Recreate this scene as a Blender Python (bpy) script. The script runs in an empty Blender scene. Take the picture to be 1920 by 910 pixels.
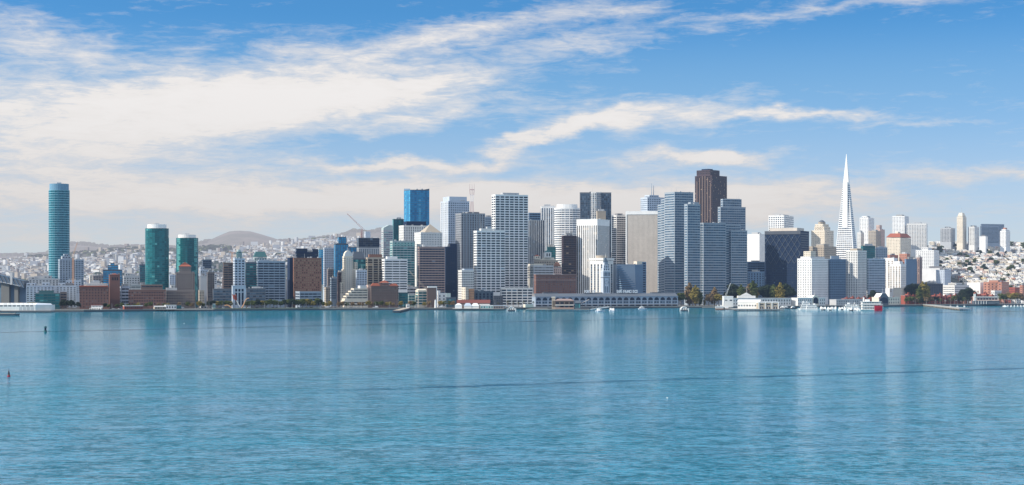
import bpy, math, random
from mathutils import Vector
random.seed(7)
R = math.radians
scene = bpy.context.scene
COL = scene.collection

# ------------------------------------------------------------------ survey of the place
F, HY, H = 3100.0, 527.0, 45.0          # focal length in photo pixels, horizon line, eye height

def lerp(a, b, t): return a + (b - a) * t
def sstep(a, b, x):
    t = min(1.0, max(0.0, (x - a) / (b - a)))
    return t * t * (3 - 2 * t)
def interp(pts, x):
    if x <= pts[0][0]: return pts[0][1]
    for (x0, y0), (x1, y1) in zip(pts, pts[1:]):
        if x <= x1: return lerp(y0, y1, (x - x0) / (x1 - x0))
    return pts[-1][1]

SHORE = [(-400, 585), (160, 585), (340, 583.4), (600, 581.8), (860, 581.2), (1040, 580), (1220, 578), (1450, 577.5),
         (1600, 576), (1750, 574.3), (1950, 573), (2600, 573)]
def shoreD(px): return F * H / (interp(SHORE, px) - HY)
def U(px): return (px - 960.0) / F
def PXof(x, d): return 960 + x / d * F
def zat(py, d): return H + (HY - py) / F * d
def pt(px, d, z=None, py=None):
    if z is None: z = zat(py, d)
    return Vector((U(px) * d, d, z))

NEAR = [(-300, 492), (0, 487), (100, 480), (240, 466), (330, 470), (400, 463), (480, 463), (540, 455), (600, 450), (650, 446),
        (720, 448), (800, 455), (950, 465), (1300, 480), (2300, 485)]
FAR = [(-300, 482), (0, 479), (80, 477), (118, 464), (132, 457), (160, 457), (205, 463), (260, 462), (330, 464), (372, 457),
       (392, 451), (410, 443), (428, 435), (445, 433), (470, 434.5), (490, 440), (510, 446), (528, 452), (560, 452), (600, 447),
       (640, 441), (655, 435), (668, 431), (684, 436), (700, 434), (716, 429), (735, 434), (770, 445), (850, 455), (1000, 470),
       (1300, 490), (2300, 495)]
def terrain(px, d):
    off = d - shoreD(px)
    z = 3.0
    wr = sstep(1330, 1720, px)
    t = min(1.0, max(0.0, (off - 160) / 1060.0))
    z += wr * 134 * t ** 1.05
    if off > 1220: z -= wr * min(40, (off - 1220) * 0.05)
    if d > 3900:
        zn = zat(interp(NEAR, px), 6400)
        zf = zat(interp(FAR, px), 9000)
        if d < 6400:
            s = (d - 3900) / 2500.0
            z = max(z, lerp(3.0, zn, s ** 1.15) + 5 * math.sin(px * .031 + d * .004) * s * (1 - s) * 4)
        elif d < 7300:
            z = max(z, lerp(zn, min(zn, zf) * .75, sstep(6400, 7300, d)))
        elif d < 9000:
            z = max(z, lerp(min(zn, zf) * .75, zf, sstep(7300, 9000, d)))
        else:
            z = lerp(zf, 5, min(1, (d - 9000) / 2500))
    return z

# ------------------------------------------------------------------ sun
SUN = Vector((-0.95, -0.34, 0.0)).normalized() * math.cos(R(29)) + Vector((0, 0, math.sin(R(29))))

# ------------------------------------------------------------------ materials
HAZE = (0.30, 0.44, 0.70)
def new_mat(name):
    m = bpy.data.materials.new(name); m.use_nodes = True
    m.node_tree.nodes.clear(); return m, m.node_tree
class N:
    """tiny node-graph writer"""
    def __init__(s, nt): s.nt = nt
    def add(s, typ, **kw):
        n = s.nt.nodes.new(typ)
        for k, v in kw.items(): setattr(n, k, v)
        return n
    def lk(s, a, b): s.nt.links.new(a, b)
    def put(s, sock, v):
        if isinstance(v, bpy.types.NodeSocket): s.lk(v, sock)
        else: sock.default_value = v
    def math(s, op, a, b=None, c=None, clamp=False):
        n = s.add('ShaderNodeMath', operation=op, use_clamp=clamp)
        s.put(n.inputs[0], a)
        if b is not None: s.put(n.inputs[1], b)
        if c is not None: s.put(n.inputs[2], c)
        return n.outputs[0]
    def ramp(s, v, a, b, lo=0.0, hi=1.0, smooth=True):
        n = s.add('ShaderNodeMapRange'); n.interpolation_type = 'SMOOTHSTEP' if smooth else 'LINEAR'
        s.put(n.inputs['Value'], v); n.inputs['From Min'].default_value = a; n.inputs['From Max'].default_value = b
        n.inputs['To Min'].default_value = lo; n.inputs['To Max'].default_value = hi
        return n.outputs['Result']
    def noise(s, vec, scale, detail=3, rough=.55, dist=0.0, lac=2.0):
        n = s.add('ShaderNodeTexNoise'); s.put(n.inputs['Vector'], vec)
        n.inputs['Scale'].default_value = scale; n.inputs['Detail'].default_value = detail
        n.inputs['Roughness'].default_value = rough; n.inputs['Distortion'].default_value = dist
        n.inputs['Lacunarity'].default_value = lac
        return n.outputs['Fac']
    def mapping(s, vec, scale=(1, 1, 1), loc=(0, 0, 0), rot=(0, 0, 0)):
        n = s.add('ShaderNodeMapping'); s.put(n.inputs['Vector'], vec)
        n.inputs['Scale'].default_value = scale; n.inputs['Location'].default_value = loc; n.inputs['Rotation'].default_value = rot
        return n.outputs[0]
    def mix(s, fac, a, b, blend='MIX'):
        n = s.add('ShaderNodeMix', data_type='RGBA', blend_type=blend)
        s.put(n.inputs[0], fac)
        for sock, v in ((n.inputs[6], a), (n.inputs[7], b)):
            if isinstance(v, tuple) and len(v) == 3: v = v + (1,)
            s.put(sock, v)
        return n.outputs[2]

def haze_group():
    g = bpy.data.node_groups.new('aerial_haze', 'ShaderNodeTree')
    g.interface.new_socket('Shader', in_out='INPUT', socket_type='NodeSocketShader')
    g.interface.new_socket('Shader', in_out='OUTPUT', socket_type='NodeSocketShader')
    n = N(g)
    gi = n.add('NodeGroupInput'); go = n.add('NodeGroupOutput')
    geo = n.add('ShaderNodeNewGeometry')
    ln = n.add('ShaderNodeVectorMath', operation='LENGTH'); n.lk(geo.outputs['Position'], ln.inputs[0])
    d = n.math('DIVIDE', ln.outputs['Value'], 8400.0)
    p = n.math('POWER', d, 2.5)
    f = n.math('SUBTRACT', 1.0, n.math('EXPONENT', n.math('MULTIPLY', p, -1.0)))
    # haze painted into surfaces as emission: blue near by, pale grey far off
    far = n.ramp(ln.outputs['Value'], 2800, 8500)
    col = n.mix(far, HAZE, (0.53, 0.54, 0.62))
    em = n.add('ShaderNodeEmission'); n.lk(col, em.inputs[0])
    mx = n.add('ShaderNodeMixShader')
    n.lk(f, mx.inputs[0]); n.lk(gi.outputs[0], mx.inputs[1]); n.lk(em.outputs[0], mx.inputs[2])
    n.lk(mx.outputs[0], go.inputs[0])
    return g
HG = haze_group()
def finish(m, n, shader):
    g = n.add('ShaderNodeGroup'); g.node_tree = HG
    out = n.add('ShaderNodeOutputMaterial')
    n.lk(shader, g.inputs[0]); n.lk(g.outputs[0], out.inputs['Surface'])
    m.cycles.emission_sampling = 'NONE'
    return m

MATS = {}
def wall_mat(name, col, rough=.8, var=.16, metal=0.0, streak=.5, spec=.3):
    if name in MATS: return MATS[name]
    m, nt = new_mat(name); n = N(nt)
    tc = n.add('ShaderNodeTexCoord').outputs['Object']
    big = n.noise(tc, .045, 4, .6)
    st = n.noise(n.mapping(tc, (1, 1, .06)), .55, 3, .6)
    fine = n.noise(tc, .9, 2, .6)
    v = n.math('ADD', n.math('MULTIPLY', n.math('SUBTRACT', big, .5), 1.3),
               n.math('MULTIPLY', n.math('SUBTRACT', st, .5), streak))
    v = n.math('ADD', v, n.math('MULTIPLY', n.math('SUBTRACT', fine, .5), .5))
    val = n.math('ADD', 1.0, n.math('MULTIPLY', v, var * 2))
    c = n.mix(1.0, tuple(col), n.add('ShaderNodeCombineColor').outputs[0], 'MULTIPLY')
    cc = nt.nodes[-2] if False else None
    comb = [x for x in nt.nodes if x.bl_idname == 'ShaderNodeCombineColor'][0]
    for i in range(3): n.lk(val, comb.inputs[i])
    p = n.add('ShaderNodeBsdfPrincipled')
    n.lk(c, p.inputs['Base Color']); p.inputs['Roughness'].default_value = rough
    p.inputs['Metallic'].default_value = metal; p.inputs['Specular IOR Level'].default_value = spec
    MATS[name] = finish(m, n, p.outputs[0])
    return m
def glass_mat(name, col, rough=.12, metal=.0, spec=.28, var=.2):
    """window glass seen from far: dark, mirror-like, every room behind it a little different"""
    if name in MATS: return MATS[name]
    m, nt = new_mat(name); n = N(nt)
    tc = n.add('ShaderNodeTexCoord').outputs['Object']
    v = n.noise(tc, .22, 3, .7)
    f = n.ramp(v, .3, .75, 1 - var, 1 + var)
    comb = n.add('ShaderNodeCombineColor')
    for i in range(3): n.lk(f, comb.inputs[i])
    c = n.mix(1.0, tuple(col), comb.outputs[0], 'MULTIPLY')
    p = n.add('ShaderNodeBsdfPrincipled')
    n.lk(c, p.inputs['Base Color']); p.inputs['Roughness'].default_value = rough
    p.inputs['Metallic'].default_value = metal; p.inputs['Specular IOR Level'].default_value = spec
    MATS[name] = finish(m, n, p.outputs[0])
    return m

WALLS = dict(ecgrey=(.47, .455, .43), lineteal=(.22, .44, .52), 
    white=(.84, .83, .81), offwhite=(.72, .71, .68), cream=(.74, .66, .54), palegrey=(.48, .49, .50), grey=(.27, .28, .30),
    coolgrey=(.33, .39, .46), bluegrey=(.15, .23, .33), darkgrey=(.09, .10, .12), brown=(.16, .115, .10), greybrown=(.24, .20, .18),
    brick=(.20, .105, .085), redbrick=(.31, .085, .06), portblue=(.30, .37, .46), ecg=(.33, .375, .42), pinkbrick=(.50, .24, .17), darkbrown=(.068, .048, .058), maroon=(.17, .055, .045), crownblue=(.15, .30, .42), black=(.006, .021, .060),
    sand=(.62, .55, .48), pink=(.62, .45, .38), orange=(.55, .30, .17), roofred=(.34, .10, .06), teal=(.05, .14, .15),
    paleteal=(.42, .50, .49), concrete=(.36, .35, .33), dirtyconc=(.20, .20, .19), asphalt=(.05, .05, .055), roofgrey=(.22, .22, .23),
    steelblue=(.085, .12, .16), yellow=(.62, .50, .28), granite=(.33, .24, .22), wood=(.20, .13, .09), bluewhite=(.50, .56, .64), tan=(.42, .36, .29),
    slate=(.12, .14, .17), copper=(.26, .13, .09), green=(.20, .34, .26))
def W(k): return wall_mat('wall_' + k, WALLS[k])
GL = dict(slateec=(.04, .10, .17), tealhi=(.10, .36, .36), bluehi=(.07, .36, .58), tealb=(.006, .105, .15), tealbm=(.012, .15, .20), blindtan=(.36,.33,.30), dark=(.016, .022, .035), mid=(.035, .05, .075), blind=(.16, .17, .18), teal=(.008, .115, .135), tealmid=(.02, .18, .20),
          teallight=(.25, .46, .44), blue=(.012, .17, .36), bluemid=(.02, .24, .46), bluelight=(.16, .34, .5), brown=(.03, .022, .02),
          warm=(.30, .22, .15), navy=(.008, .020, .048), slategl=(.05, .085, .13), slatelight=(.10, .15, .21))
def G(k): return glass_mat('glass_' + k, GL[k])
GSETS = dict(ecs=[('slateec', 5), ('slatelight', 2), ('slategl', 2)], tealb=[('tealb', 6), ('tealbm', 3)], dark=[('dark', 6), ('mid', 3), ('blind', 1.3)], navy=[('navy', 8), ('dark', 1.5), ('mid', 1.2), ('slatelight', .25)],
             teal=[('teal', 8), ('tealmid', 3), ('tealhi', 1)], blue=[('blue', 3), ('bluemid', 9), ('bluelight', .2)], tan=[('blindtan', 1)],
             slate=[('slategl', 5), ('mid', 2), ('slatelight', 2)], brown=[('brown', 5), ('dark', 3), ('warm', .7)],
             light=[('blind', 3), ('mid', 2), ('slatelight', 2)], warm=[('warm', 5), ('brown', 3)], pale=[('teallight', 3), ('slatelight', 3), ('blind', 3)])

# ------------------------------------------------------------------ mesh helper
class MB:
    def __init__(s): s.v = []; s.f = []; s.mi = []; s.mats = []
    def mat(s, m):
        if m not in s.mats: s.mats.append(m)
        return s.mats.index(m)
    def face(s, pts, m):
        i = len(s.v); s.v += [tuple(p) for p in pts]; s.f.append(tuple(range(i, i + len(pts)))); s.mi.append(s.mat(m))
    def box(s, x0, x1, y0, y1, z0, z1, m, top=None):
        c = [(x0, y0), (x1, y0), (x1, y1), (x0, y1)]
        s.prism(c, z0, z1, m, top)
    def prism(s, poly, z0, z1, m, top=None, scale=1.0, bottom=True):
        n = len(poly); i = len(s.v)
        cx = sum(p[0] for p in poly) / n; cy = sum(p[1] for p in poly) / n
        s.v += [(p[0], p[1], z0) for p in poly] + [(cx + (p[0] - cx) * scale, cy + (p[1] - cy) * scale, z1) for p in poly]
        a = s.mat(m); b = s.mat(top or m)
        for k in range(n):
            s.f.append((i + k, i + (k + 1) % n, i + n + (k + 1) % n, i + n + k)); s.mi.append(a)
        s.f.append(tuple(i + n + k for k in range(n))); s.mi.append(b)
        if bottom: s.f.append(tuple(i + k for k in reversed(range(n)))); s.mi.append(a)
    def quad(s, p0, p1, z0, z1, off, m):
        """upright panel on the wall line p0 -> p1 (outside on its right-hand side), off metres proud"""
        dx, dy = p1[0] - p0[0], p1[1] - p0[1]; L = math.hypot(dx, dy) or 1
        ox, oy = dy / L * off, -dx / L * off
        s.face([(p0[0] + ox, p0[1] + oy, z0), (p1[0] + ox, p1[1] + oy, z0), (p1[0] + ox, p1[1] + oy, z1), (p0[0] + ox, p0[1] + oy, z1)], m)
    def bar(s, a, b, r, m, r2=None, n=6):
        a, b = Vector(a), Vector(b); d = (b - a)
        if d.length < 1e-6: return
        r2 = r if r2 is None else r2
        q = d.to_track_quat('Z', 'Y'); i = len(s.v); k = s.mat(m)
        for p, rr in ((a, r), (b, r2)):
            for j in range(n):
                t = 2 * math.pi * (j + .5) / n
                s.v.append(tuple(p + q @ Vector((rr * math.cos(t), rr * math.sin(t), 0))))
        for j in range(n):
            s.f.append((i + j, i + (j + 1) % n, i + n + (j + 1) % n, i + n + j)); s.mi.append(k)
        s.f.append(tuple(i + n + j for j in range(n))); s.mi.append(k)
        s.f.append(tuple(i + j for j in reversed(range(n)))); s.mi.append(k)
    def hull(s, L, Wd, z0, z1, m, bow=.3, flare=.8):
        """boat hull along +x from -L/2 to L/2, pointed at +x"""
        def ring(z, w, l):
            hx = l / 2; return [(-hx, -w / 2, z), (hx * (1 - 2 * bow), -w / 2, z), (hx * (1 - bow * .7), -w * .33, z), (hx, 0, z),
                                (hx * (1 - bow * .7), w * .33, z), (hx * (1 - 2 * bow), w / 2, z), (-hx, w / 2, z)]
        a = ring(z0, Wd * flare, L * .94); b = ring(z1, Wd, L); i = len(s.v); n = len(a); k = s.mat(m)
        s.v += a + b
        for j in range(n): s.f.append((i + j, i + (j + 1) % n, i + n + (j + 1) % n, i + n + j)); s.mi.append(k)
        s.f.append(tuple(i + n + j for j in range(n))); s.mi.append(k)
    def build(s, name, parent=None, loc=None, smooth=False):
        me = bpy.data.meshes.new(name); me.from_pydata(s.v, [], s.f)
        for m in s.mats: me.materials.append(m)
        me.polygons.foreach_set('material_index', s.mi)
        if smooth: me.polygons.foreach_set('use_smooth', [True] * len(s.f))
        me.update()
        o = bpy.data.objects.new(name, me); COL.objects.link(o)
        if parent is not None: o.parent = parent
        if loc is not None: o.location = loc
        return o
def tag(o, label=None, cat=None, group=None, kind=None):
    if label: o['label'] = label
    if cat: o['category'] = cat
    if group: o['group'] = group
    if kind: o['kind'] = kind
    return o
def empty(name, loc, rz=0.0):
    o = bpy.data.objects.new(name, None); COL.objects.link(o); o.location = loc; o.rotation_euler = (0, 0, rz); return o
def copy_tree(o, parent=None):
    c = o.copy(); COL.objects.link(c)
    if parent is not None: c.parent = parent
    for ch in KIDS.get(o.name, []): copy_tree(ch, c)
    return c
KIDS = {}
def kids(root):
    for o in COL.objects:
        if o.parent is not None: KIDS.setdefault(o.parent.name, [])
    def rec(o):
        KIDS[o.name] = [x for x in o.children]
        for x in KIDS[o.name]: rec(x)
    rec(root)

COLS = dict(teal=['teal', 'teal', 'tealmid', 'teal', 'tealhi'], tealb=['tealb', 'tealb', 'tealbm'], blue=['bluemid', 'bluemid', 'blue', 'bluemid', 'bluehi'])
def pick(gs):
    items = GSETS[gs]; t = random.random() * sum(w for _, w in items)
    for k, w in items:
        t -= w
        if t <= 0: return G(k)
    return G(items[0][0])

# ------------------------------------------------------------------ facades
def edges_of(poly, rot):
    """edges that can be seen from the bay side"""
    out = []; n = len(poly)
    for k in range(n):
        p0, p1 = poly[k], poly[(k + 1) % n]
        dx, dy = p1[0] - p0[0], p1[1] - p0[1]; L = math.hypot(dx, dy)
        if L < .3: continue
        nx, ny = dy / L, -dx / L
        wy = math.sin(rot) * nx + math.cos(rot) * ny
        if wy < .35: out.append((p0, p1, L))
    return out
def run_strip(mb, E, cells_of, za, zb, off):
    """one connected ribbon round the visible walls; cells_of(edge) -> [(t0, t1, material)]"""
    ns = [((p1[1] - p0[1]) / L, -(p1[0] - p0[0]) / L) for p0, p1, L in E]
    prev = None
    for k, (p0, p1, L) in enumerate(E):
        def corner(j, p):
            if 0 <= j < len(E) and (abs(E[j][1][0] - p[0]) + abs(E[j][1][1] - p[1]) < 1e-6 or abs(E[j][0][0] - p[0]) + abs(E[j][0][1] - p[1]) < 1e-6):
                n1, n2 = ns[k], ns[j]; d = 1 + n1[0] * n2[0] + n1[1] * n2[1]
                return (p[0] + off * (n1[0] + n2[0]) / d, p[1] + off * (n1[1] + n2[1]) / d)
            return (p[0] + off * ns[k][0], p[1] + off * ns[k][1])
        A, B_ = corner(k - 1, p0), corner(k + 1, p1)
        if prev is None or abs(prev[2][0] - A[0]) + abs(prev[2][1] - A[1]) > 1e-5:
            i = len(mb.v); mb.v += [(A[0], A[1], za), (A[0], A[1], zb)]; prev = (i, i + 1, A)
        for t0, t1, m in cells_of(L):
            q = (lerp(A[0], B_[0], t1), lerp(A[1], B_[1], t1)); i = len(mb.v)
            mb.v += [(q[0], q[1], za), (q[0], q[1], zb)]
            mb.f.append((prev[0], i, i + 1, prev[1])); mb.mi.append(mb.mat(m)); prev = (i, i + 1, q)
def facade(parent, poly, z0, z1, style, rot, zv, wm=None):
    """adds window rows / strips to the walls of one volume; zv = lowest height worth modelling"""
    kind = style[0]
    E = edges_of(poly, rot)
    if E:    # start the ribbon at a free end
        for s in range(len(E)):
            p = E[s - 1][1]; q = E[s][0]
            if abs(p[0] - q[0]) + abs(p[1] - q[1]) > 1e-6: E = E[s:] + E[:s]; break
    if kind == 'none': return
    wm = wm or W('palegrey')
    if kind in ('grid', 'band', 'glass'):
        fh = style[1]; nf = int((z1 - z0 - 1.0) / fh)
        for i in range(nf):
            zt = z1 - 1.0 - i * fh; zb = zt - fh
            if zb < zv: break
            if kind == 'grid': _, _, bw, wf, hf, gs = style[:6]
            elif kind == 'band': _, _, bw, hf, gs = style[:5]; wf = .93
            else: _, _, bw, _l, gs, lt = style[:6]; wf = .97; hf = None
            def cells(L):
                n = max(1, int(round(L / bw))); out = []; m0 = .8 / L if kind == 'band' and L > 8 else 0
                t = 0.0
                for k in range(n):
                    c = (k + .5) / n; a, b_ = c - wf / n / 2, c + wf / n / 2
                    if kind == 'band': a, b_ = lerp(m0, 1 - m0, a), lerp(m0, 1 - m0, b_)
                    if a > t + 1e-4: out.append((t, a, wm))
                    out.append((a, b_, G(COLS[gs][(k + int(L * 7.3)) % len(COLS[gs])]) if kind == 'glass' and gs in COLS and random.random() < .72 else pick(gs))); t = b_
                if t < 1 - 1e-4: out.append((t, 1.0, wm))
                return out
            za, zc = (zb + fh * (1 - hf) / 2, zb + fh * (1 + hf) / 2) if hf else (zb + lt, zt)
            mb = MB(); run_strip(mb, E, cells, za, zc, .12); mb.build('window_row' if kind == 'grid' else 'window_band', parent)
    elif kind == 'vert':
        _, fh, bw, wf, gs = style[:5]; lt = style[5] if len(style) > 5 else .5
        top = z1 - (style[6] if len(style) > 6 else 3.0)
        nf = int((top - max(z0, zv)) / fh)
        for p0, p1, L in E:
            n = max(1, int(round(L / bw))); nx, ny = (p1[1] - p0[1]) / L * .12, -(p1[0] - p0[0]) / L * .12
            for k in range(n):
                c = (k + .5) / n; h_ = wf / n / 2
                a = (lerp(p0[0], p1[0], c - h_) + nx, lerp(p0[1], p1[1], c - h_) + ny); b_ = (lerp(p0[0], p1[0], c + h_) + nx, lerp(p0[1], p1[1], c + h_) + ny)
                mb = MB(); mb.v += [(a[0], a[1], top), (b_[0], b_[1], top)]
                for i in range(nf):
                    for z, m in ((top - (i + 1) * fh + lt, pick(gs)), (top - (i + 1) * fh, wm)):
                        j = len(mb.v); mb.v += [(a[0], a[1], z), (b_[0], b_[1], z)]
                        mb.f.append((j, j + 1, j - 1, j - 2)); mb.mi.append(mb.mat(m))
                if mb.f: mb.build('window_strip', parent)

# ------------------------------------------------------------------ buildings
BL = []
def b(name, label, cat, xs, top, off, a, wall, style, **kw):
    BL.append(dict(name=name, label=label, cat=cat, xs=xs, top=top, off=off, a=a, wall=wall, style=style, **kw))

def overlap(A, B):
    for P in (A, B):
        n = len(P)
        for k in range(n):
            ex, ey = P[(k + 1) % n][0] - P[k][0], P[(k + 1) % n][1] - P[k][1]
            nx, ny = ey, -ex
            a = [p[0] * nx + p[1] * ny for p in A]; c = [p[0] * nx + p[1] * ny for p in B]
            if max(a) <= min(c) or max(c) <= min(a): return False
    return True
PLACED = []
def solve(s, D):
    xl, xc, xr = s['xs']; uc = U(xc); Xc = uc * D
    a = s['a']
    a = math.atan(-uc) if a is None else R(a)
    ca, sa = math.cos(a), math.sin(a)
    dep = s.get('dep', 28)
    Lx = dep
    den = sa + U(xl) * ca
    if xc - xl > .5:
        if abs(den) > 1e-4:
            t = (Xc - U(xl) * D) / den
            if 0 < t: Lx = min(t, 75)
            else: Lx = 75
        else: Lx = 75
    den = ca - U(xr) * sa
    Wx = (U(xr) * D - Xc) / den if xr - xc > .5 else dep
    if Wx <= 0 or Wx > 200 and xr - xc < 150: Wx = 75
    return Xc, a, Wx, Lx
def foot(Xc, D, a, Wx, Lx, m=1.0):
    ca, sa = math.cos(a), math.sin(a)
    def w(u, v): return (Xc + u * ca - v * sa, D + u * sa + v * ca)
    return [w(-m, -m), w(Wx + m, -m), w(Wx + m, Lx + m), w(-m, Lx + m)]
def rounded(Wx, Lx, n=28, e=2.6):
    P = []
    for k in range(n):
        t = 2 * math.pi * (k + .5) / n; c, s_ = math.cos(t), math.sin(t)
        P.append((Wx / 2 + Wx / 2 * math.copysign(abs(c) ** (2 / e), c), Lx / 2 + Lx / 2 * math.copysign(abs(s_) ** (2 / e), s_)))
    return P
def build_building(s):
    xl, xc, xr = s['xs']; D = shoreD(xc) + s['off']
    for _ in range(60):
        Xc, a, Wx, Lx = solve(s, D)
        fp = foot(Xc, D, a, Wx, Lx)
        if s.get('nopush') or not any(overlap(fp, q) for q in PLACED): break
        D += 10
    PLACED.append(fp)
    gz = min(terrain(PXof(p[0], p[1]), p[1]) for p in fp) - .3
    root = empty(s['name'], (Xc, D, gz), a)
    tag(root, s['label'], s['cat'], s.get('group'))
    def zt(py): return zat(py, D) - gz
    Z = zt(s['top']); yb = s.get('yb', 575); zv = max(.5, zt(yb) - 4)
    wm = W(s['wall']); roofm = W(s.get('roof', 'roofgrey'))
    mb = MB()
    poly = rounded(Wx, Lx) if s.get('shape') == 'round' else [(0, 0), (Wx, 0), (Wx, Lx), (0, Lx)]
    if s.get('shape') == 'chamfer':
        c = s.get('ch', .12); cx, cy = c * Wx, c * Lx
        poly = [(cx, 0), (Wx - cx, 0), (Wx, cy), (Wx, Lx - cy), (Wx - cx, Lx), (cx, Lx), (0, Lx - cy), (0, cy)]
    mb.prism(poly, 0, Z, wm, roofm); mb.build('wall', root)
    facade(root, poly, 0, Z, s['style'], a, zv, wm)
    if s.get('parapet', True) and Z > 12:
        p = MB(); c0 = sum(q[0] for q in poly) / len(poly); c1 = sum(q[1] for q in poly) / len(poly)
        P2 = [(c0 + (q[0] - c0) * (1 + .5 / max(Wx, 6)), c1 + (q[1] - c1) * (1 + .5 / max(Lx, 6))) for q in poly]
        p.prism(P2, Z + .003, Z + 1.1, wm, roofm); p.build('parapet', root)
    if s.get('plant', Z > 30):
        rr = random.Random(s['label']); p = MB(); h = rr.uniform(2.2, 4.5)
        x0 = rr.uniform(.15, .35) * Wx; x1 = rr.uniform(.6, .85) * Wx
        p.box(x0, x1, Lx * .25, Lx * .75, Z + 1.1, Z + 1.1 + h, W(rr.choice(['roofgrey', 'palegrey', 'concrete'])))
        for k in range(3): 
            q = rr.uniform(.1, .9) * Wx
            p.box(q, q + 1.8, Lx * .12, Lx * .12 + 1.8, Z + 1.1, Z + 1.1 + rr.uniform(1, 2.4), W('palegrey'))
        p.build('roof_plant', root)
    if not s.get('plant', Z > 30) and Z > 45 and s.get('shape') != 'round' and not s.get('notop'):
        rr = random.Random(s['label'] + 'r')
        for k in range(4):
            p = MB(); q = rr.uniform(.05, .9) * Wx; y = rr.uniform(.05, .5) * Lx; e = rr.uniform(1.2, 3.2)
            p.box(q, q + e, y, y + e, Z + 1.1, Z + 1.1 + rr.uniform(.8, 2.2), W(rr.choice(['palegrey', 'roofgrey', 'offwhite']))); p.build('roof_unit', root)
    if Z > 45 and random.Random(s['label'] + 'm').random() < .45:
        rr = random.Random(s['label'] + 'n'); p = MB(); x = rr.uniform(.2, .8) * Wx; h0 = max([Z] + [zt(v[4]) for v in s.get('vols', []) if v[0] * Wx <= x <= v[1] * Wx])
        p.bar((x, Lx * .5, h0), (x, Lx * .5, h0 + rr.uniform(5, 11)), .22, W('palegrey'), .08, 5); p.build('mast', root)
    for v in s.get('vols', []):
        fx0, fx1, fy0, fy1, tp = v[:5]; st = v[5] if len(v) > 5 and v[5] else s['style']; wl = v[6] if len(v) > 6 else s['wall']
        zb = zt(v[7]) if len(v) > 7 else 0
        m2 = MB(); P = [(fx0 * Wx, fy0 * Lx), (fx1 * Wx, fy0 * Lx), (fx1 * Wx, fy1 * Lx), (fx0 * Wx, fy1 * Lx)]
        zb2 = zb if zb else 0
        m2.prism(P, zb2, zt(tp), W(wl), roofm); w_ = m2.build('wing', root)
        facade(w_, P, zb2, zt(tp), st, a, max(zv, zb2 + .3, (Z if (fx0 >= 0 and fx1 <= 1 and fy0 >= 0 and fy1 <= 1 and zt(tp) > Z) else 0)), W(wl))
    info = dict(root=root, W=Wx, L=Lx, Z=Z, zt=zt, D=D, a=a, gz=gz, Xc=Xc, zv=zv, poly=poly)
    if s.get('extra'): s['extra'](info)
    return info
SKYTINT = (.98, 1.98, 2.30)
CLOUD_LOW = (7.7, 6.7, 6.25); CLOUD_HI = (8.4, 8.0, 7.7); HORIZON = (6.5, 6.35, 6.3)
SUN_E = 5.0
# broad cloud bands: centre (photo pixels, turned into bearing and height), half sizes, tilt, density
CLOUDS = [(150, 225, 420, 90, 0, .95), (480, 190, 330, 55, -3, .7), (740, 160, 280, 44, -9, .85), (60, 60, 120, 28, 10, .55), (130, 110, 330, 30, 4, .45),
          (640, 95, 210, 30, -10, .5), (900, 58, 280, 24, -12, .62), (1120, 80, 180, 30, -10, .55), (1560, 18, 330, 13, -3, .5), (1150, 20, 150, 14, -6, .4),
          (745, 303, 210, 12, 0, 1.0), (1010, 262, 150, 18, -20, .95), (1190, 212, 210, 32, -4, .95), (1500, 212, 160, 13, 2, 1.0), (1740, 234, 120, 6, 0, .35),
          (1325, 291, 135, 18, 0, 1.5), (820, 210, 160, 22, -12, .5), (420, 368, 640, 44, 0, 1.25), (1150, 375, 430, 42, 0, 1.15), (1450, 395, 280, 34, 0, .6), (100, 440, 600, 40, 0, .5), (1700, 335, 300, 16, -4, .55), (1900, 318, 120, 12, -4, .35),
          (230, 140, 110, 12, 0, -.35), (660, 272, 240, 22, -4, -.4), (500, 20, 400, 22, 0, -.35), (1500, 120, 420, 60, 0, -.35), (1650, 270, 300, 26, 0, -.2), (400, 12, 300, 8, -3, .3), (100, 320, 160, 14, 0, .3), (220, 290, 300, 26, 0, .35)]
# ================================================================== THE BUILDINGS
# ---- helpers for special roofs and crowns
def hip(mb, x0, x1, y0, y1, z0, z1, m, inset=.5):
    cx, cy = (x0 + x1) / 2, (y0 + y1) / 2; ix = (x1 - x0) / 2 * (1 - inset); iy = (y1 - y0) / 2 * (1 - inset)
    a = [(x0, y0), (x1, y0), (x1, y1), (x0, y1)]; c = [(cx - ix, cy - iy), (cx + ix, cy - iy), (cx + ix, cy + iy), (cx - ix, cy + iy)]
    for k in range(4):
        k2 = (k + 1) % 4
        mb.face([(*a[k], z0), (*a[k2], z0), (*c[k2], z1), (*c[k], z1)], m)
    mb.face([(*q, z1) for q in c], m); mb.face([(*q, z0) for q in reversed(a)], m)
def spire(info, fx, fy, z0, z1, r=.5, col='palegrey', name='mast'):
    mb = MB(); mb.bar((fx * info['W'], fy * info['L'], z0), (fx * info['W'], fy * info['L'], z1), r, W(col), r * .4); return mb.build(name, info['root'])
def hiproof(py_top, py_base, col='roofred', inset=.95, fx=(0, 1), fy=(0, 1), ov=.5):
    def f(i):
        mb = MB(); hip(mb, fx[0] * i['W'] - ov, fx[1] * i['W'] + ov, fy[0] * i['L'] - ov, fy[1] * i['L'] + ov, i['zt'](py_base) + .3, i['zt'](py_top), W(col), inset)
        mb.build('roof', i['root'])
    return f
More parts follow.
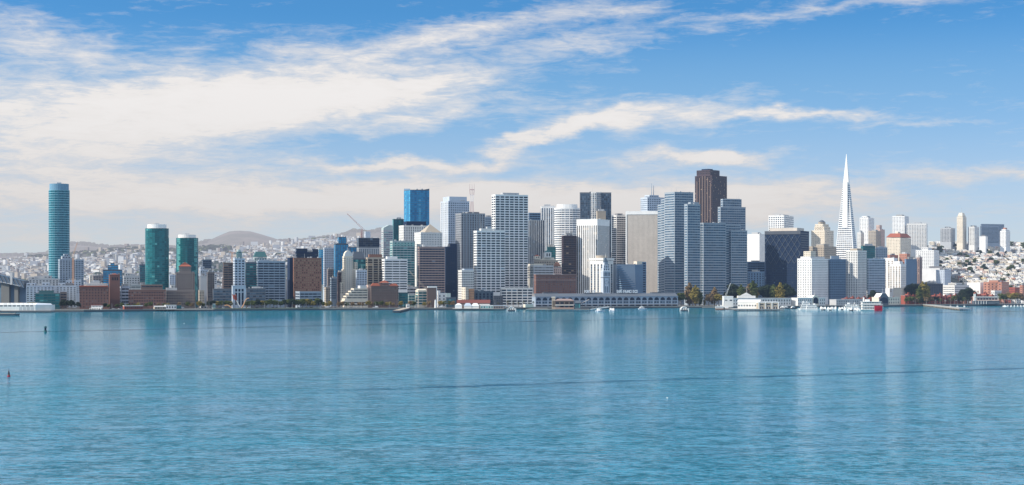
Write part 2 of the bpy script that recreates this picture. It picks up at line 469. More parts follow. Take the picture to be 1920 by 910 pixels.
def crown_ring(py_top, col, k=.86):
    def f(i):
        mb = MB(); P = rounded(i['W'] * k, i['L'] * k, 28, 2.2); dx, dy = i['W'] * (1 - k) / 2, i['L'] * (1 - k) / 2
        P = [(p[0] + dx, p[1] + dy) for p in P]
        mb.prism(P, i['Z'] + .01, i['zt'](py_top), W(col)); mb.build('crown', i['root'])
        m = MB(); m.box(i['W'] * .4, i['W'] * .6, i['L'] * .4, i['L'] * .6, i['zt'](py_top), i['zt'](py_top) + 2.5, W('palegrey')); m.build('roof_plant', i['root'])
    return f
def pilasters(n, col, z0f=0.0, w=.7, faces='fl', proud=.5):
    def f(i):
        for k in range(n + 1):
            m = MB(); x = i['W'] * k / n
            m.box(x - w / 2, x + w / 2, -proud, .05, max(i['zv'], i['Z'] * z0f), i['Z'] + .4, W(col)); m.build('pilaster', i['root'])
    return f

# ---------------------------------------------------------------- far left
def rincon_extra(i):
    crown_ring(344, 'crownblue', .92)(i)
b('glass_tower', 'tall lone oval glass tower with thin pale floor lines, apart from the other towers', 'skyscraper', (91, 91, 131), 356, 330, None, 'lineteal',
  ('glass', 4.0, 3.0, 'w', 'tealb', 1.15), shape='round', dep=34, yb=530, extra=rincon_extra, plant=False, parapet=False)
b('apartment_block', 'pale blue-grey apartment building with stepped gable top at the foot of the lone oval tower', 'apartments', (109, 112, 138), 487, 190, 18, 'coolgrey',
  ('grid', 3.1, 4.2, .55, .5, 'dark'), dep=24, yb=545, vols=[(.2, .8, .1, .9, 480), (.35, .65, .2, .8, 476)])
b('apartment_block', 'grey apartment slab with balconies leaning against the stepped gable building', 'apartments', (138, 141, 157), 488, 200, 18, 'coolgrey',
  ('grid', 3.1, 5.0, .7, .5, 'slate'), dep=24, yb=560)
b('apartment_block', 'long low white apartment block behind the white pier shed', 'apartments', (47, 49, 102), 537, 75, 14, 'bluewhite',
  ('grid', 3.2, 5.2, .55, .45, 'dark'), dep=24, yb=572, vols=[(.0, .3, .2, 1, 531), (.55, .8, .2, 1, 530)])
b('apartment_block', 'low white apartment block with rounded penthouse beside the dark waterfront offices', 'apartments', (103, 105, 143), 537, 90, 14, 'bluewhite',
  ('grid', 3.2, 5.2, .6, .45, 'dark'), dep=24, yb=572, vols=[(.1, .45, .2, .8, 531)])
b('apartment_block', 'pale apartment terraces rising behind the long low white block', 'apartments', (52, 54, 110), 524, 150, 14, 'palegrey',
  ('grid', 3.2, 5.5, .5, .5, 'dark'), dep=22, yb=540, vols=[(.05, .2, .2, .9, 519), (.5, .75, .1, .8, 517)])
b('apartment_block', 'grey-white apartment terraces at the foot of the balcony slab', 'apartments', (122, 124, 152), 527, 140, 14, 'bluewhite',
  ('grid', 3.2, 5, .5, .5, 'dark'), dep=20, yb=548)
b('office_building', 'dark teal glass low offices with sloping roofline on the shore by the bridge', 'offices', (63, 66, 112), 550, 40, 15, 'teal',
  ('band', 4.0, 6, .6, 'teal'), dep=30, yb=580, vols=[(.15, .75, .2, .9, 545)], parapet=False)
b('office_building', 'small brown brick offices joined to the dark teal glass ones', 'offices', (112, 113, 125), 549, 42, 15, 'greybrown', ('band', 4.0, 5, .45, 'dark'), dep=24, yb=575)
b('office_building', 'blue glass mid-rise with stepped top behind the square brick tower', 'offices', (190, 193, 229), 507, 330, 14, 'steelblue',
  ('band', 3.6, 5, .55, 'blue'), dep=28, yb=540, vols=[(.25, .8, .1, .9, 497), (.4, .6, .2, .8, 493)])
b('brick_building', 'long brown brick warehouse with reddish cornice, joined to the square tower', 'warehouse', (147, 149, 204), 540, 55, 14, 'brick',
  ('grid', 4.2, 4.2, .35, .4, 'dark'), dep=32, yb=575, extra=lambda i: (lambda m: (m.box(-.6, i['W'] * .98, -.6, i['L'], i['Z'] + 1.2, i['Z'] + 3.2, W('roofred')), m.build('cornice', i['root'])))(MB()))
def campanile(i):
    hiproof(513, 516, 'roofred', .96)(i)
    for k in range(4):
        m = MB(); x = i['W'] * (.2 + .17 * k); m.quad((x, 0), (x + 1.6, 0), i['zt'](526), i['zt'](520), .15, G('dark')); m.build('opening', i['root'])
b('brick_tower', 'square brown brick tower with a low red pyramid roof and four dark openings', 'tower', (204, 205.5, 225), 516, 45, 16, 'brick', ('none',), dep=16, extra=campanile, plant=False)
b('office_building', 'white office block with dark window bands right beside the square brick tower', 'offices', (225, 227, 243), 538, 95, 16, 'bluewhite',
  ('band', 5.0, 8, .45, 'navy'), dep=28, yb=568)
b('warehouse', 'white flat-roofed hall behind the brown brick warehouse', 'warehouse', (160, 162, 200), 533, 150, 12, 'offwhite', ('band', 5, 8, .3, 'dark'), dep=30, yb=542)
b('office_building', 'grey block with white penthouse in front of the taller green glass tower', 'offices', (229, 232, 262), 519, 240, 14, 'palegrey', ('grid', 3.6, 4.5, .5, .45, 'dark'), dep=25, yb=545,
  vols=[(.1, .4, .2, .8, 512)])
b('office_building', 'slim teal glass slab touching the taller green glass tower', 'offices', (260, 262, 274), 497, 300, 14, 'steelblue', ('band', 3.6, 4, .5, 'teal'), dep=22, yb=540)
b('parking_garage', 'low pale parking hall between the brick tower and the long brown brick block', 'garage', (243, 245, 290), 535, 200, 12, 'palegrey', ('band', 4, 8, .35, 'dark'), dep=30, yb=548)
b('glass_tower', 'taller of the two green glass towers with white ring crowns', 'skyscraper', (272, 272, 317), 428, 150, None, 'teal',
  ('glass', 3.2, 3.4, 'w', 'teal', .45), shape='round', dep=36, yb=545, extra=crown_ring(420.5, 'white', .8), plant=False, parapet=False)
b('glass_tower', 'shorter of the two green glass towers with white ring crowns', 'skyscraper', (330, 330, 372), 446, 140, None, 'teal',
  ('glass', 3.2, 3.4, 'w', 'teal', .45), shape='round', dep=36, yb=560, extra=crown_ring(440, 'white', .8), plant=False, parapet=False)
b('apartment_block', 'grey-brown stepped apartment building under a small red pyramid roof', 'apartments', (329, 331, 365), 512, 75, 14, 'greybrown',
  ('grid', 3.2, 3.4, .45, .5, 'dark'), dep=26, yb=548, vols=[(.18, .8, .05, .95, 500)], extra=hiproof(491.5, 500, 'roofred', .95, (.16, .82), (.05, .95)), plant=False)
b('brick_building', 'long brown brick block with square windows and a roof terrace, western wing', 'offices', (239, 241, 311), 545, 48, 13, 'brick',
  ('grid', 4.2, 3.6, .5, .45, 'dark'), dep=30, yb=572, vols=[(.34, .92, .3, .95, 534, ('band', 4, 6, .4, 'dark'), 'brown')])
b('brick_building', 'grey-brown brick wing that carries on the long block towards the red-roofed building', 'offices', (311, 312, 366), 546, 46, 13, 'greybrown',
  ('grid', 4.2, 3.8, .5, .45, 'dark'), dep=30, yb=572, vols=[(.0, .38, .3, .95, 540, ('band', 4, 6, .5, 'dark'), 'palegrey')])
b('office_building', 'dark blue office slab behind the gap right of the shorter green tower', 'offices', (378, 380, 397), 488, 420, 14, 'steelblue', ('band', 3.6, 5, .5, 'navy'), dep=25, yb=515)
b('apartment_block', 'white stepped apartment block below the dark blue slab', 'apartments', (374, 376, 397), 507, 260, 14, 'bluewhite', ('grid', 3.3, 4, .5, .5, 'dark'), dep=20, yb=530, vols=[(.0, .35, .1, .9, 500)])
b('warehouse', 'windowless grey storage block beside the foot of the shorter green tower', 'warehouse', (373, 375, 388), 519, 120, 14, 'palegrey', ('none',), dep=22)
b('brick_building', 'narrow tan brick house by the street opening east of the long brick block', 'house', (372, 374, 383), 546, 60, 14, 'tan', ('grid', 4, 4, .4, .4, 'dark'), dep=16, yb=565)
b('office_building', 'grey-brown narrow office building at the side street before the complex with the lantern tower', 'offices', (388, 390, 402), 512, 200, 14, 'greybrown', ('grid', 3.6, 4, .5, .5, 'dark'), dep=22, yb=555)
# ---------------------------------------------------------------- lantern-tower complex
b('office_building', 'maroon banded office wing on the near side of the white lantern tower', 'offices', (418, 419, 437), 494, 80, 13, 'brown', ('band', 3.7, 7, .5, 'dark'), dep=30, yb=545)
def lantern(i):
    m = MB(); w, l = i['W'], i['L']
    m.prism(rounded(w * .5, l * .5, 12), i['Z'] + .01, i['zt'](472), W('paleteal') if False else W('teal')); o = m.build('lantern', i['root']); o.location = (w * .25, l * .25, 0)
    for k in range(5):
        q = MB(); q.box(w * (.27 + .11 * k), w * (.27 + .11 * k) + .9, l * .25 - .5, l * .25 - .2, i['Z'] + 2, i['zt'](474), W('paleteal')); q.build('fin', i['root'])
    m = MB(); m.prism(rounded(w * .4, l * .4, 12), i['zt'](472) + .01, i['zt'](468), W('paleteal'), scale=.75); o = m.build('cap', i['root']); o.location = (w * .3, l * .3, 0)
b('office_tower', 'white gridded tower topped by a pale green glass lantern', 'tower', (437, 440, 459), 486, 60, 22, 'bluewhite', ('grid', 4.0, 5.2, .62, .5, 'navy'), dep=20, yb=540, extra=lantern, plant=False)
def portal(i):
    for k in range(3):
        m = MB(); x = i['W'] * (.2 + .24 * k)
        m.quad((x, 0), (x + i['W'] * .15, 0), i['zt'](572), i['zt'](549), .15, G('navy')); m.build('tall_opening', i['root'])
        m = MB(); m.quad((x, 0), (x + i['W'] * .15, 0), i['zt'](547), i['zt'](542), .15, G('navy')); m.build('opening', i['root'])
b('portal_building', 'white square portal with three tall dark openings at the base of the lantern tower', 'gateway', (434.5, 436, 461), 537, 22, 18, 'bluewhite', ('none',), dep=14, extra=portal, plant=False)
b('office_building', 'dark green glass office wing between the lantern tower and the big grey block', 'offices', (459, 461, 482), 493, 80, 14, 'steelblue', ('band', 3.7, 6, .55, 'teal'), dep=30, yb=545)
b('office_building', 'low slate-blue waterfront wing west of the white portal', 'offices', (399, 400, 435), 543, 35, 12, 'slate', ('band', 4.2, 5, .55, 'slate'), dep=24, yb=566)
b('office_building', 'low slate-blue waterfront wing east of the white portal', 'offices', (461, 462, 498), 542, 35, 12, 'slate', ('band', 4.2, 5, .55, 'slate'), dep=24, yb=566)
def barrel(i):
    m = MB(); hip(m, -1, i['W'] + 1, -1, i['L'] + 1, i['zt'](482), i['zt'](472), W('teal'), .35); m.build('roof', i['root'])
b('office_building', 'white building under a big dark green mansard roof behind the lantern complex', 'offices', (475, 477, 500), 483, 330, 13, 'paleteal', ('grid', 3.6, 4, .5, .5, 'navy'), dep=30, yb=495, extra=barrel, plant=False, parapet=False)
b('office_building', 'wide grey office block with dark horizontal window bands right of the lantern tower', 'offices', (481, 483, 535), 491, 70, 17, 'coolgrey', ('band', 3.9, 9, .58, 'navy'), dep=34, yb=560,
  vols=[(.05, .4, .2, .8, 487, ('none',))])
b('office_building', 'slender white slab seen between the grey banded block and the copper-brown grid building', 'offices', (534, 535, 543), 525, 180, 14, 'palegrey', ('none',), dep=14)
b('office_building', 'copper-brown block with a tight grid of small pale windows', 'offices', (545, 551, 603), 485, 85, 17, 'copper', ('grid', 3.9, 3.1, .42, .5, 'warm'), yb=548, dep=32, plant=False,
  vols=[(-.12, .0, .25, 1, 483, ('none',), 'black')])
b('office_building', 'black glass upper block standing behind the copper-brown grid building', 'offices', (554, 556, 597), 474, 160, 14, 'black', ('band', 4, 6, .6, 'navy'), dep=26, yb=488, vols=[(0, .5, .1, .9, 466), (.75, 1, .1, .9, 467)])
b('office_building', 'low blue-grey banded building with a white mural wall on the waterfront', 'offices', (554, 562, 603), 548, 30, 20, 'coolgrey', ('band', 4.2, 7, .5, 'navy'), dep=22, yb=570)
# ---------------------------------------------------------------- 597 - 770
b('apartment_tower', 'slender white tower with small square windows beside a turquoise glass strip', 'skyscraper', (603, 608, 626), 466, 420, 22, 'bluewhite', ('grid', 3.2, 3.4, .5, .5, 'dark'), yb=540)
b('glass_tower', 'narrow turquoise glass strip tower with white edge, next to the slender white tower', 'skyscraper', (597, 598, 606), 468, 380, 10, 'paleteal', ('glass', 3.4, 4, 'w', 'blue', .5), yb=530, dep=20)
b('office_building', 'grey-brown old office building in the street canyon', 'offices', (613, 615, 627), 506, 330, 18, 'greybrown', ('grid', 3.7, 3.5, .45, .5, 'dark'), yb=545, dep=18)
b('office_building', 'cream old office front lowest in the street canyon', 'offices', (608, 611, 620), 540, 230, 25, 'tan', ('grid', 3.7, 3.5, .45, .5, 'dark'), yb=565, dep=14)
b('office_building', 'tall thin blue-grey slab closing one side of the street canyon', 'offices', (619, 621, 631), 522, 180, 25, 'coolgrey', ('band', 3.7, 5, .5, 'slate'), yb=560, dep=20)
b('glass_tower', 'blue glass tower with white vertical mullions and a stepped top', 'skyscraper', (626, 629, 653), 458, 300, 18, 'steelblue', ('vert', 3.4, 4.6, .8, 'blue', .4, 1.5), yb=520, dep=26,
  vols=[(.28, .85, .05, .95, 444, ('vert', 3.4, 4.6, .8, 'blue', .4, 1.5)), (1.0, 1.7, .3, 1, 463)])
b('office_building', 'narrow maroon building in shade left of the cream balcony tower', 'offices', (632, 634, 643), 512, 150, 18, 'darkbrown', ('band', 3.7, 4, .5, 'brown'), yb=560, dep=22)
def roundtop(i):
    m = MB(); w, l = i['W'], i['L']; zt = i['zt']; n = 8; P = []
    for k in range(n + 1):
        t = math.pi * k / n; P.append((w / 2 - w / 2 * .9 * math.cos(t), zt(482) + (zt(470) - zt(482)) * math.sin(t)))
    for k in range(n):
        m.face([(P[k][0], 0.3, P[k][1]), (P[k][0], l * .9, P[k][1]), (P[k + 1][0], l * .9, P[k + 1][1]), (P[k + 1][0], .3, P[k + 1][1])], W('cream'))
    m.face([(p[0], .3, p[1]) for p in P], W('offwhite')); m.face([(p[0], l * .9, p[1]) for p in reversed(P)], W('offwhite'))
    m.build('arched_top', i['root'])
    spire(i, .45, .4, zt(471), zt(464), .35); spire(i, .6, .4, zt(471), zt(465), .35)
    for k in range(20):
        z = zt(545) + k * 3.4
        if z > i['Z'] - 3: break
        q = MB(); q.box(w * .15, w * .85, -1.3, -.05, z, z + .9, W('offwhite')); q.build('balcony', i['root'])
b('apartment_tower', 'cream balcony tower with a rounded arched top', 'tower', (642, 645, 662), 482, 110, 30, 'cream', ('grid', 3.4, 4, .5, .5, 'mid' if False else 'dark'), yb=550, dep=22, extra=roundtop, plant=False,
  vols=[(-.12, 1.25, .1, .9, 505), (-.3, 0, .1, .9, 530), (1.25, 1.5, .1, .9, 492)])
b('glass_tower', 'dark teal glass tower with a sloping top behind the cream balcony tower', 'skyscraper', (658, 662, 686), 486, 150, 18, 'slate', ('glass', 3.6, 4, 'w', 'teal', .4), yb=512, dep=24, plant=False,
  extra=lambda i: (lambda m: (hip(m, -1, i['W'] * .9, 0, i['L'], i['Z'] + 1.2, i['zt'](472), W('slate'), .3), m.build('roof', i['root'])))(MB()))
b('office_building', 'white gridded mid-rise in front of the dark teal sloping-top tower', 'offices', (667, 669, 688), 508, 100, 17, 'bluewhite', ('grid', 3.7, 4, .55, .5, 'navy'), yb=545, dep=20)
b('office_tower', 'grey tower with a dark blue glass upper box over pale ribs', 'skyscraper', (669, 673, 711), 466, 330, 17, 'palegrey', ('vert', 3.6, 3.2, .45, 'slate', .4, 1.0), yb=490, dep=34,
  vols=[(-.01, 1.01, -.01, 1.01, 446, ('glass', 3.6, 4, 'w', 'navy', .3), 'slate', 465.6), (.35, .6, .3, .7, 434, ('none',), 'bluewhite')], plant=False)
def sawtop(i):
    m = MB(); w, l = i['W'], i['L']; z = i['Z'] + 1.2; z1 = i['zt'](424)
    P = [(0, z), (w, z), (w, z1 + 1), (w * .6, z1 + 2), (0, z + 4)]
    m.face([(x, .2, q) for x, q in P], W('paleteal')); m.face([(x, l, q) for x, q in reversed(P)], W('paleteal'))
    for k in range(5):
        p, q = P[k], P[(k + 1) % 5]; m.face([(q[0], .2, q[1]), (p[0], .2, p[1]), (p[0], l, p[1]), (q[0], l, q[1])], W('paleteal'))
    m.build('crown', i['root']); spire(i, .65, .5, z1, z1 + 8, .4)
b('office_tower', 'pale faceted glass tower with a slanted top beside the dark green glass slab', 'skyscraper', (715, 719, 737), 433, 420, 18, 'palegrey', ('band', 3.8, 4, .4, 'pale'), yb=490, dep=28, extra=sawtop, plant=False)
b('glass_tower', 'dark green glass slab left of the tall blue glass tower', 'skyscraper', (736, 738, 757), 412, 480, 18, 'teal', ('glass', 3.9, 5, 'w', 'teal', .3), yb=460, dep=28)
b('glass_tower', 'tall bright blue glass tower with a slanted notch top', 'skyscraper', (757.5, 769, 805), 356, 430, 26, 'steelblue', ('glass', 4.0, 4.2, 'w', 'blue', .35), yb=425, dep=34, plant=False, parapet=False,
  extra=lambda i: (lambda m: (m.face([(0, 0, i['Z']), (i['W'], 0, i['Z']), (i['W'], 0, i['zt'](353)), (i['W'] * .75, 0, i['zt'](355))], W('steelblue')),
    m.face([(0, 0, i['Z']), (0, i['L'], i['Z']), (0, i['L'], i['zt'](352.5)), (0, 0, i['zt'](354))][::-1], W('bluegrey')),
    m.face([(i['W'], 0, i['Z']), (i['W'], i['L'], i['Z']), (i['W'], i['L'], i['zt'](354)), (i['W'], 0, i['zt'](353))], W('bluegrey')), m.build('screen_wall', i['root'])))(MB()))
b('office_building', 'white block with tall narrow window slots standing before the tall blue glass tower', 'skyscraper', (748, 757, 806), 424, 330, 24, 'offwhite', ('grid', 4.4, 4.0, .35, .7, 'dark'), yb=460, dep=36,
  vols=[(.15, .9, .2, .9, 415, ('none',), 'black')], plant=False)
b('office_tower', 'mint and white banded glass tower with a row of bright top windows', 'skyscraper', (731, 736, 778), 453, 190, 18, 'paleteal', ('band', 4.0, 6, .55, 'teal'), yb=538, dep=34, plant=False,
  extra=lambda i: [(lambda m: (m.quad((i['W'] * (k + .1) / 7, 0), (i['W'] * (k + .8) / 7, 0), i['Z'] - 7.5, i['Z'] - 1.5, .35, G('teallight')), m.build('top_window', i['root'])))(MB()) for k in range(7)])
def pyr(i):
    m = MB(); w, l = i['W'], i['L']; z0 = i['Z'] + 1.2; ap = (w * .58, l * .5, i['zt'](419.5)); c = [(w * .2, l * .05), (w * .98, l * .05), (w * .98, l * .95), (w * .2, l * .95)]
    for k in range(4): m.face([(*c[k], z0), (*c[(k + 1) % 4], z0), ap], W('tan'))
    m.face([(*q, z0) for q in reversed(c)], W('tan')); m.build('roof', i['root'])
b('office_tower', 'pinkish white tower capped by a tan glass pyramid', 'skyscraper', (777, 789, 829), 437, 200, 25, 'offwhite', ('grid', 3.9, 5, .5, .3, 'light'), yb=470, extra=pyr, plant=False)
b('office_building', 'pinkish brown block with dark window bands in front of the pyramid-capped tower', 'offices', (783, 786, 834), 464, 120, 14, 'granite', ('band', 3.9, 5, .55, 'navy'), yb=550, dep=34)
def greeblestripe(i): pass
b('office_building', 'brown building with pale rounded corner piers and a copper red roofline', 'offices', (686, 689, 720), 484, 130, 18, 'tan', ('vert', 3.7, 8, .78, 'brown', .8, 2.0), yb=545, dep=30, plant=False,
  extra=lambda i: (lambda m: (m.box(i['W'] * .12, i['W'] * .9, 2, i['L'] - 2, i['Z'] + 1.2, i['zt'](477), W('copper')), m.build('roof', i['root'])))(MB()))
b('office_building', 'white block striped with long blue horizontal window bands', 'offices', (716, 721, 764), 487, 110, 17, 'white', ('band', 4.0, 12, .45, 'navy'), yb=540, dep=34, vols=[(.15, .6, .3, .8, 481, ('none',))], plant=False)
# terraced white and YMCA
b('terraced_building', 'low cream building with stepped terraces and long window bands on the waterfront', 'offices', (639, 645, 690), 564, 30, 20, 'cream', ('band', 4, 8, .4, 'dark'), yb=575, dep=22, plant=False, parapet=False,
  vols=[(.04, 1, 0.02, 1, 560), (.1, 1, .04, 1, 555), (.2, 1, .06, 1, 550), (.3, 1, .08, 1, 545.5), (.42, 1, .1, 1, 541), (.7, .98, .2, .9, 536, ('none',), 'offwhite')])
b('party_wall', 'tall narrow pink wall slab between the cream terraces and the brick hotel', 'building', (689.5, 690, 694.5), 536, 28, 12, 'pink', ('none',), dep=24, plant=False)
def hotelroof(i):
    hiproof(531, 537, 'roofred', .5, (0, .33), (0, 1))(i)
    hiproof(532, 537, 'roofred', .5, (.67, 1), (0, 1))(i)
    m = MB(); m.box(i['W'] * .33, i['W'] * .66, i['L'] * .1, i['L'] * .9, i['Z'] + 1.2, i['zt'](531), W('brick')); m.build('roof_tower', i['root'])
    hiproof(526, 531, 'roofred', .9, (.31, .68), (.08, .92))(i)
b('brick_building', 'dark brick hotel-like building with red tiled roofs and a squat central roof tower', 'hotel', (694.5, 696, 747), 537, 34, 14, 'brown', ('grid', 3.9, 3.4, .32, .45, 'dark'), yb=574, dep=30, extra=hotelroof, plant=False)
b('office_building', 'white flat building with a dark strip window behind the teal waterfront block', 'offices', (747, 748, 782), 539, 110, 12, 'white', ('band', 5, 6, .35, 'navy'), yb=552, dep=24)
b('office_building', 'dark teal waterfront block beside the brick hotel-like building', 'offices', (747, 748, 765), 550, 36, 12, 'teal', ('band', 4, 5, .5, 'teal'), yb=574, dep=22)
b('office_building', 'low green glass building with white balustrade beside the cream arched one', 'offices', (765, 766, 783), 553, 40, 12, 'paleteal', ('band', 4.2, 5, .6, 'teal'), yb=574, dep=22)
b('office_building', 'cream building with green glass bays and a shallow arched top', 'offices', (779, 784, 801), 546, 34, 20, 'cream', ('band', 4.2, 6, .62, 'teal'), yb=574, dep=22, plant=False,
  extra=lambda i: (lambda m: (hip(m, -.5, i['W'] + .5, 0, i['L'], i['Z'] + 1.2, i['zt'](542), W('cream'), .4), m.build('arched_top', i['root'])))(MB()))
b('brick_building', 'windowless brown brick box with white roof structures on the waterfront', 'building', (800, 801, 818), 541, 32, 14, 'brown', ('none',), yb=574, dep=24,
  vols=[(.05, 1.1, .2, .9, 537, ('none',), 'white')], plant=False)
b('house', 'white gabled waterfront building with three dark windows beside the brick box', 'building', (818, 821, 836), 551, 36, 18, 'white', ('grid', 5, 6, .3, .5, 'dark'), yb=574, dep=20, vols=[(0, .35, .2, .9, 545, ('none',))], plant=False)
b('house', 'blue-green low waterfront building with a white roof turret', 'building', (836, 837, 855), 559, 34, 12, 'steelblue', ('grid', 4.5, 4, .5, .4, 'teal'), yb=575, dep=20, vols=[(.0, .45, .2, .9, 550, ('none',), 'paleteal')], plant=False)
# ---------------------------------------------------------------- 827 - 1050
def chamtop(i):
    m = MB(); m.box(i['W'] * .08, i['W'] * .92, i['L'] * .1, i['L'] * .9, i['Z'] + 1.2, i['zt'](368.5), W('bluewhite')); m.build('crown', i['root'])
    for k in range(6):
        q = MB(); y = i['L'] * (k + .5) / 6; q.box(-.9, -.05, y - .8, y + .8, i['zv'], i['Z'], W('white')); q.build('fin', i['root'])
b('office_tower', 'white tower with stepped corners and square windows, just beside the red and white mast', 'skyscraper', (826, 841, 880), 378, 300, 24, 'bluewhite', ('grid', 3.9, 3.9, .55, .48, 'slate'), yb=475, extra=chamtop, plant=False)
b('office_building', 'narrow navy slab in deep shade between the brown banded block and the taupe tower', 'offices', (834, 836, 857), 464, 150, 13, 'black', ('grid', 3.8, 4, .5, .5, 'navy'), yb=550, dep=26, vols=[(.4, 1, .1, .9, 457)])
b('office_tower', 'taupe grey tower with a tight window grid and a pale blank side wall', 'skyscraper', (854, 865, 909), 401, 210, 24, 'grey', ('grid', 3.9, 3.9, .5, .55, 'navy'), yb=550,
  extra=lambda i: [(lambda m: (m.box(i['W'] * k / 9 - .5, i['W'] * k / 9 + .5, -.6, -.05, i['zv'], i['Z'] + .5, W('coolgrey')), m.build('pilaster', i['root'])))(MB()) for k in range(1, 10)])
b('office_building', 'grey banded slab peeping out between the taupe tower and the tall white grid tower', 'skyscraper', (907, 909, 925), 408, 470, 14, 'coolgrey', ('band', 3.9, 6, .5, 'slate'), yb=425, dep=26)
b('office_building', 'small white office block with square windows below the taupe tower', 'offices', (859, 866, 889), 508, 100, 24, 'offwhite', ('grid', 3.8, 3.2, .6, .5, 'dark'), yb=558, vols=[(.25, 1, .2, .9, 504, ('none',), 'bluewhite')], plant=False)
MARK = ('grid', 4.15, 8.6, .80, .56, 'navy')
b('office_tower', 'shorter of the two white-framed grid towers with wide dark windows', 'skyscraper', (888, 894, 947), 434, 130, 20, 'white', MARK, yb=545, plant=False, vols=[(.18, .7, .25, .8, 428.5, ('none',), 'offwhite'), (.4, .55, .3, .7, 425, ('none',), 'palegrey')])
b('office_tower', 'taller of the two white-framed grid towers with wide dark windows', 'skyscraper', (922, 929, 990), 366, 190, 20, 'white', MARK, yb=540, plant=False, vols=[(.25, .75, .25, .8, 361, ('none',), 'palegrey')])
b('office_building', 'low white-framed podium in front of the two grid towers', 'offices', (938, 940, 999), 541, 100, 12, 'offwhite', ('grid', 4.4, 8.6, .86, .6, 'navy'), yb=572, dep=22, plant=False)
b('office_building', 'dark blue stepped block behind the red-roofed pier building', 'offices', (887, 890, 925), 548, 55, 18, 'steelblue', ('vert', 4, 6, .5, 'navy', .8, 2), yb=572, dep=20, vols=[(.0, .2, .1, .9, 544), (.32, .5, .1, .9, 544), (.62, .8, .1, .9, 546)], plant=False)
b('office_building', 'dark brick low block with rounded bays beside the blue stepped block', 'offices', (925, 926, 943), 556, 50, 12, 'darkgrey', ('grid', 4, 4, .4, .4, 'dark'), yb=573, dep=20)
b('house', 'orange and cream small building catching the sun below the small white office block', 'building', (872, 881, 889), 543, 52, 40, 'orange', ('grid', 4, 4, .4, .4, 'dark'), yb=566, dep=16, vols=[(-.8, 0, .2, 1, 539, None, 'cream')])
b('office_tower', 'navy tower with slim white piers and a plain dark upper block', 'skyscraper', (990, 992, 1021), 414, 330, 16, 'navyw' if False else 'steelblue', ('vert', 3.9, 3.6, .72, 'navy', .15, .5), yb=490, dep=34, plant=False,
  extra=lambda i: [(lambda m: (m.box(i['W'] * k / 8 - .45, i['W'] * k / 8 + .45, -.8, -.05, i['zv'], i['Z'] + .8, W('white')), m.build('pilaster', i['root'])))(MB()) for k in range(9)],
  vols=[(.02, .75, .1, .95, 399, ('band', 3.9, 5, .5, 'navy'), 'bluegrey')])
b('office_tower', 'pale tower with close white and grey vertical stripes', 'skyscraper', (1014, 1015, 1041), 388, 470, 2, 'white', ('vert', 3.9, 4.0, .5, 'slate', .1, 2.5), yb=470, dep=34)
b('office_building', 'dark green low slab between the striped tower and the old building with roof turrets', 'offices', (1025, 1026, 1042), 464, 300, 12, 'teal', ('band', 4, 5, .5, 'teal'), yb=480, dep=24)
def curvtop(i):
    m = MB(); m.prism([(p[0] * .8 + i['W'] * .1, p[1] * .8 + i['L'] * .1) for p in i['poly']], i['Z'] + .01, i['zt'](383), W('white')); m.build('crown', i['root'])
b('office_tower', 'white round-cornered tower with blue horizontal bands and a stepped bright top', 'skyscraper', (1039, 1039, 1088), 391, 380, None, 'white', ('band', 4.0, 4, .5, 'slate'), yb=500, shape='round', dep=38, extra=curvtop, plant=False)
b('office_tower', 'dark maroon block before the white round-cornered tower', 'skyscraper', (1053, 1056, 1081), 443, 230, 14, 'darkbrown', ('band', 3.8, 5, .5, 'brown'), yb=520, dep=28)
b('office_tower', 'dark steel glass tower with a bright curved middle bay', 'skyscraper', (1087, 1088, 1146), 362, 430, 4, 'slate', ('vert', 4.0, 3.4, .8, 'slate', .5, 2), yb=480, dep=34, plant=False,
  extra=lambda i: (lambda m: ([m.prism([(i['W'] * .34, .0), (i['W'] * .38, -5), (i['W'] * .5, -8), (i['W'] * .62, -6), (i['W'] * .68, .0)], i['zv'], i['zt'](361), W('palegrey'))], facade(m.build('bay', i['root']), [(i['W'] * .34, .0), (i['W'] * .38, -5), (i['W'] * .5, -8), (i['W'] * .62, -6), (i['W'] * .68, .0)], 0, i['zt'](361), ('vert', 4, 3.2, .55, 'light', .8, 2), i['a'], i['zv'])))(MB()))
b('office_building', 'small brown block between the steel glass tower and the bright ribbed tower', 'offices', (1118, 1120, 1136), 397, 380, 14, 'tan', ('none',), dep=20)
b('office_tower', 'bright cream tower with close vertical ribs and a plain white top band', 'skyscraper', (1081, 1120, 1143), 412, 190, 62, 'white', ('vert', 3.9, 4.2, .42, 'brown', .1, 10), yb=552, plant=False)
b('office_tower', 'tower with white bands on its sunny side and dark shaded bands, beside the tan slab', 'skyscraper', (1147, 1156, 1174), 405, 360, 30, 'offwhite', ('band', 3.9, 6, .55, 'navy'), yb=500, dep=30)
b('office_tower', 'wide tan slab tower with fine vertical lines and a white frame round its face', 'skyscraper', (1173, 1238, 1246), 397, 250, 82, 'sand', ('vert', 4.2, 2.2, .35, 'tan', .1, 6), yb=552, plant=False,
  extra=lambda i: ([(lambda m: (m.box(-.9, -.05, y0, y1, z0, z1, W('white')), m.build('frame', i['root'])))(MB()) for (y0, y1, z0, z1) in
     [(0, 2.2, 5, i['Z'] + 1), (i['L'] - 2.2, i['L'], 5, i['Z'] + 1), (2.2, i['L'] - 2.2, i['Z'] - 5, i['Z'] + 1)]]))
def twin_masts(i):
    spire(i, .44, .5, i['Z'], i['zt'](343), .9, 'coolgrey'); spire(i, .56, .5, i['Z'], i['zt'](347), .9, 'coolgrey')
b('office_tower', 'white stepped tower with two thin masts rising behind the tan slab', 'skyscraper', (1201, 1214, 1246), 371, 520, 25, 'bluewhite', ('grid', 4.0, 4.6, .55, .5, 'slate'), yb=398, plant=False, extra=twin_masts,
  vols=[(.18, .72, .15, .85, 365.5)])
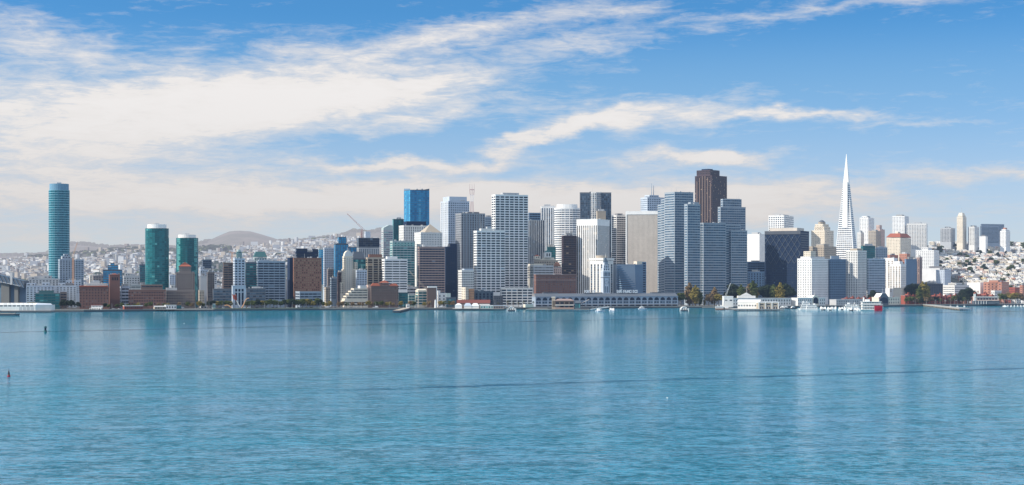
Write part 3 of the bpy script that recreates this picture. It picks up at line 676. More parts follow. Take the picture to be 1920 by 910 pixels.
# brick & classical group
b('old_building', 'ornate pale stone building with stepped top and two small roof turrets', 'old building', (1001, 1003, 1046), 489, 200, 14, 'tan', ('grid', 4, 4, .4, .5, 'dark'), yb=505, dep=30, plant=False, vols=[(.05, .9, .1, .9, 486, ('none',), 'cream'), (.35, .85, .2, .8, 483, ('none',), 'cream')],
  extra=lambda i: [turret(i, .56, 483, 469, 5.4, 'offwhite', 'teal'), turret(i, .1, 486, 478, 4.5, 'cream', 'roofred')])
def turret(i, fx, pb, ptop, r, col, rc):
    m = MB(); w, l = i['W'], i['L']; z0, z1 = i['zt'](pb), i['zt'](ptop); x, y = fx * w, l * .3
    m.box(x - r, x + r, y - r, y + r, z0, z0 + (z1 - z0) * .7, W(col)); t = m.build('turret', i['root'])
    m = MB(); hip(m, x - r, x + r, y - r, y + r, z0 + (z1 - z0) * .7 + .01, z1, W(rc), .9); m.build('turret_roof', t)
    m = MB(); m.bar((x, y, z1 - .3), (x, y, z1 + 5), .3, W('palegrey'), .1); m.build('finial', t)
    for k in range(2):
        q = MB(); q.quad((x - r * .6 + k * r * .8, y - r), (x - r * .2 + k * r * .8, y - r), z0 + 2, z0 + (z1 - z0) * .55, .12, G('dark')); q.build('opening', t)
b('old_building', 'cream and grey office block just behind the long brick building', 'old building', (989, 1001, 1038), 499, 130, 24, 'palegrey', ('band', 4, 7, .35, 'dark'), yb=520, plant=False, vols=[(-.0, .5, .1, .9, 495, ('none',), 'cream')])
b('old_building', 'pinkish stone block with a small copper hipped roof beside the maroon tower', 'old building', (1036, 1038, 1053), 503, 120, 14, 'pink', ('grid', 4, 3.6, .4, .5, 'dark'), yb=518, dep=18, plant=False, extra=hiproof(492, 500, 'copper', .6, (.1, .9), (.1, .9)))
b('brick_building', 'long maroon brick building with rows of small pale windows behind the arcaded terminal', 'offices', (1001, 1005, 1081), 517, 70, 16, 'brick', ('grid', 3.9, 4.2, .3, .42, 'light'), yb=556, plant=False, dep=30,
  extra=lambda i: (lambda m: (m.box(-.6, i['W'] + .6, -.6, i['L'], i['Z'] - 8, i['Z'] - 7, W('granite')), m.box(-.6, i['W'] + .6, -.6, i['L'], i['Z'] + 1.2, i['Z'] + 2, W('granite')), m.build('cornice', i['root'])))(MB()))
# hotel with slanted terraces
def terraces(i):
    w, l = i['W'], i['L']; n = 14; z1 = i['zt'](497); z0 = i['zt'](553)
    for k in range(n):
        za = lerp(z0, z1, k / n); zb = lerp(z0, z1, (k + .55) / n); y = -lerp(26, 0, k / n)
        m = MB(); m.box(w * .02, w * lerp(.86, .12, (k / n) ** .8), y, 0 - .01 if k < n else 0, za, zb, W('bluegrey')); m.build('terrace', i['root'])
    m = MB(); m.face([(w * .74, -.1, z0), (w * .98, -.1, z0), (w * .98, -.1, i['zt'](495)), (w * .70, -.1, i['zt'](497))], W('bluegrey')); m.build('side_wall', i['root'])
b('hotel', 'blue-grey hotel whose dark terraces slant back like stairs beside the clock tower', 'hotel', (1150, 1156, 1205), 497, 120, 20, 'coolgrey', ('none',), dep=30, plant=False, extra=terraces,
  vols=[(.78, .98, 0, 1, 490, ('none',), 'cream'), (.985, 1.14, .0, 1, 491, ('grid', 4, 8, .6, .5, 'navy'), 'bluegrey')])
def hotelcap(i):
    m = MB(); P = rounded(i['W'] * .8, i['L'] * .6, 16, 2); m.prism(P, i['zt'](484), i['zt'](479), W('tan')); o = m.build('crown', i['root']); o.location = (i['W'] * .1, i['L'] * .2, 0)
    m = MB(); m.box(-1, i['W'] * 1.05, -1, i['L'] + 1, i['zt'](488), i['zt'](484), W('offwhite')); m.build('cornice', i['root'])
b('hotel', 'white hotel block with a flat overhanging top behind the clock tower', 'hotel', (1106, 1131, 1150), 489, 125, 45, 'offwhite', ('vert', 4, 7.5, .42, 'slate', .3, 6), yb=552, plant=False, parapet=False, extra=hotelcap)
# ---------------------------------------------------------------- slab group (stepped)
EC = ('band', 4.4, 5, .50, 'ecs')
b('office_tower', 'tall stepped grey slab tower nearest the waterfront park, its sunny side in pale bands', 'skyscraper', (1246, 1265, 1300), 361, 190, 28, 'ecg', EC, yb=558, plant=False,
  vols=[(0, .3, 1.0, 1.35, 372), (0, .3, 1.35, 1.7, 382)], extra=lambda i: (spire(i, .3, .4, i['Z'], i['Z'] + 10, .35), spire(i, .1, .5, i['Z'], i['Z'] + 8, .35)))
b('office_tower', 'lower front slab of the tall stepped grey tower, with a bright narrow edge', 'skyscraper', (1283, 1289, 1313), 384, 110, 26, 'ecg', EC, yb=558, plant=False, vols=[(.3, .95, .2, 1, 379)])
def bofa(i):
    w = i['W']
    for fx in ():
        m = MB(); m.box(w * fx, w * fx + 2.2, -1.1, -.05, i['zv'], i['Z'] - 12 * fx, W('brown')); m.build('bay', i['root'])
    L = i['L']
    for k in range(6):
        m = MB(); y = L * (k + .3) / 6.4; m.box(-1.4, -.05, y, y + 2.2, i['zv'], i['Z'] - [14, 3, 0, 0, 3, 10][k], W('brown')); m.build('bay', i['root'])
b('office_tower', 'dark brown tower with saw-tooth bays, the tallest dark one on the skyline', 'skyscraper', (1303, 1335, 1363), 330, 560, 48, 'darkbrown', ('grid', 3.9, 3.6, .5, .55, 'brown'), yb=425, plant=False, extra=bofa,
  vols=[(.0, .62, .1, .9, 318.5), (.1, .4, .3, .7, 316, ('none',), 'black')])
b('office_tower', 'grey stepped slab tower standing behind its lower twin, right of the dark brown tower', 'skyscraper', (1346, 1351, 1398), 389, 330, 22, 'ecg', EC, yb=440, plant=False, vols=[(.1, .85, .1, .9, 373), (.25, .8, .2, .8, 372.5)], extra=lambda i: spire(i, .7, .5, i['Z'], i['Z'] + 22, .35))
b('office_tower', 'wide shaded grey slab left of its narrow sunny strip', 'skyscraper', (1313, 1319, 1361), 419, 150, 20, 'ecg', EC, yb=560, plant=False, vols=[(.0, .45, .3, 1, 419)])
b('office_tower', 'wide shaded blue-grey slab with a bright vertical strip at its edge, above the pier crane', 'skyscraper', (1361, 1371, 1401), 433, 170, 30, 'ecg', EC, yb=560, plant=False, vols=[(-.35, .7, .35, 1, 421)])
# ---------------------------------------------------------------- 1400 - 1700
b('office_building', 'blank bright white block left of the black cross-braced building', 'building', (1401, 1424, 1434), 440, 420, 58, 'white', ('none',), yb=500)
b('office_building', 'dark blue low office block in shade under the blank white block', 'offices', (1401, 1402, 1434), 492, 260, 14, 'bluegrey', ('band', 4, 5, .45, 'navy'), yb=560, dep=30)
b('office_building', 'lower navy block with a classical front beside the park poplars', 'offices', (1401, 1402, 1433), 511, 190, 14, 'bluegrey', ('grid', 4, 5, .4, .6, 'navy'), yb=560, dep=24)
b('office_tower', 'white and blue gridded tower above the black cross-braced building', 'skyscraper', (1441, 1470, 1488), 405, 470, 60, 'white', ('grid', 4.1, 4.8, .62, .52, 'slate'), yb=436, vols=[(.2, .8, .2, .7, 402, ('none',), 'palegrey')], plant=False)
def alcoa(i):
    w, Z = i['W'], i['Z']; n = 3; z1 = Z - 5; hh = 26
    for r in range(5):
        zt_ = z1 - r * hh; zb_ = zt_ - hh
        if zb_ < 0: break
        for k in range(n):
            x0, x1 = w * k / n, w * (k + 1) / n; xm = (x0 + x1) / 2
            for p, q in (((x0, -1, zb_), (x1, -1, zt_)), ((x0, -1, zt_), (x1, -1, zb_))):
                m = MB(); m.bar(p, q, .55, W('darkgrey'), n=4); m.build('brace', i['root'])
    for k in range(13):
        m = MB(); x = w * k / 12; m.box(x - .3, x + .3, -.7, -.05, 8, Z - 1, W('darkgrey')); m.build('mullion', i['root'])
b('office_tower', 'black cross-braced office block, wide and flat-topped', 'skyscraper', (1434, 1501, 1517), 434, 150, 62, 'black', ('grid', 4.2, 3.4, .6, .5, 'navy'), yb=560, plant=False,
  vols=[(.1, .9, .12, .88, 427, ('none',), 'sand')],
  extra=lambda i: alcoa_left(i))
def alcoa_left(i):
    L, Z = i['L'], i['Z']; n = 6; hh = 17
    for r in range(3):
        zt_ = Z - 6 - r * hh; zb_ = zt_ - hh
        if zb_ < 0: break
        for k in range(n):
            y0, y1 = L * k / n, L * (k + 1) / n
            for p, q in (((-1, y0, zb_), (-1, y1, zt_)), ((-1, y0, zt_), (-1, y1, zb_))):
                m = MB(); m.bar(p, q, .3, W('slate'), n=4); m.build('brace', i['root'])
    m = MB(); m.box(-.8, -.05, 0, L, Z - 5, Z + 1, W('darkgrey')); m.build('cornice', i['root'])
def domed(i):
    m = MB(); w, l = i['W'], i['L']; P = rounded(w * .46, l * .46, 12, 2)
    m.prism(P, i['zt'](420) + .01, i['zt'](416), W('tan')); o = m.build('drum', i['root']); o.location = (w * .2, l * .27, 0)
    m = MB(); m.prism(P, i['zt'](416) + .02, i['zt'](412.5), W('slate'), scale=.35); o = m.build('dome', i['root']); o.location = (w * .2, l * .27, 0)
    spire(i, .43, .5, i['zt'](413), i['zt'](404), .4)
b('old_tower', 'cream stone tower with setbacks and a dark domed crown', 'skyscraper', (1521, 1546, 1563), 433, 450, 55, 'cream', ('grid', 3.8, 3.4, .32, .45, 'warm'), yb=500, plant=False, extra=domed,
  vols=[(.12, .8, .12, .85, 425), (.12, .75, .2, .8, 420)])
b('old_building', 'tan office block below the domed cream tower', 'offices', (1517, 1545, 1568), 463, 330, 55, 'tan', ('grid', 3.8, 3.4, .4, .4, 'dark'), yb=490, vols=[(.1, .5, .1, .6, 459)])
GG = ('grid', 3.0, 4.4, .45, .42, 'slate')
b('apartment_tower', 'white apartment tower with a fully sunlit side next to the black cross-braced block', 'apartments', (1495, 1522, 1553), 486, 100, 52, 'white', GG, yb=556, plant=False, vols=[(.1, .95, .2, .9, 481, ('none',), 'offwhite'), (.2, .5, .3, .8, 471, ('grid', 3, 4, .4, .4, 'dark'), 'cream')])
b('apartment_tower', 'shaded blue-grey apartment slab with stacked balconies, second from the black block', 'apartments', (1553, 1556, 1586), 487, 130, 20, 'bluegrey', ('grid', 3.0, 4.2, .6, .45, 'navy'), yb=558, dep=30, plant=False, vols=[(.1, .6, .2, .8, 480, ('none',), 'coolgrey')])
b('apartment_tower', 'apartment tower half sunlit with a dark balcony side, right in front of the pyramid spire', 'apartments', (1586, 1608, 1625), 471, 110, 52, 'offwhite', ('grid', 3.0, 5, .55, .45, 'navy'), yb=558, plant=False, vols=[(.2, .8, .2, .8, 466, ('none',), 'tan')])
b('apartment_tower', 'pale blue apartment slab with long balconies beside the white art deco block', 'apartments', (1626, 1629, 1660), 486, 120, 20, 'bluewhite', ('band', 3.0, 6, .45, 'slate'), yb=552, dep=30, plant=False, vols=[(.5, .95, .1, .9, 486)])
b('old_building', 'white art deco block with rose vertical window strips, taller part', 'offices', (1657, 1676, 1683), 485, 190, 62, 'white', ('vert', 4, 5.5, .35, 'warm', 1.2, 4), yb=540, plant=False)
b('old_building', 'white art deco block with rose vertical window strips, lower front part', 'offices', (1668, 1689, 1699), 496, 140, 62, 'white', ('vert', 4, 5.5, .35, 'warm', 1.2, 4), yb=545, plant=False, vols=[(.2, .8, .2, .8, 490, ('none',))])
b('office_building', 'dark green glass building at the foot of the pyramid spire', 'offices', (1614, 1618, 1641), 462, 340, 20, 'teal', ('band', 3.6, 5, .55, 'teal'), yb=490, dep=26, vols=[(.2, .8, .2, .8, 457, ('none',), 'palegrey')])
b('office_building', 'blue-grey narrow block right of the dark green glass building', 'offices', (1641, 1643, 1664), 465, 330, 20, 'coolgrey', ('grid', 3.5, 4, .5, .5, 'slate'), yb=490, dep=26)
b('apartment_tower', 'slim white residential tower just right of the pyramid spire', 'apartments', (1612, 1628, 1639), 409, 900, 62, 'white', ('grid', 3.1, 4, .4, .45, 'slate'), yb=450, vols=[(.2, .8, .3, .9, 405)])
b('apartment_tower', 'cream slab tower partly hidden behind the slim white residential one', 'apartments', (1628, 1642, 1652), 434, 800, 60, 'tan', ('grid', 3.1, 4, .5, .45, 'slate'), yb=465)
b('apartment_tower', 'small pinkish tower with setbacks left of the red mansard building', 'apartments', (1640, 1650, 1659), 431, 860, 60, 'pink', ('grid', 3.1, 4, .4, .45, 'dark'), yb=460, vols=[(.1, .6, .2, .8, 422)])
b('apartment_block', 'white small apartment block low between the pyramid spire and the slim white tower', 'apartments', (1607, 1614, 1620), 437, 850, 60, 'offwhite', ('grid', 3.1, 4, .4, .45, 'dark'), yb=470)
def mansard(i):
    m = MB(); hip(m, -1, i['W'] + 1, -1, i['L'] + 1, i['Z'] + 1.2, i['zt'](437.5), W('roofred'), .35); m.build('roof', i['root'])
    m = MB(); m.box(i['W'] * .3, i['W'] * .5, i['L'] * .4, i['L'] * .6, i['zt'](438), i['zt'](434), W('cream')); m.build('chimney', i['root'])
b('hotel', 'cream hotel with a red mansard roof on the hill', 'hotel', (1662, 1688, 1708), 446, 760, 56, 'cream', ('grid', 3.3, 3.6, .35, .45, 'warm'), yb=480, plant=False, parapet=False, extra=mansard)
b('apartment_tower', 'white tower with a fine square window grid behind the red mansard hotel', 'apartments', (1673, 1696, 1704), 406, 960, 64, 'white', ('grid', 3.1, 3.6, .5, .5, 'slate'), yb=442)
b('apartment_tower', 'wide pale tower with vertical window rows and a dark shaded flank', 'apartments', (1700, 1737, 1744), 420, 900, 74, 'offwhite', ('vert', 3.1, 3.6, .45, 'light', 1.2, 3), yb=466, vols=[(.2, .8, .3, .7, 416, ('none',), 'palegrey')], plant=False)
b('apartment_block', 'big white stepped apartment block on the slope below the wide pale tower', 'apartments', (1717, 1751, 1761), 470, 560, 66, 'white', ('grid', 3.1, 4.2, .4, .42, 'dark'), yb=506, vols=[(.1, .8, .35, .7, 464)], plant=False)
b('warehouse', 'plain white windowless block at the foot of the big stepped apartment block', 'building', (1728, 1776, 1783), 504, 430, 72, 'white', ('none',))
b('apartment_block', 'white slab with its lower part in blue shade, on the lower slope', 'apartments', (1755, 1771, 1783), 507, 330, 56, 'bluewhite', ('grid', 3.1, 4.2, .3, .3, 'slate'), yb=535)
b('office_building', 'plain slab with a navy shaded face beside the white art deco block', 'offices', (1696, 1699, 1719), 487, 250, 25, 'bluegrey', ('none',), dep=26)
b('office_building', 'brown narrow slab adjoining the navy shaded face', 'offices', (1718, 1724, 1729), 484, 280, 55, 'granite', ('vert', 3.6, 3, .4, 'brown', .5, 3), yb=530, dep=20)
b('apartment_block', 'salmon brick block low on the hill between the mansard hotel and the navy slab', 'apartments', (1664, 1668, 1684), 479, 430, 50, 'pinkbrick', ('grid', 3.3, 4, .4, .4, 'dark'), yb=490, dep=20)
b('apartment_block', 'red brick block with dark windows beside the salmon one', 'apartments', (1686, 1700, 1706), 477, 420, 55, 'pinkbrick', ('grid', 3.3, 4, .4, .4, 'dark'), yb=492, dep=20)
b('apartment_tower', 'grey gridded apartment building on the hilltop, left of the spired cream tower', 'apartments', (1763, 1783, 1791), 428, 1080, 66, 'palegrey', ('vert', 3.1, 3.6, .5, 'dark', 1.2, 3), yb=452, vols=[(.3, .7, .3, .7, 425, ('none',), 'darkgrey')], plant=False)
def shell(i):
    w, l = i['W'], i['L']; m = MB(); m.prism([(w * .12, l * .12), (w * .88, l * .12), (w * .88, l * .88), (w * .12, l * .88)], i['zt'](404), i['zt'](399), W('cream'), scale=.7); m.build('crown', i['root'])
    spire(i, .5, .5, i['zt'](400), i['zt'](388), .5, 'palegrey')
b('hotel', 'slender cream hilltop tower with a tapering crown and spire', 'skyscraper', (1794, 1805, 1812), 408, 1060, 58, 'cream', ('grid', 3.1, 3.0, .3, .4, 'warm'), yb=455, plant=False, extra=shell, vols=[(.08, .92, .08, .92, 404)])
b('apartment_tower', 'narrow white apartment tower with a dark balcony flank on the hilltop', 'apartments', (1815, 1827, 1836), 426, 1050, 58, 'offwhite', ('grid', 3.1, 4, .5, .5, 'dark'), yb=458)
b('apartment_block', 'wide dark blue glass apartment complex along the hilltop', 'apartments', (1838, 1840, 1872), 424, 1130, 20, 'coolgrey', ('band', 3.2, 4, .5, 'slate'), yb=455, dep=30, vols=[(.0, 1.35, .2, 1, 420, None, 'coolgrey')], plant=False)
b('hotel', 'white hilltop building with small stepped top and a red rooftop sign', 'hotel', (1875, 1886, 1894), 434, 1000, 58, 'white', ('grid', 3.1, 3.4, .4, .4, 'dark'), yb=462, plant=False,
  vols=[(.15, .85, .15, .85, 430), (.3, .7, .3, .7, 427, ('none',), 'pinkbrick')])
b('apartment_block', 'small plain white block below the dark blue hilltop complex', 'apartments', (1836, 1848, 1852), 444, 1000, 66, 'white', ('none',), dep=14)
b('old_building', 'broad pale green flat building above the waterfront brick terraces', 'warehouse', (1768, 1790, 1817), 536, 190, 40, 'offwhite', ('band', 4, 6, .3, 'light'), yb=552, vols=[(.2, .7, .2, .8, 531)])
b('old_building', 'big salmon brick warehouse with arched windows and a shaded flank', 'warehouse', (1844, 1878, 1892), 530, 200, 62, 'pinkbrick', ('grid', 5, 7, .35, .4, 'dark'), yb=560, vols=[(.0, .8, .2, .7, 526)])
b('warehouse', 'white flat hall wedged between the pale green building and the salmon warehouse', 'warehouse', (1813, 1838, 1845), 531, 260, 62, 'white', ('none',), dep=24)
b('warehouse', 'white low hall with dark windows at the foot of the salmon warehouse', 'warehouse', (1858, 1865, 1878), 546, 110, 40, 'offwhite', ('grid', 5, 5, .5, .4, 'dark'), yb=560)
b('house', 'dark red brick corner house near the end of the waterfront', 'house', (1892, 1903, 1912), 540, 150, 55, 'redbrick', ('grid', 4, 4, .4, .4, 'dark'), yb=560)
b('house', 'tan brick narrow tower house at the far end of the waterfront', 'house', (1912, 1917, 1924), 536, 120, 55, 'pinkbrick', ('grid', 4, 4, .4, .4, 'dark'), yb=560)
b('brick_building', 'long navy brick block in shade behind the waterfront brick terraces', 'offices', (1716, 1719, 1768), 533, 150, 20, 'darkgrey', ('grid', 4, 5, .4, .4, 'navy'), yb=550, dep=24)
b('warehouse', 'low white flat building near the big dark trees behind the last pier arch', 'building', (1675, 1690, 1701), 541, 95, 55, 'cream', ('none',), yb=550, dep=18)
INFO = []
_A, _B = pt(1004, shoreD(1004) + 70, 3), pt(1271, shoreD(1271) + 16, 3)
PLACED.append([(_A.x, _A.y - 2), (_B.x, _B.y - 2), (_B.x, _B.y + 38), (_A.x, _A.y + 38)])
for s in sorted(BL, key=lambda q: shoreD(q['xs'][1]) + q['off']):
    INFO.append((s, build_building(s)))

# ---------------------------------------------------------------- the pyramid spire
def pyramid():
    D = shoreD(1588) + 330; xa = U(1587) * D; gz = terrain(1588, D) - .3
    while any(overlap([(xa - 26, D - 26), (xa + 26, D - 26), (xa + 26, D + 26), (xa - 26, D + 26)], q) for q in PLACED): D += 10; xa = U(1587) * D
    root = empty('pyramid_tower', (xa, D, gz), R(-24)); tag(root, 'white pyramid skyscraper tapering to a needle point with two side wings', 'skyscraper')
    zt = lambda p: zat(p, D) - gz
    Zt = zt(289); zb = zt(575)
    px2m = D / F
    def half(z): return (Zt - z) / (Zt - zt(485)) * 46 * px2m / 2 / 1.32 * 1.04
    def sq(h): return [(-h, -h), (h, -h), (h, h), (-h, h)]
    m = MB(); h0 = half(0); zs = zt(345)
    m.prism(sq(h0), 0, zs, W('white'), scale=half(zs) / h0); m.build('wall', root)
    m = MB(); m.prism(sq(half(zs)), zs + .01, Zt, W('white'), scale=.06); m.build('spire', root)
    # windows: one band per floor and side
    n = 40; z = zt(500)
    k = 0
    while z < zs - 4:
        mb = MB(); z2 = z + 1.9; ha, hb = half(z) + .12, half(z2) + .12
        for (ax, ay, bx, by) in ((-1, -1, 1, -1), (1, -1, 1, 1), (-1, 1, -1, -1)):
            nn = 8
            for q in range(nn):
                s0, s1 = lerp(-.93, .93, q / nn), lerp(-.93, .93, (q + .85) / nn)
                def P(s, hh, zz):
                    t = (s + 1) / 2; return (lerp(ax, bx, t) * hh, lerp(ay, by, t) * hh, zz)
                mb.face([P(s0, ha, z), P(s1, ha, z), P(s1, hb, z2), P(s0, hb, z2)], G(random.choice(['slategl', 'mid', 'slatelight'])))
        mb.build('window_band', root); z += 4.05
    for sgn in (-1, 1):
        m = MB(); z0, z1 = zt(428), zs + 3; w0, w1 = 5.2, half(z1) * .8; y0 = half(z0) * 1.04; y1 = half(z1) + (y0 - half(z1)) * .55
        P = [(-w0, 0, z0), (w0, 0, z0), (w0, sgn * y0, z0), (-w0, sgn * y0, z0)]; T = [(-w1, 0, z1), (w1, 0, z1), (w1, sgn * y1, z1), (-w1, sgn * y1, z1)]
        if sgn < 0: P, T = P[::-1], T[::-1]
        for q in range(4): m.face([P[q], P[(q + 1) % 4], T[(q + 1) % 4], T[q]], W('white'))
        m.face(T, W('white')); m.face(P[::-1], W('white')); m.build('wing', root)
    m = MB(); m.box(-h0 - 1, h0 + 1, -h0 - 1, h0 + 1, 0, 8, W('concrete')); m.build('base', root)
    PLACED.append([(xa - 26, D - 26), (xa + 26, D - 26), (xa + 26, D + 26), (xa - 26, D + 26)])
pyramid()

# ---------------------------------------------------------------- arcaded terminal and its clock tower
def arch_wall(mb, x0, x1, z0, zs, m, n=10):
    """dark arched opening as a fan of faces on the wall plane"""
    cx = (x0 + x1) / 2; r = (x1 - x0) / 2; P = [(x0, 0, z0), (x1, 0, z0)]
    for k in range(n + 1):
        t = math.pi * k / n; P.append((cx + r * math.cos(t), 0, zs + r * math.sin(t)))
    mb.face([(p[0], -.25, p[2]) for p in P], m)
def terminal():
    xl, xr = 1004, 1271; D0 = shoreD(xl) + 70; D1 = shoreD(xr) + 16
    A = pt(xl, D0, 3.0); B = pt(xr, D1, 3.0); L = (B - A).length; a = math.atan2(B.y - A.y, B.x - A.x)
    root = empty('ferry_terminal', A, a); tag(root, 'very long grey-blue waterfront terminal with a row of arches and a dark roof', 'terminal')
    hz = lambda p: zat(p, (D0 + D1) / 2) - 3.0
    ztop = hz(556.5); zr = hz(550.5); dpt = 22
    m = MB(); m.box(0, L, 0, dpt, 0, ztop, W('portblue')); m.build('wall', root)
    m = MB(); m.prism([(-.8, -.8), (L + .8, -.8), (L + .8, dpt + .8), (-.8, dpt + .8)], ztop + .01, ztop + .6, W('portblue')); m.build('cornice', root)
    m = MB(); hipz = zr
    m.face([(0, 0, ztop + .62), (L, 0, ztop + .62), (L, 9, hipz), (0, 9, hipz)], W('slate')); m.face([(0, 9, hipz), (L, 9, hipz), (L, dpt, hipz), (0, dpt, hipz)], W('slate'))
    m.face([(0, 0, ztop + .62), (0, 9, hipz), (0, dpt, hipz), (0, dpt, ztop + .62)], W('roofgrey')); m.face([(L, 0, ztop + .62), (L, dpt, ztop + .62), (L, dpt, hipz), (L, 9, hipz)], W('roofgrey')); m.build('roof', root)
    for fa, fb in ((.07, .17), (.36, .48), (.60, .73), (.83, .9)):
        m = MB(); m.box(L * fa, L * fb, 12, 20, hipz + .01, hipz + 1.6, W('slate')); m.build('skylight', root)
    n = 23
    for k in range(n):
        x0 = L * (k + .13) / n; x1 = L * (k + .87) / n; r = (x1 - x0) / 2
        m = MB(); arch_wall(m, x0, x1, ztop - 1.2 - r - .8, ztop - 1.2 - r, G('navy')); m.build('arch_window', root)
    for k in range(n):
        m = MB()
        for q in range(2):
            x0 = L * (k + .1 + .42 * q) / n; m.quad((x0, 0), (x0 + L / n * .34, 0), hz(569), hz(565.5), .15, pick('slate'))
        m.build('window', root)
    for k in range(n):
        m = MB(); x0 = L * (k + .15) / n; m.quad((x0, 0), (x0 + L / n * .7, 0), .6, hz(571), .15, pick('navy')); m.build('bay_opening', root)
    for k in range(n + 1):
        m = MB(); x = L * k / n; m.box(max(0, x - .5), min(L, x + .5), -.5, -.02, 0, ztop - .5, W('portblue')); m.build('pier', root)
    m = MB(); m.box(-.4, L + .4, -3.0, -.52, hz(571.5), hz(570.8), W('palegrey')); m.build('canopy', root)
    # clock tower
    w = 14.5 * D0 / F; xc = L * (1137.5 - xl) / (xr - xl)
    Pc = A + (B - A) * ((1137.5 - xl) / (xr - xl)); Dc = Pc.y + 12
    tr = empty('clock_tower', (U(1137.5) * Dc, Dc, 3.0), a); tag(tr, 'slender white clock tower with tiered belfry and flagpole rising from the long terminal', 'clock tower')
    tz = lambda p: zat(p, Dc) - 3.0
    w = 13.5 * Dc / F
    m = MB(); m.box(-w / 2, w / 2, 0, w, 0, tz(509), W('bluewhite')); m.build('shaft', tr)
    for k in range(4):
        m = MB(); x = -w / 2 + w * (k + .25) / 4; m.quad((x, 0), (x + w * .11, 0), tz(549), tz(522 if k in (0, 3) else 537), .12, G('slategl')); m.build('slit_window', tr)
    m = MB(); cz = tz(529.5); rr = 3.2
    P = [(rr * math.cos(t * math.pi / 12), -.3, cz + rr * math.sin(t * math.pi / 12)) for t in range(24)]; m.face(P, W('slate'))
    f = m.build('clock_face', tr)
    m = MB(); P = [(rr * .84 * math.cos(t * math.pi / 12), -.38, cz + rr * .84 * math.sin(t * math.pi / 12)) for t in range(24)]; m.face(P, W('bluewhite')); m.build('dial', f)
    m = MB(); m.bar((0, -.5, cz), (0, -.5, cz + rr * .75), .14, W('black')); m.bar((0, -.5, cz), (rr * .5, -.5, cz - .6), .16, W('black')); m.build('clock_hand', f)
    m = MB(); m.box(-w * .54, w * .54, -w * .04, w * 1.04, tz(521), tz(519.8), W('slate')); m.build('cornice', tr)
    m = MB(); m.box(-w * .54, w * .54, -w * .04, w * 1.04, tz(509) + .01, tz(508), W('white')); m.build('cornice', tr)
    for (pa, pb, k, c) in ((508, 503, .92, 'bluewhite'), (503, 497.5, .74, 'bluewhite'), (497.5, 492, .52, 'bluewhite')):
        m = MB(); s = w * k / 2; m.box(-s, s, w / 2 - s, w / 2 + s, tz(pa) + .02, tz(pb), W(c), W('steelblue')); t_ = m.build('tier', tr)
        for q in range(3):
            mm = MB(); x = -s + 2 * s * (q + .3) / 3; mm.quad((x, w / 2 - s), (x + s * .27, w / 2 - s), tz(pa) + .8, tz(pb) - .7, .12, G('navy')); mm.build('opening', t_)
    for q in range(5):
        mm = MB(); x = -w / 2 + w * (q + .25) / 5; mm.quad((x, 0), (x + w * .11, 0), tz(518), tz(511), .12, G('navy')); mm.build('belfry_opening', tr)
    m = MB(); s = w * .3; m.prism([(-s, w / 2 - s), (s, w / 2 - s), (s, w / 2 + s), (-s, w / 2 + s)], tz(492) + .03, tz(483), W('steelblue'), scale=.25); m.build('cupola', tr)
    m = MB(); m.bar((0, w / 2, tz(483.5)), (0, w / 2, tz(474)), .35, W('white'), .15); m.build('flagpole', tr)
    # the sign letters on the roof
    cache = {}
    def word(txt, pa, pb, label, extra_z=0):
        r2 = empty('roof_sign', (0, 0, 0)); tag(r2, label, 'sign')
        Xa = A + (B - A) * ((pa - xl) / (xr - xl)); r2.location = (Xa.x, Xa.y, 3.0); r2.rotation_euler = (0, 0, a)
        Lw = L * (pb - pa) / (xr - xl); n = len(txt); hgt = 4.6
        for i_, ch in enumerate(txt):
            if ch == ' ': continue
            cu = bpy.data.curves.new('letter', 'FONT'); cu.body = ch; cu.size = hgt * 1.42; cu.extrude = .15; cu.offset = .26; cu.align_x = 'CENTER'
            o = bpy.data.objects.new('tmp', cu); COL.objects.link(o)
            dg = bpy.context.evaluated_depsgraph_get(); me = bpy.data.meshes.new_from_object(o.evaluated_get(dg)); COL.objects.unlink(o); bpy.data.objects.remove(o)
            me.materials.clear(); me.materials.append(wall_mat('sign_white', (.95, .95, .95), .5, .02))
            l_ = bpy.data.objects.new('letter', me); COL.objects.link(l_); l_.parent = r2
            l_.rotation_euler = (R(90), 0, 0); l_.location = (Lw * (i_ + .5) / n, 7.0, zr + .9)
            l_.scale = (Lw / n / (hgt * .98) if Lw / n < hgt else .95, 1, 1)
        m = MB(); m.box(0, Lw, 7.3, 7.6, zr - .2, zr + 1.0, W('darkgrey')); m.box(0, Lw, 7.3, 7.5, zr + 3, zr + 3.3, W('darkgrey')); m.build('sign_frame', r2)
    word('PORT OF', 1096, 1118, 'white rooftop letters reading PORT OF, before the clock tower')
    word('SAN FRANCISCO', 1157, 1197, 'white rooftop letters reading SAN FRANCISCO, beside the clock tower')
terminal()
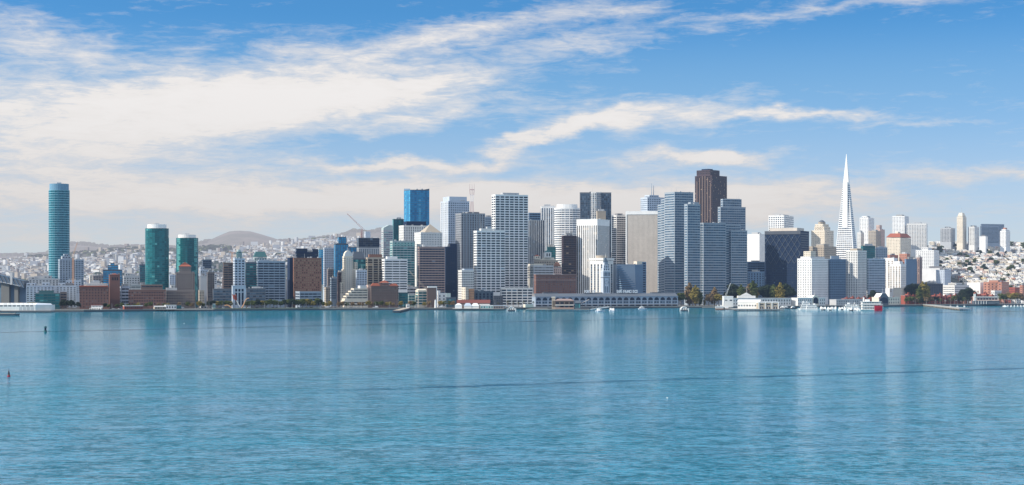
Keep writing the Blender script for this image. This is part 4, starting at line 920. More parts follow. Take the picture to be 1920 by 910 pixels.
# ================================================================== THE SETTING
def grid_mesh(name, pxs, ds, zf, m):
    mb = MB(); n = len(pxs)
    for d in ds:
        for px in pxs: mb.v.append((U(px) * d(px) if callable(d) else U(px) * d, d(px) if callable(d) else d, zf(px, d(px) if callable(d) else d)))
    k = mb.mat(m)
    for j in range(len(ds) - 1):
        for i in range(n - 1):
            mb.f.append((j * n + i, j * n + i + 1, (j + 1) * n + i + 1, (j + 1) * n + i)); mb.mi.append(k)
    return mb.build(name, smooth=True)
def ground_mat():
    m, nt = new_mat('ground'); n = N(nt)
    geo = n.add('ShaderNodeNewGeometry'); pos = geo.outputs['Position']
    sep = n.add('ShaderNodeSeparateXYZ'); n.lk(pos, sep.inputs[0])
    a = n.noise(pos, .004, 5, .6); c = n.noise(n.mapping(pos, (1, .5, 1)), .012, 5, .7); d = n.noise(pos, .05, 4, .7)
    veg = n.mix(n.ramp(d, .35, .7), (.030, .042, .030), (.085, .085, .052))
    dry = n.mix(n.ramp(c, .4, .6), (.085, .07, .06), (.15, .125, .10))
    hillc = n.mix(n.ramp(a, .45, .58), veg, dry)
    flat = n.mix(n.ramp(d, .4, .6), (.10, .10, .10), (.22, .21, .19))
    zf = n.ramp(sep.outputs['Z'], 8, 60)
    col = n.mix(zf, flat, hillc)
    p = n.add('ShaderNodeBsdfPrincipled'); n.lk(col, p.inputs['Base Color']); p.inputs['Roughness'].default_value = .95
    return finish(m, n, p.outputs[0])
GM = ground_mat()
pxs = list(range(-420, 2421, 10)); offs = [0, 30, 60, 100, 160] + list(range(200, 1301, 55))
ds = [(lambda px, o=o: shoreD(px) + o) for o in offs] + [4400, 4700, 5000, 5300, 5600, 5900, 6200, 6400, 6550, 6800, 7100, 7300, 7600, 7900, 8200, 8500, 8750, 8900, 9000, 9150, 9400, 10000, 11500]
g = grid_mesh('ground', pxs, ds, lambda px, d: terrain(px, d), GM); tag(g, 'city ground and the low hills behind it', 'ground', kind='structure')
# quay wall and promenade
mb = MB(); km = W('dirtyconc'); dk = W('darkgrey')
for px in range(-420, 2420, 10):
    A, B_ = pt(px, shoreD(px), 0), pt(px + 10, shoreD(px + 10), 0)
    ax, ay, bx, by = A.x, A.y, B_.x, B_.y
    mb.face([(ax, ay - 9, -2), (bx, by - 9, -2), (bx, by - 9, 1.9), (ax, ay - 9, 1.9)], dk)  # dark lower face painted for the shade among the pilings
    mb.face([(ax, ay - 9.4, 1.9), (bx, by - 9.4, 1.9), (bx, by - 9.4, 3.2), (ax, ay - 9.4, 3.2)], km)
    mb.face([(ax, ay - 9.4, 1.9), (ax, ay - 9, 1.9), (bx, by - 9, 1.9), (bx, by - 9.4, 1.9)], km)
    mb.face([(ax, ay - 9.4, 3.2), (bx, by - 9.4, 3.2), (bx, by + 6, 3.2), (ax, ay + 6, 3.2)], km)
mb.build('quay'); tag(bpy.data.objects['quay'], 'concrete quay wall along the whole waterfront', 'quay', kind='structure')
mb = MB()
for px in range(-420, 2420, 10):
    A, B_ = pt(px, shoreD(px), 0), pt(px + 10, shoreD(px + 10), 0)
    mb.face([(A.x, A.y + 8, 3.35), (B_.x, B_.y + 8, 3.35), (B_.x, B_.y + 17, 3.35), (A.x, A.y + 17, 3.35)], W('asphalt'))
tag(mb.build('road'), 'waterfront road', 'road', kind='structure')

# ---- water
def water_mat():
    m, nt = new_mat('bay_water'); n = N(nt)
    geo = n.add('ShaderNodeNewGeometry'); pos = geo.outputs['Position']
    sep = n.add('ShaderNodeSeparateXYZ'); n.lk(pos, sep.inputs[0]); X, Y = sep.outputs['X'], sep.outputs['Y']
    wob = n.math('MULTIPLY', n.math('SUBTRACT', n.noise(pos, .03, 5, .65), .5), 11.0)
    # boat wakes: long smoother dark lines lying on the bay
    def wake(px0, py0, px1, py1, wid, s0, s1):
        d0, d1 = F * H / (py0 - HY), F * H / (py1 - HY); x0, x1 = U(px0) * d0, U(px1) * d1
        L = math.hypot(x1 - x0, d1 - d0); nx, ny = -(d1 - d0) / L, (x1 - x0) / L
        dist = n.math('ADD', n.math('ADD', n.math('MULTIPLY', X, nx), n.math('MULTIPLY', Y, ny)), -(x0 * nx + d0 * ny))
        dist = n.math('ABSOLUTE', n.math('ADD', dist, wob))
        w = n.ramp(dist, wid, wid * .25)
        return n.math('MULTIPLY', w, n.ramp(X, min(x0, x1) - 5, min(x0, x1) + s0))
    wk = n.math('MAXIMUM', wake(440, 738.5, 1920, 691, 9, 90, 0), wake(-60, 625, 800, 607, 26, 5, 0))
    wk = n.math('MAXIMUM', wk, n.math('MULTIPLY', wake(960, 607, 1920, 590, 20, 30, 0), .45))
    wk = n.math('MULTIPLY', wk, n.ramp(n.noise(n.mapping(pos, (.25, 1, 1)), .10, 4, .7), .36, .60, .25, 1))
    # patches of wind: calmer and rougher water
    patch = n.noise(n.mapping(pos, (1, .35, 1)), .006, 4, .6)
    patch2 = n.noise(n.mapping(pos, (.4, 1, 1)), .02, 4, .65)
    near = n.ramp(Y, 1500, 250, 0, 1, False)
    rough_ = n.math('MULTIPLY_ADD', n.ramp(patch, .35, .65), .05, .085)
    h1 = n.noise(n.mapping(pos, (.75, 1.25, 1), rot=(0, 0, .25)), .24, 4, .62, .4)
    h2 = n.noise(n.mapping(pos, (.8, 1.3, 1), rot=(0, 0, -.35)), .075, 3, .55, .3)
    rip1 = n.noise(n.mapping(pos, (.8, 1, 1), rot=(0, 0, .12)), .42, 5, .72, .3)
    rip2 = n.noise(n.mapping(pos, (.7, 1, 1), rot=(0, 0, -.1)), .10, 4, .62, .4)
    rip = n.math('ADD', n.math('MULTIPLY', rip1, .65), n.math('MULTIPLY', rip2, .35))
    h3 = n.noise(n.mapping(pos, (.7, 1.2, 1), rot=(0, 0, .1)), .9, 2, .6)
    hh = n.math('ADD', n.math('MULTIPLY', h1, .85), n.math('MULTIPLY', h2, 1.5)); hh = n.math('ADD', hh, n.math('MULTIPLY', h3, .18))
    amp = n.math('MULTIPLY', n.math('MULTIPLY_ADD', n.math('POWER', near, 1.5), 1.5, .13), n.ramp(patch2, .3, .7, .6, 1.35))
    hh = n.math('MULTIPLY', hh, amp)
    hh = n.math('ADD', hh, n.math('MULTIPLY', wk, -.0))
    bp = n.add('ShaderNodeBump'); bp.inputs['Strength'].default_value = 1.0; bp.inputs['Distance'].default_value = 1.0; n.lk(hh, bp.inputs['Height'])
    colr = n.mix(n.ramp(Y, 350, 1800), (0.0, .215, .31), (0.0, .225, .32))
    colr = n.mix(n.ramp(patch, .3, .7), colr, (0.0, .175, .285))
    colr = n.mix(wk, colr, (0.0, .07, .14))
    trough = n.math('MULTIPLY_ADD', n.ramp(rip, .40, .60, -.55, .35), n.ramp(Y, 300, 1600, 1.0, .2, False), 1.0)  # wave shading painted into the water colour: troughs darker, crests lighter
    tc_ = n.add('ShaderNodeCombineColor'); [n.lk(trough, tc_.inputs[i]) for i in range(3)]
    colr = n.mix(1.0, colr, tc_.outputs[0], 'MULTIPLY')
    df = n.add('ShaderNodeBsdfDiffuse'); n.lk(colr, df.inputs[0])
    gl = n.add('ShaderNodeBsdfGlossy'); n.lk(rough_, gl.inputs['Roughness']); n.lk(bp.outputs[0], gl.inputs['Normal']); gl.inputs['Color'].default_value = (.90, .95, 1, 1)
    fr = n.add('ShaderNodeFresnel'); fr.inputs['IOR'].default_value = 1.33; n.lk(bp.outputs[0], fr.inputs['Normal'])
    f = n.math('MULTIPLY', fr.outputs[0], 1.32)
    rr_ = n.ramp(rip, .43, .57, -.62, .42)  # ripple glints and dark facets painted by varying the reflection share
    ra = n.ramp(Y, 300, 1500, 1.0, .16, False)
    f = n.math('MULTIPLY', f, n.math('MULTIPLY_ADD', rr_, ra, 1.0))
    f = n.math('MULTIPLY', f, n.math('MULTIPLY_ADD', wk, -.72, 1.0))
    f = n.math('MINIMUM', f, .68)
    mx = n.add('ShaderNodeMixShader'); n.lk(f, mx.inputs[0]); n.lk(df.outputs[0], mx.inputs[1]); n.lk(gl.outputs[0], mx.inputs[2])
    out = n.add('ShaderNodeOutputMaterial'); n.lk(mx.outputs[0], out.inputs['Surface'])
    return m
mb = MB(); mb.face([(-6000, -400, 0), (6000, -400, 0), (6000, 3300, 0), (-6000, 3300, 0)], water_mat())
tag(mb.build('water'), 'calm blue bay water', 'water', kind='structure')

# ================================================================== TREES
def leaf_mat(name, c0, c1):
    m, nt = new_mat(name); n = N(nt); tc = n.add('ShaderNodeTexCoord').outputs['Object']
    c = n.mix(n.ramp(n.noise(tc, .55, 3, .6), .35, .65), c0, c1)
    p = n.add('ShaderNodeBsdfPrincipled'); n.lk(c, p.inputs['Base Color']); p.inputs['Roughness'].default_value = .8; p.inputs['Specular IOR Level'].default_value = .2
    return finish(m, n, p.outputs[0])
LEAF = dict(green=leaf_mat('leaf_green', (.045, .065, .022), (.12, .14, .04)), dark=leaf_mat('leaf_dark', (.012, .024, .016), (.03, .045, .024)),
            yellow=leaf_mat('leaf_yellow', (.14, .12, .03), (.32, .24, .06)), brown=leaf_mat('leaf_brown', (.14, .10, .055), (.27, .18, .09)),
            palm=leaf_mat('leaf_palm', (.05, .06, .03), (.11, .11, .05)))
BARK = W('wood')
def make_tree(name, leaf, h, w, kind, seed, n=620):
    rr = random.Random(seed); t = empty(name, (0, -900, 0))
    mb = MB()
    th = h * (.12 if kind == 'poplar' else .35)
    mb.bar((0, 0, -.3), (rr.uniform(-.2, .2), 0, th), h * .03, BARK, h * .018, 7)
    for k in range(6):
        a = rr.uniform(0, 6.28); up = rr.uniform(.5, .85) * h; sp = w * (.2 if kind == 'poplar' else .34)
        mb.bar((0, 0, th * .8), (math.cos(a) * sp, math.sin(a) * sp, up), h * .015, BARK, h * .004, 5)
    mb.build('trunk', t)
    mb = MB(); blobs = []
    nb = 15 if kind != 'poplar' else 20
    for k in range(nb):
        if kind == 'poplar':
            f = (k + .5) / nb; z = h * (.14 + .83 * f); r = w * .5 * math.sqrt(max(.06, 1 - abs(2 * f - .85) ** 2.6 * .98)); q = rr.uniform(0, 6.28)
            blobs.append((math.cos(q) * r * .35, math.sin(q) * r * .35, z, r * rr.uniform(.6, .95), h * .085))
        else:
            q = rr.uniform(0, 6.28); e = rr.uniform(-.35, 1); z = h * .62 + e * h * .30; rad = w * .36 * math.sqrt(max(.05, 1 - (e * .9) ** 2)) * rr.uniform(.4, 1)
            blobs.append((math.cos(q) * rad, math.sin(q) * rad, z, w * rr.uniform(.14, .24), h * rr.uniform(.09, .15)))
    lm = LEAF[leaf]
    for k in range(int(n * 2.7)):
        bx, by, bz, br, bh = rr.choice(blobs); u = Vector((rr.gauss(0, 1), rr.gauss(0, 1), rr.gauss(0, 1))).normalized() * rr.uniform(.65, 1.08)
        c = Vector((bx + u.x * br, by + u.y * br, bz + u.z * bh)); s = rr.uniform(.24, .5) * (h / 14) ** .3
        nrm = (u + Vector((rr.gauss(0, .5), rr.gauss(0, .5), rr.gauss(0, .5)))).normalized(); q = nrm.to_track_quat('Z', 'Y')
        r0 = rr.uniform(0, 3)
        mb.face([tuple(c + q @ Vector((s * math.cos(r0 + j * 1.57) * (1.3 if j % 2 else .8), s * math.sin(r0 + j * 1.57), 0))) for j in range(4)], lm)
    mb.build('crown', t); kids(t); return t
def make_palm(seed):
    rr = random.Random(seed); t = empty('palm_tree', (0, -900, 0)); mb = MB(); mb.bar((0, 0, -.2), (.2, 0, 9.5), .38, BARK, .28, 7); mb.build('trunk', t)
    mb = MB()
    for k in range(26):
        a = k * 2.399; el = rr.uniform(-.2, 1.1); L = rr.uniform(2.8, 3.8); p = Vector((.2, 0, 9.4)); prev = None
        for j in range(5):
            f = j / 4; q = p + Vector((math.cos(a) * L * f * math.cos(el), math.sin(a) * L * f * math.cos(el), L * f * math.sin(el) - 2.4 * f * f)); wd = .5 * (1 - f * .8)
            side = Vector((-math.sin(a), math.cos(a), 0)) * wd
            if prev: mb.face([prev[0], q + side * 0 + side, q - side, prev[1]], LEAF['palm'])
            prev = (q + side, q - side)
    mb.build('crown', t); kids(t); return t
TREEP = {}
def tree(kind, px, py_base, h_px, label, group, off=None, wscale=1.0, ):
    """kind = 'round-green' etc; stands on the ground at off metres behind the quay edge"""
    D = shoreD(px) + off; gz = terrain(px, D) + (0.2 if off < 6 else 0.0); hm = h_px * D / F * (1.2 if kind.startswith('round') else 1)
    if kind not in TREEP:
        sh, lf = kind.split('-')
        nm = {'round': 'street_tree', 'poplar': 'poplar_tree', 'palm': 'palm_tree', 'big': 'large_tree'}[sh]
        if sh == 'palm': pr = [make_palm(5), make_palm(8)]
        elif sh == 'poplar': pr = [make_tree(nm, lf, 20, 7.5, 'poplar', q, 900) for q in (1, 2)]
        elif sh == 'big': pr = [make_tree(nm, lf, 18, 17, 'round', q, 1300) for q in (3, 4)]
        else: pr = [make_tree(nm, lf, 10, 9, 'round', q, 620) for q in (5, 6, 7)]
        TREEP[kind] = [pr, {'round': 10, 'poplar': 20, 'palm': 11.5, 'big': 18}[sh], 0, [False] * len(pr)]
    P = TREEP[kind]; i = random.randrange(len(P[0])); src = P[0][i]
    if P[3][i]: o = copy_tree(src)
    else: o = src; P[3][i] = True
    s = hm / P[1]; o.location = (U(px) * D, D, gz); o.scale = (s * wscale, s * wscale, s); o.rotation_euler = (0, 0, random.uniform(0, 6.28))
    tag(o, label, 'tree', group); return o
rt = random.Random(11)
# street trees in front of the western blocks
GT = 'street trees along the promenade'
for px in list(range(118, 150, 9)): tree('round-dark', px + rt.uniform(-2, 2), 0, rt.uniform(11, 18), 'dark leafy tree on the shore beside the dark teal offices', 'dark shore trees', rt.uniform(12, 24))
for px in (25, 33, 40, 47, 55, 62): tree('round-brown' if px in (40, 47) else 'round-green', px, 0, rt.uniform(8, 12), 'small autumn tree behind the white pier shed', 'trees behind the pier shed', 12)
for px in list(range(196, 402, 11)):
    if 203 < px < 206: continue
    k = rt.choice(['round-green', 'round-green', 'round-yellow', 'round-brown', 'round-dark'])
    lab = {'green': 'round green street tree before the long brick buildings', 'yellow': 'yellowing street tree before the long brick buildings', 'brown': 'rusty brown street tree before the long brick buildings', 'dark': 'dark green street tree before the long brick buildings'}[k.split('-')[1]]
    tree(k, px + rt.uniform(-3, 3), 0, rt.uniform(7, 12.5), lab, GT, rt.uniform(4, 20))
for px in [402, 409, 416, 424, 432, 462, 470, 478, 485, 492, 500, 507, 515, 521, 528, 534, 540, 547, 553, 560, 566, 573, 580, 587, 594, 600]:
    k = rt.choice(['round-green', 'round-green', 'round-dark', 'round-yellow'])
    lab = {'green': 'round green tree on the lawn by the bow and arrow sculpture and east of it', 'dark': 'dark green tree on the lawn by the bow and arrow sculpture and east of it', 'yellow': 'olive yellow tree on the lawn by the bow and arrow sculpture and east of it'}[k.split('-')[1]]
    tree(k, px + rt.uniform(-2, 2), 0, rt.uniform(11, 15), lab, 'trees on the sculpture lawn', rt.uniform(9, 20))
for px in [606, 612, 618, 633, 642, 650, 662, 672, 681, 690, 697, 706, 716, 724, 731, 738, 752, 768, 776, 797, 806, 826, 834, 842, 850]:
    k = rt.choice(['round-yellow', 'round-brown', 'round-brown', 'round-green'])
    lab = {'green': 'green street tree before the cream terraces and brick hotel block', 'brown': 'thin brown street tree before the cream terraces and brick hotel block', 'yellow': 'golden street tree before the cream terraces and brick hotel block'}[k.split('-')[1]]
    tree(k, px + rt.uniform(-2, 2), 0, rt.uniform(8, 12), lab, 'street trees before the cream terraces', rt.uniform(7, 22))
tree('round-green', 845, 0, 15, 'green tree at the gap under the navy slab', None, 60)
for px in (905, 915, 934, 952, 962, 972, 982, 992, 1000): tree('palm-palm', px, 0, rt.uniform(10, 14), 'tall palm on the plaza near the end of the arcaded terminal', 'palms on the plaza', rt.uniform(15, 30))
for px, h, k, lab in ((1293, 46, 'poplar-brown', 'tall grey-brown poplar at the park edge by the tall stepped slab tower'), (1304, 41, 'poplar-yellow', 'tall golden poplar leaning by the grey-brown one at the park edge'),
                      (1312, 30, 'poplar-green', 'olive poplar in the same clump as the golden poplar'), (1299, 24, 'round-yellow', 'low yellow tree at the foot of the golden poplar'), (1339, 37, 'poplar-brown', 'lone cone-shaped orange-brown tree between two round ones'),
                      (1329, 20, 'round-brown', 'round brown tree left of the lone cone-shaped tree'), (1347, 20, 'round-yellow', 'round golden tree right of the lone cone-shaped tree'), (1321, 12, 'poplar-yellow', 'little yellow poplar near the ferry shelter'),
                      (1277, 22, 'round-green', 'green tree hugging the end of the arcaded terminal'), (1364, 17, 'round-green', 'green tree behind the white pier block with the crane'),
                      (1390, 42, 'poplar-green', 'dark olive poplar behind the pier gable'), (1405, 43, 'poplar-brown', 'slim brown poplar right of the pier gable flagpole'), (1414, 40, 'poplar-yellow', 'plump golden poplar behind the pier sheds'),
                      (1411, 50, 'poplar-green', 'tallest green-topped poplar behind the golden one'), (1451, 42, 'poplar-green', 'thin green poplar in front of the black cross-braced block'), (1462, 46, 'poplar-yellow', 'yellow-tipped poplar in front of the black cross-braced block'),
                      (1724, 0, '', '')):
    if k: tree(k, px, 0, h * .92, lab, None, rt.uniform(40, 62), 1.25 if 'poplar' in k else 1)
for px in (1372, 1382, 1398, 1422, 1432, 1441, 1446, 1456, 1470, 1478): tree('big-dark', px, 0, rt.uniform(26, 40), 'dark shaded park tree below the black cross-braced block', 'dark park trees', rt.uniform(64, 88))
tree('big-dark', 1637, 0, 26, 'big dark dome-shaped tree left of the arched dark pier gable', None, 70); tree('big-dark', 1648, 0, 22, 'second big dark tree beside the dome-shaped one', None, 76)
tree('big-dark', 1708, 0, 38, 'tall dark evergreen behind the red brick terraces', None, 95); tree('big-dark', 1716, 0, 34, 'dark evergreen close right of the tall one behind the terraces', None, 98)
for px, h, k in ((1724, 34, 'poplar-green'), (1730, 42, 'poplar-yellow'), (1736, 40, 'poplar-yellow')): tree(k, px, 0, h, {1724: 'green poplar at the left of the yellow poplar pair', 1730: 'left one of the two tall yellow poplars before the brick terraces', 1736: 'right one of the two tall yellow poplars before the brick terraces'}[px], None, 22, 1.05)
for px in (1804, 1810, 1816, 1823): tree('big-dark', px, 0, rt.uniform(22, 30), 'dark spreading tree right of the brick terraces', 'dark trees right of the brick terraces', rt.uniform(28, 40))
for px in range(1700, 1826, 9):
    k = rt.choice(['round-green', 'round-dark', 'palm-palm', 'round-brown'])
    tree(k, px, 0, rt.uniform(9, 14), {'round-green': 'green street tree in front of the red brick terraces', 'round-dark': 'dark street tree in front of the red brick terraces', 'palm-palm': 'palm in front of the red brick terraces', 'round-brown': 'brown street tree in front of the red brick terraces'}[k], 'trees before the brick terraces', rt.uniform(6, 16))
for px in range(1876, 1925, 7):
    k = rt.choice(['round-brown', 'round-yellow', 'round-green'])
    tree(k, px, 0, rt.uniform(12, 18), {'round-brown': 'brown leafy tree at the far end of the waterfront', 'round-yellow': 'yellow-green tree at the far end of the waterfront', 'round-green': 'green tree at the far end of the waterfront'}[k], 'trees at the far end of the waterfront', rt.uniform(16, 40))
# trees on the right-hand hill
for k in range(95):
    px = rt.uniform(1745, 1935); off = rt.uniform(260, 1150)
    tree('big-dark' if rt.random() < .6 else 'round-green', px, 0, rt.uniform(7, 13), 'dark green tree among the houses on the hillside', 'trees among the hillside houses', off)

# ================================================================== HILLSIDE HOUSES
rh = random.Random(21)
def make_house(seed, wc, rc, lab):
    r = random.Random(seed); w, l, h = r.uniform(9, 14), r.uniform(8, 12), r.uniform(6.5, 10.5)
    root = empty('hill_house', (0, -900, 0)); tag(root, lab, 'house', 'houses on the hillside')
    mb = MB(); mb.box(-w / 2, w / 2, -l / 2, l / 2, -9, h, W(wc)); mb.build('wall', root)
    mb = MB()
    if seed % 3 == 0: hip(mb, -w / 2 - .4, w / 2 + .4, -l / 2 - .4, l / 2 + .4, h + .01, h + 3, W(rc), .75)
    else:
        mb.box(-w / 2 - .2, w / 2 + .2, -l / 2 - .2, l / 2 + .2, h + .01, h + .7, W(wc), W(rc)); mb.box(-w * .2, w * .1, -1, 2, h + .71, h + 2.6, W('offwhite'))
    mb.build('roof', root)
    nf = int(h // 3.2)
    for f in range(nf):
        for k in range(3):
            m = MB(); x = -w / 2 + w * (k + .25) / 3; m.quad((x, -l / 2), (x + w * .15, -l / 2), f * 3.2 + 1.2, f * 3.2 + 2.8, .12, G('mid')); m.build('window', root)
            if k < 2:
                m = MB(); y = l / 2 - l * (k + .3) / 2; m.quad((-w / 2, y), (-w / 2, y - l * .2), f * 3.2 + 1.2, f * 3.2 + 2.8, .12, G('mid')); m.build('window', root)
    kids(root); return root
HC = [('white', 'roofgrey', 'white'), ('offwhite', 'roofgrey', 'off-white'), ('cream', 'tan', 'cream'), ('white', 'slate', 'white'), ('pinkbrick', 'roofgrey', 'salmon'), ('cream', 'roofred', 'cream red-roofed'),
      ('tan', 'roofgrey', 'tan'), ('palegrey', 'roofgrey', 'grey'), ('white', 'roofred', 'white red-roofed'), ('redbrick', 'roofgrey', 'red brick'), ('yellow', 'tan', 'pale yellow'), ('offwhite', 'tan', 'off-white')]
HP = [make_house(i, c[0], c[1], c[2] + ' house among many on the slope at the far right end of the city') for i, c in enumerate(HC)]
used = [False] * len(HP)
weights = [4, 6, 9, 3, 3, 5, 3, 1, 2, 2, 3, 5]
HPLACED = []; cnt = 0; tries = 0
BF = [(q, min(p[0] for p in q), max(p[0] for p in q), min(p[1] for p in q), max(p[1] for p in q)) for q in PLACED]
def free(x, y, r):
    for q, x0, x1, y0, y1 in BF:
        if x + r > x0 and x - r < x1 and y + r > y0 and y - r < y1: return False
    return True
cand = []
while tries < 38000:
    tries += 1
    px = rh.uniform(1560, 2120); off = rh.uniform(75, 1330) if px > 1745 else rh.uniform(200, 900)
    if px < 1735 and rh.random() < .75: continue
    d = shoreD(px) + off; x = U(px) * d
    if any((x - a) ** 2 + (d - c_) ** 2 < 11.8 ** 2 for a, c_ in HPLACED): continue
    if not free(x, d, 11): continue
    HPLACED.append((x, d)); cand.append((off, px, d, x))
cand.sort(key=lambda c: c[0] + (0 if 1738 < c[1] < 1930 else 5000)); main = cand[:290]; rest = cand[290:]
for off, px, d, x in main:
    i = rh.choices(range(len(HP)), weights)[0]
    if off < 330 and rh.random() < .45: i = rh.choice([4, 9])
    if used[i]: o = copy_tree(HP[i])
    else: o = HP[i]; used[i] = True
    o.location = (x, d, terrain(px, d)); o.rotation_euler = (0, 0, R(rh.choice([-28, -28, -33, -22]))); s = rh.uniform(.8, 1.2); o.scale = (s, s, s)
for i, u_ in enumerate(used):
    if not u_:
        for ch in list(HP[i].children): bpy.data.objects.remove(ch)
        bpy.data.objects.remove(HP[i])
mb = MB()
def far_house(mb, x, y, z, w, l, h, ang, wm, rm, win=False):
    ca, sa = math.cos(ang), math.sin(ang)
    P = [(x + u * ca - v * sa, y + u * sa + v * ca) for u, v in ((-w / 2, -l / 2), (w / 2, -l / 2), (w / 2, l / 2), (-w / 2, l / 2))]
    mb.prism(P, z - 4, z + h, wm, rm, bottom=False)
    if win:
        for (a, c_) in ((P[0], P[1]), (P[3], P[0])):
            for q in range(3):
                for e in range(int(h // 3)):
                    p0 = (lerp(a[0], c_[0], (q + .25) / 3), lerp(a[1], c_[1], (q + .25) / 3)); p1 = (lerp(a[0], c_[0], (q + .65) / 3), lerp(a[1], c_[1], (q + .65) / 3))
                    mb.quad(p0, p1, z + e * 3 + 1, z + e * 3 + 2.5, .1, G('mid'))
for off, px, d, x in rest:
    far_house(mb, x, d, terrain(px, d), rh.uniform(8, 13), rh.uniform(8, 12), rh.uniform(6, 10), R(-28), W(rh.choice(['offwhite', 'offwhite', 'cream', 'cream', 'tan', 'palegrey', 'white', 'pink'])), W(rh.choice(['roofgrey', 'tan', 'concrete'])), True)
if mb.f: tag(mb.build('upper_hill_houses'), 'pale houses packed on the upper slope', 'houses', 'houses on the hillside', 'stuff')
# the far-off built-up hills: nobody could count them
def far_field(name, n, pxr, dr, label, seed, dens):
    r = random.Random(seed); mb = MB(); wm = [W(k) for k in ('offwhite', 'palegrey', 'tan', 'tan', 'concrete', 'palegrey', 'greybrown')]; rm = [W(k) for k in ('roofgrey', 'palegrey', 'tan')]
    c = 0
    while c < n:
        px = r.uniform(*pxr); d = r.uniform(*dr); x = U(px) * d
        v = math.sin(x * .0043 + 1.3) * math.sin(d * .0031 + x * .002) + .5 * math.sin(x * .012 + d * .009)
        if v < dens + r.uniform(-.5, .3): continue
        z = terrain(px, d); k = r.choice([1, 1, 2, 2, 3, 4]); w = r.uniform(4.5, 7)
        ang = R(r.choice([-25, -25, 10])); wmc, rmc = r.choice(wm), r.choice(rm)
        far_house(mb, x, d, z, w * k, r.uniform(8, 12), r.uniform(4, 8) + (14 if r.random() < .03 else 0), ang, wmc, rmc)
        c += 1
    tag(mb.build(name), label, 'houses', None, 'stuff')
far_field('distant_houses', 7800, (-250, 1120), (4300, 6500), 'thousands of tiny pale houses covering the hills far behind the city', 31, -.28)
far_field('distant_ridge_houses', 750, (440, 800), (6000, 6500), 'pale houses crowding the ridge line below the twin hills', 32, -.9)
# woods on the distant hills
def woods():
    r = random.Random(41); mb = MB(); lm = LEAF['dark']; lg = LEAF['green']
    for c in range(5200):
        px = r.uniform(-250, 1120); d = r.choice([r.uniform(4400, 6600), r.uniform(6200, 6600), r.uniform(8600, 9050)]); x = U(px) * d
        v = math.sin(x * .0043 + 1.3) * math.sin(d * .0031 + x * .002) + .5 * math.sin(x * .012 + d * .009)
        if v > -.2 + r.uniform(-.3, .3) and d < 8000: continue
        if d > 8000 and 395 < px < 525: continue
        z = terrain(px, d); s = r.uniform(6, 13)
        for q in range(7):
            u = Vector((r.gauss(0, 1), r.gauss(0, .6), r.uniform(0, 1))).normalized(); cpt = Vector((x, d, z)) + Vector((u.x * s, u.y * s, u.z * s * .8)); qq = u.to_track_quat('Z', 'Y')
            mb.face([tuple(cpt + qq @ Vector((s * .55 * a, s * .5 * b_, 0))) for a, b_ in ((-1, -.8), (1, -1), (.8, 1), (-1, .9))], lm if q % 3 else lg)
    tag(mb.build('distant_woods'), 'dark woods on the distant hills', 'woods', None, 'stuff')
woods()
# mid-rise roofs glimpsed through the gaps of the western skyline
rm_ = random.Random(51); c = 0; tries = 0
FW = ['offwhite', 'palegrey', 'tan', 'bluewhite', 'greybrown', 'coolgrey', 'cream', 'brown']
NAMEC = dict(offwhite='off-white', palegrey='pale grey', tan='tan', bluewhite='bluish white', greybrown='grey-brown', coolgrey='cool grey', cream='cream', brown='brown')
while c < 95 and tries < 2500:
    tries += 1
    px = rm_.uniform(110, 800); off = rm_.uniform(330, 1100); d = shoreD(px) + off; x = U(px) * d
    wpx = rm_.uniform(10, 24); wcol = rm_.choice(FW)
    Xc, a_, Wx, Lx = solve(dict(xs=(px, px + 1, px + wpx), a=15, dep=22), d); fp = foot(Xc, d, a_, Wx, Lx, 3)
    if any(overlap(fp, q) for q in PLACED): continue
    top = 546 - off * .028 + rm_.uniform(-6, 5)
    i = build_building(dict(name='city_block', label=NAMEC[wcol] + ' mid-rise block glimpsed between the western towers', cat='building', group='mid-rise blocks between the western towers', xs=(px, px + 1, px + wpx), top=top, off=off, a=15, dep=22,
        wall=wcol, style=('none',), plant=False, nopush=True)); c += 1
    if i['Z'] > 9:
        for f in range(int(min(5, (i['Z'] - 3) // 4))):
            m = MB(); nn = int(i['W'] // 4.5)
            for q in range(nn): m.quad((i['W'] * (q + .2) / nn, 0), (i['W'] * (q + .75) / nn, 0), i['Z'] - 4 * f - 3.4, i['Z'] - 4 * f - 1.6, .12, pick('dark'))
            if m.f: m.build('window_row', i['root'])
# ================================================================== WATERFRONT
def hw(mbo, p, name=None): pass
def place(name, label, cat, px, D, z=0.0, rz=0.0, group=None):
    return tag(empty(name, (U(px) * D, D, z), R(rz)), label, cat, group)
def wD(py): return F * H / (py - HY)      # distance of a waterline seen at py
def part(root, name, fn, smooth=False):
    m = MB(); fn(m); return m.build(name, root, smooth=smooth)
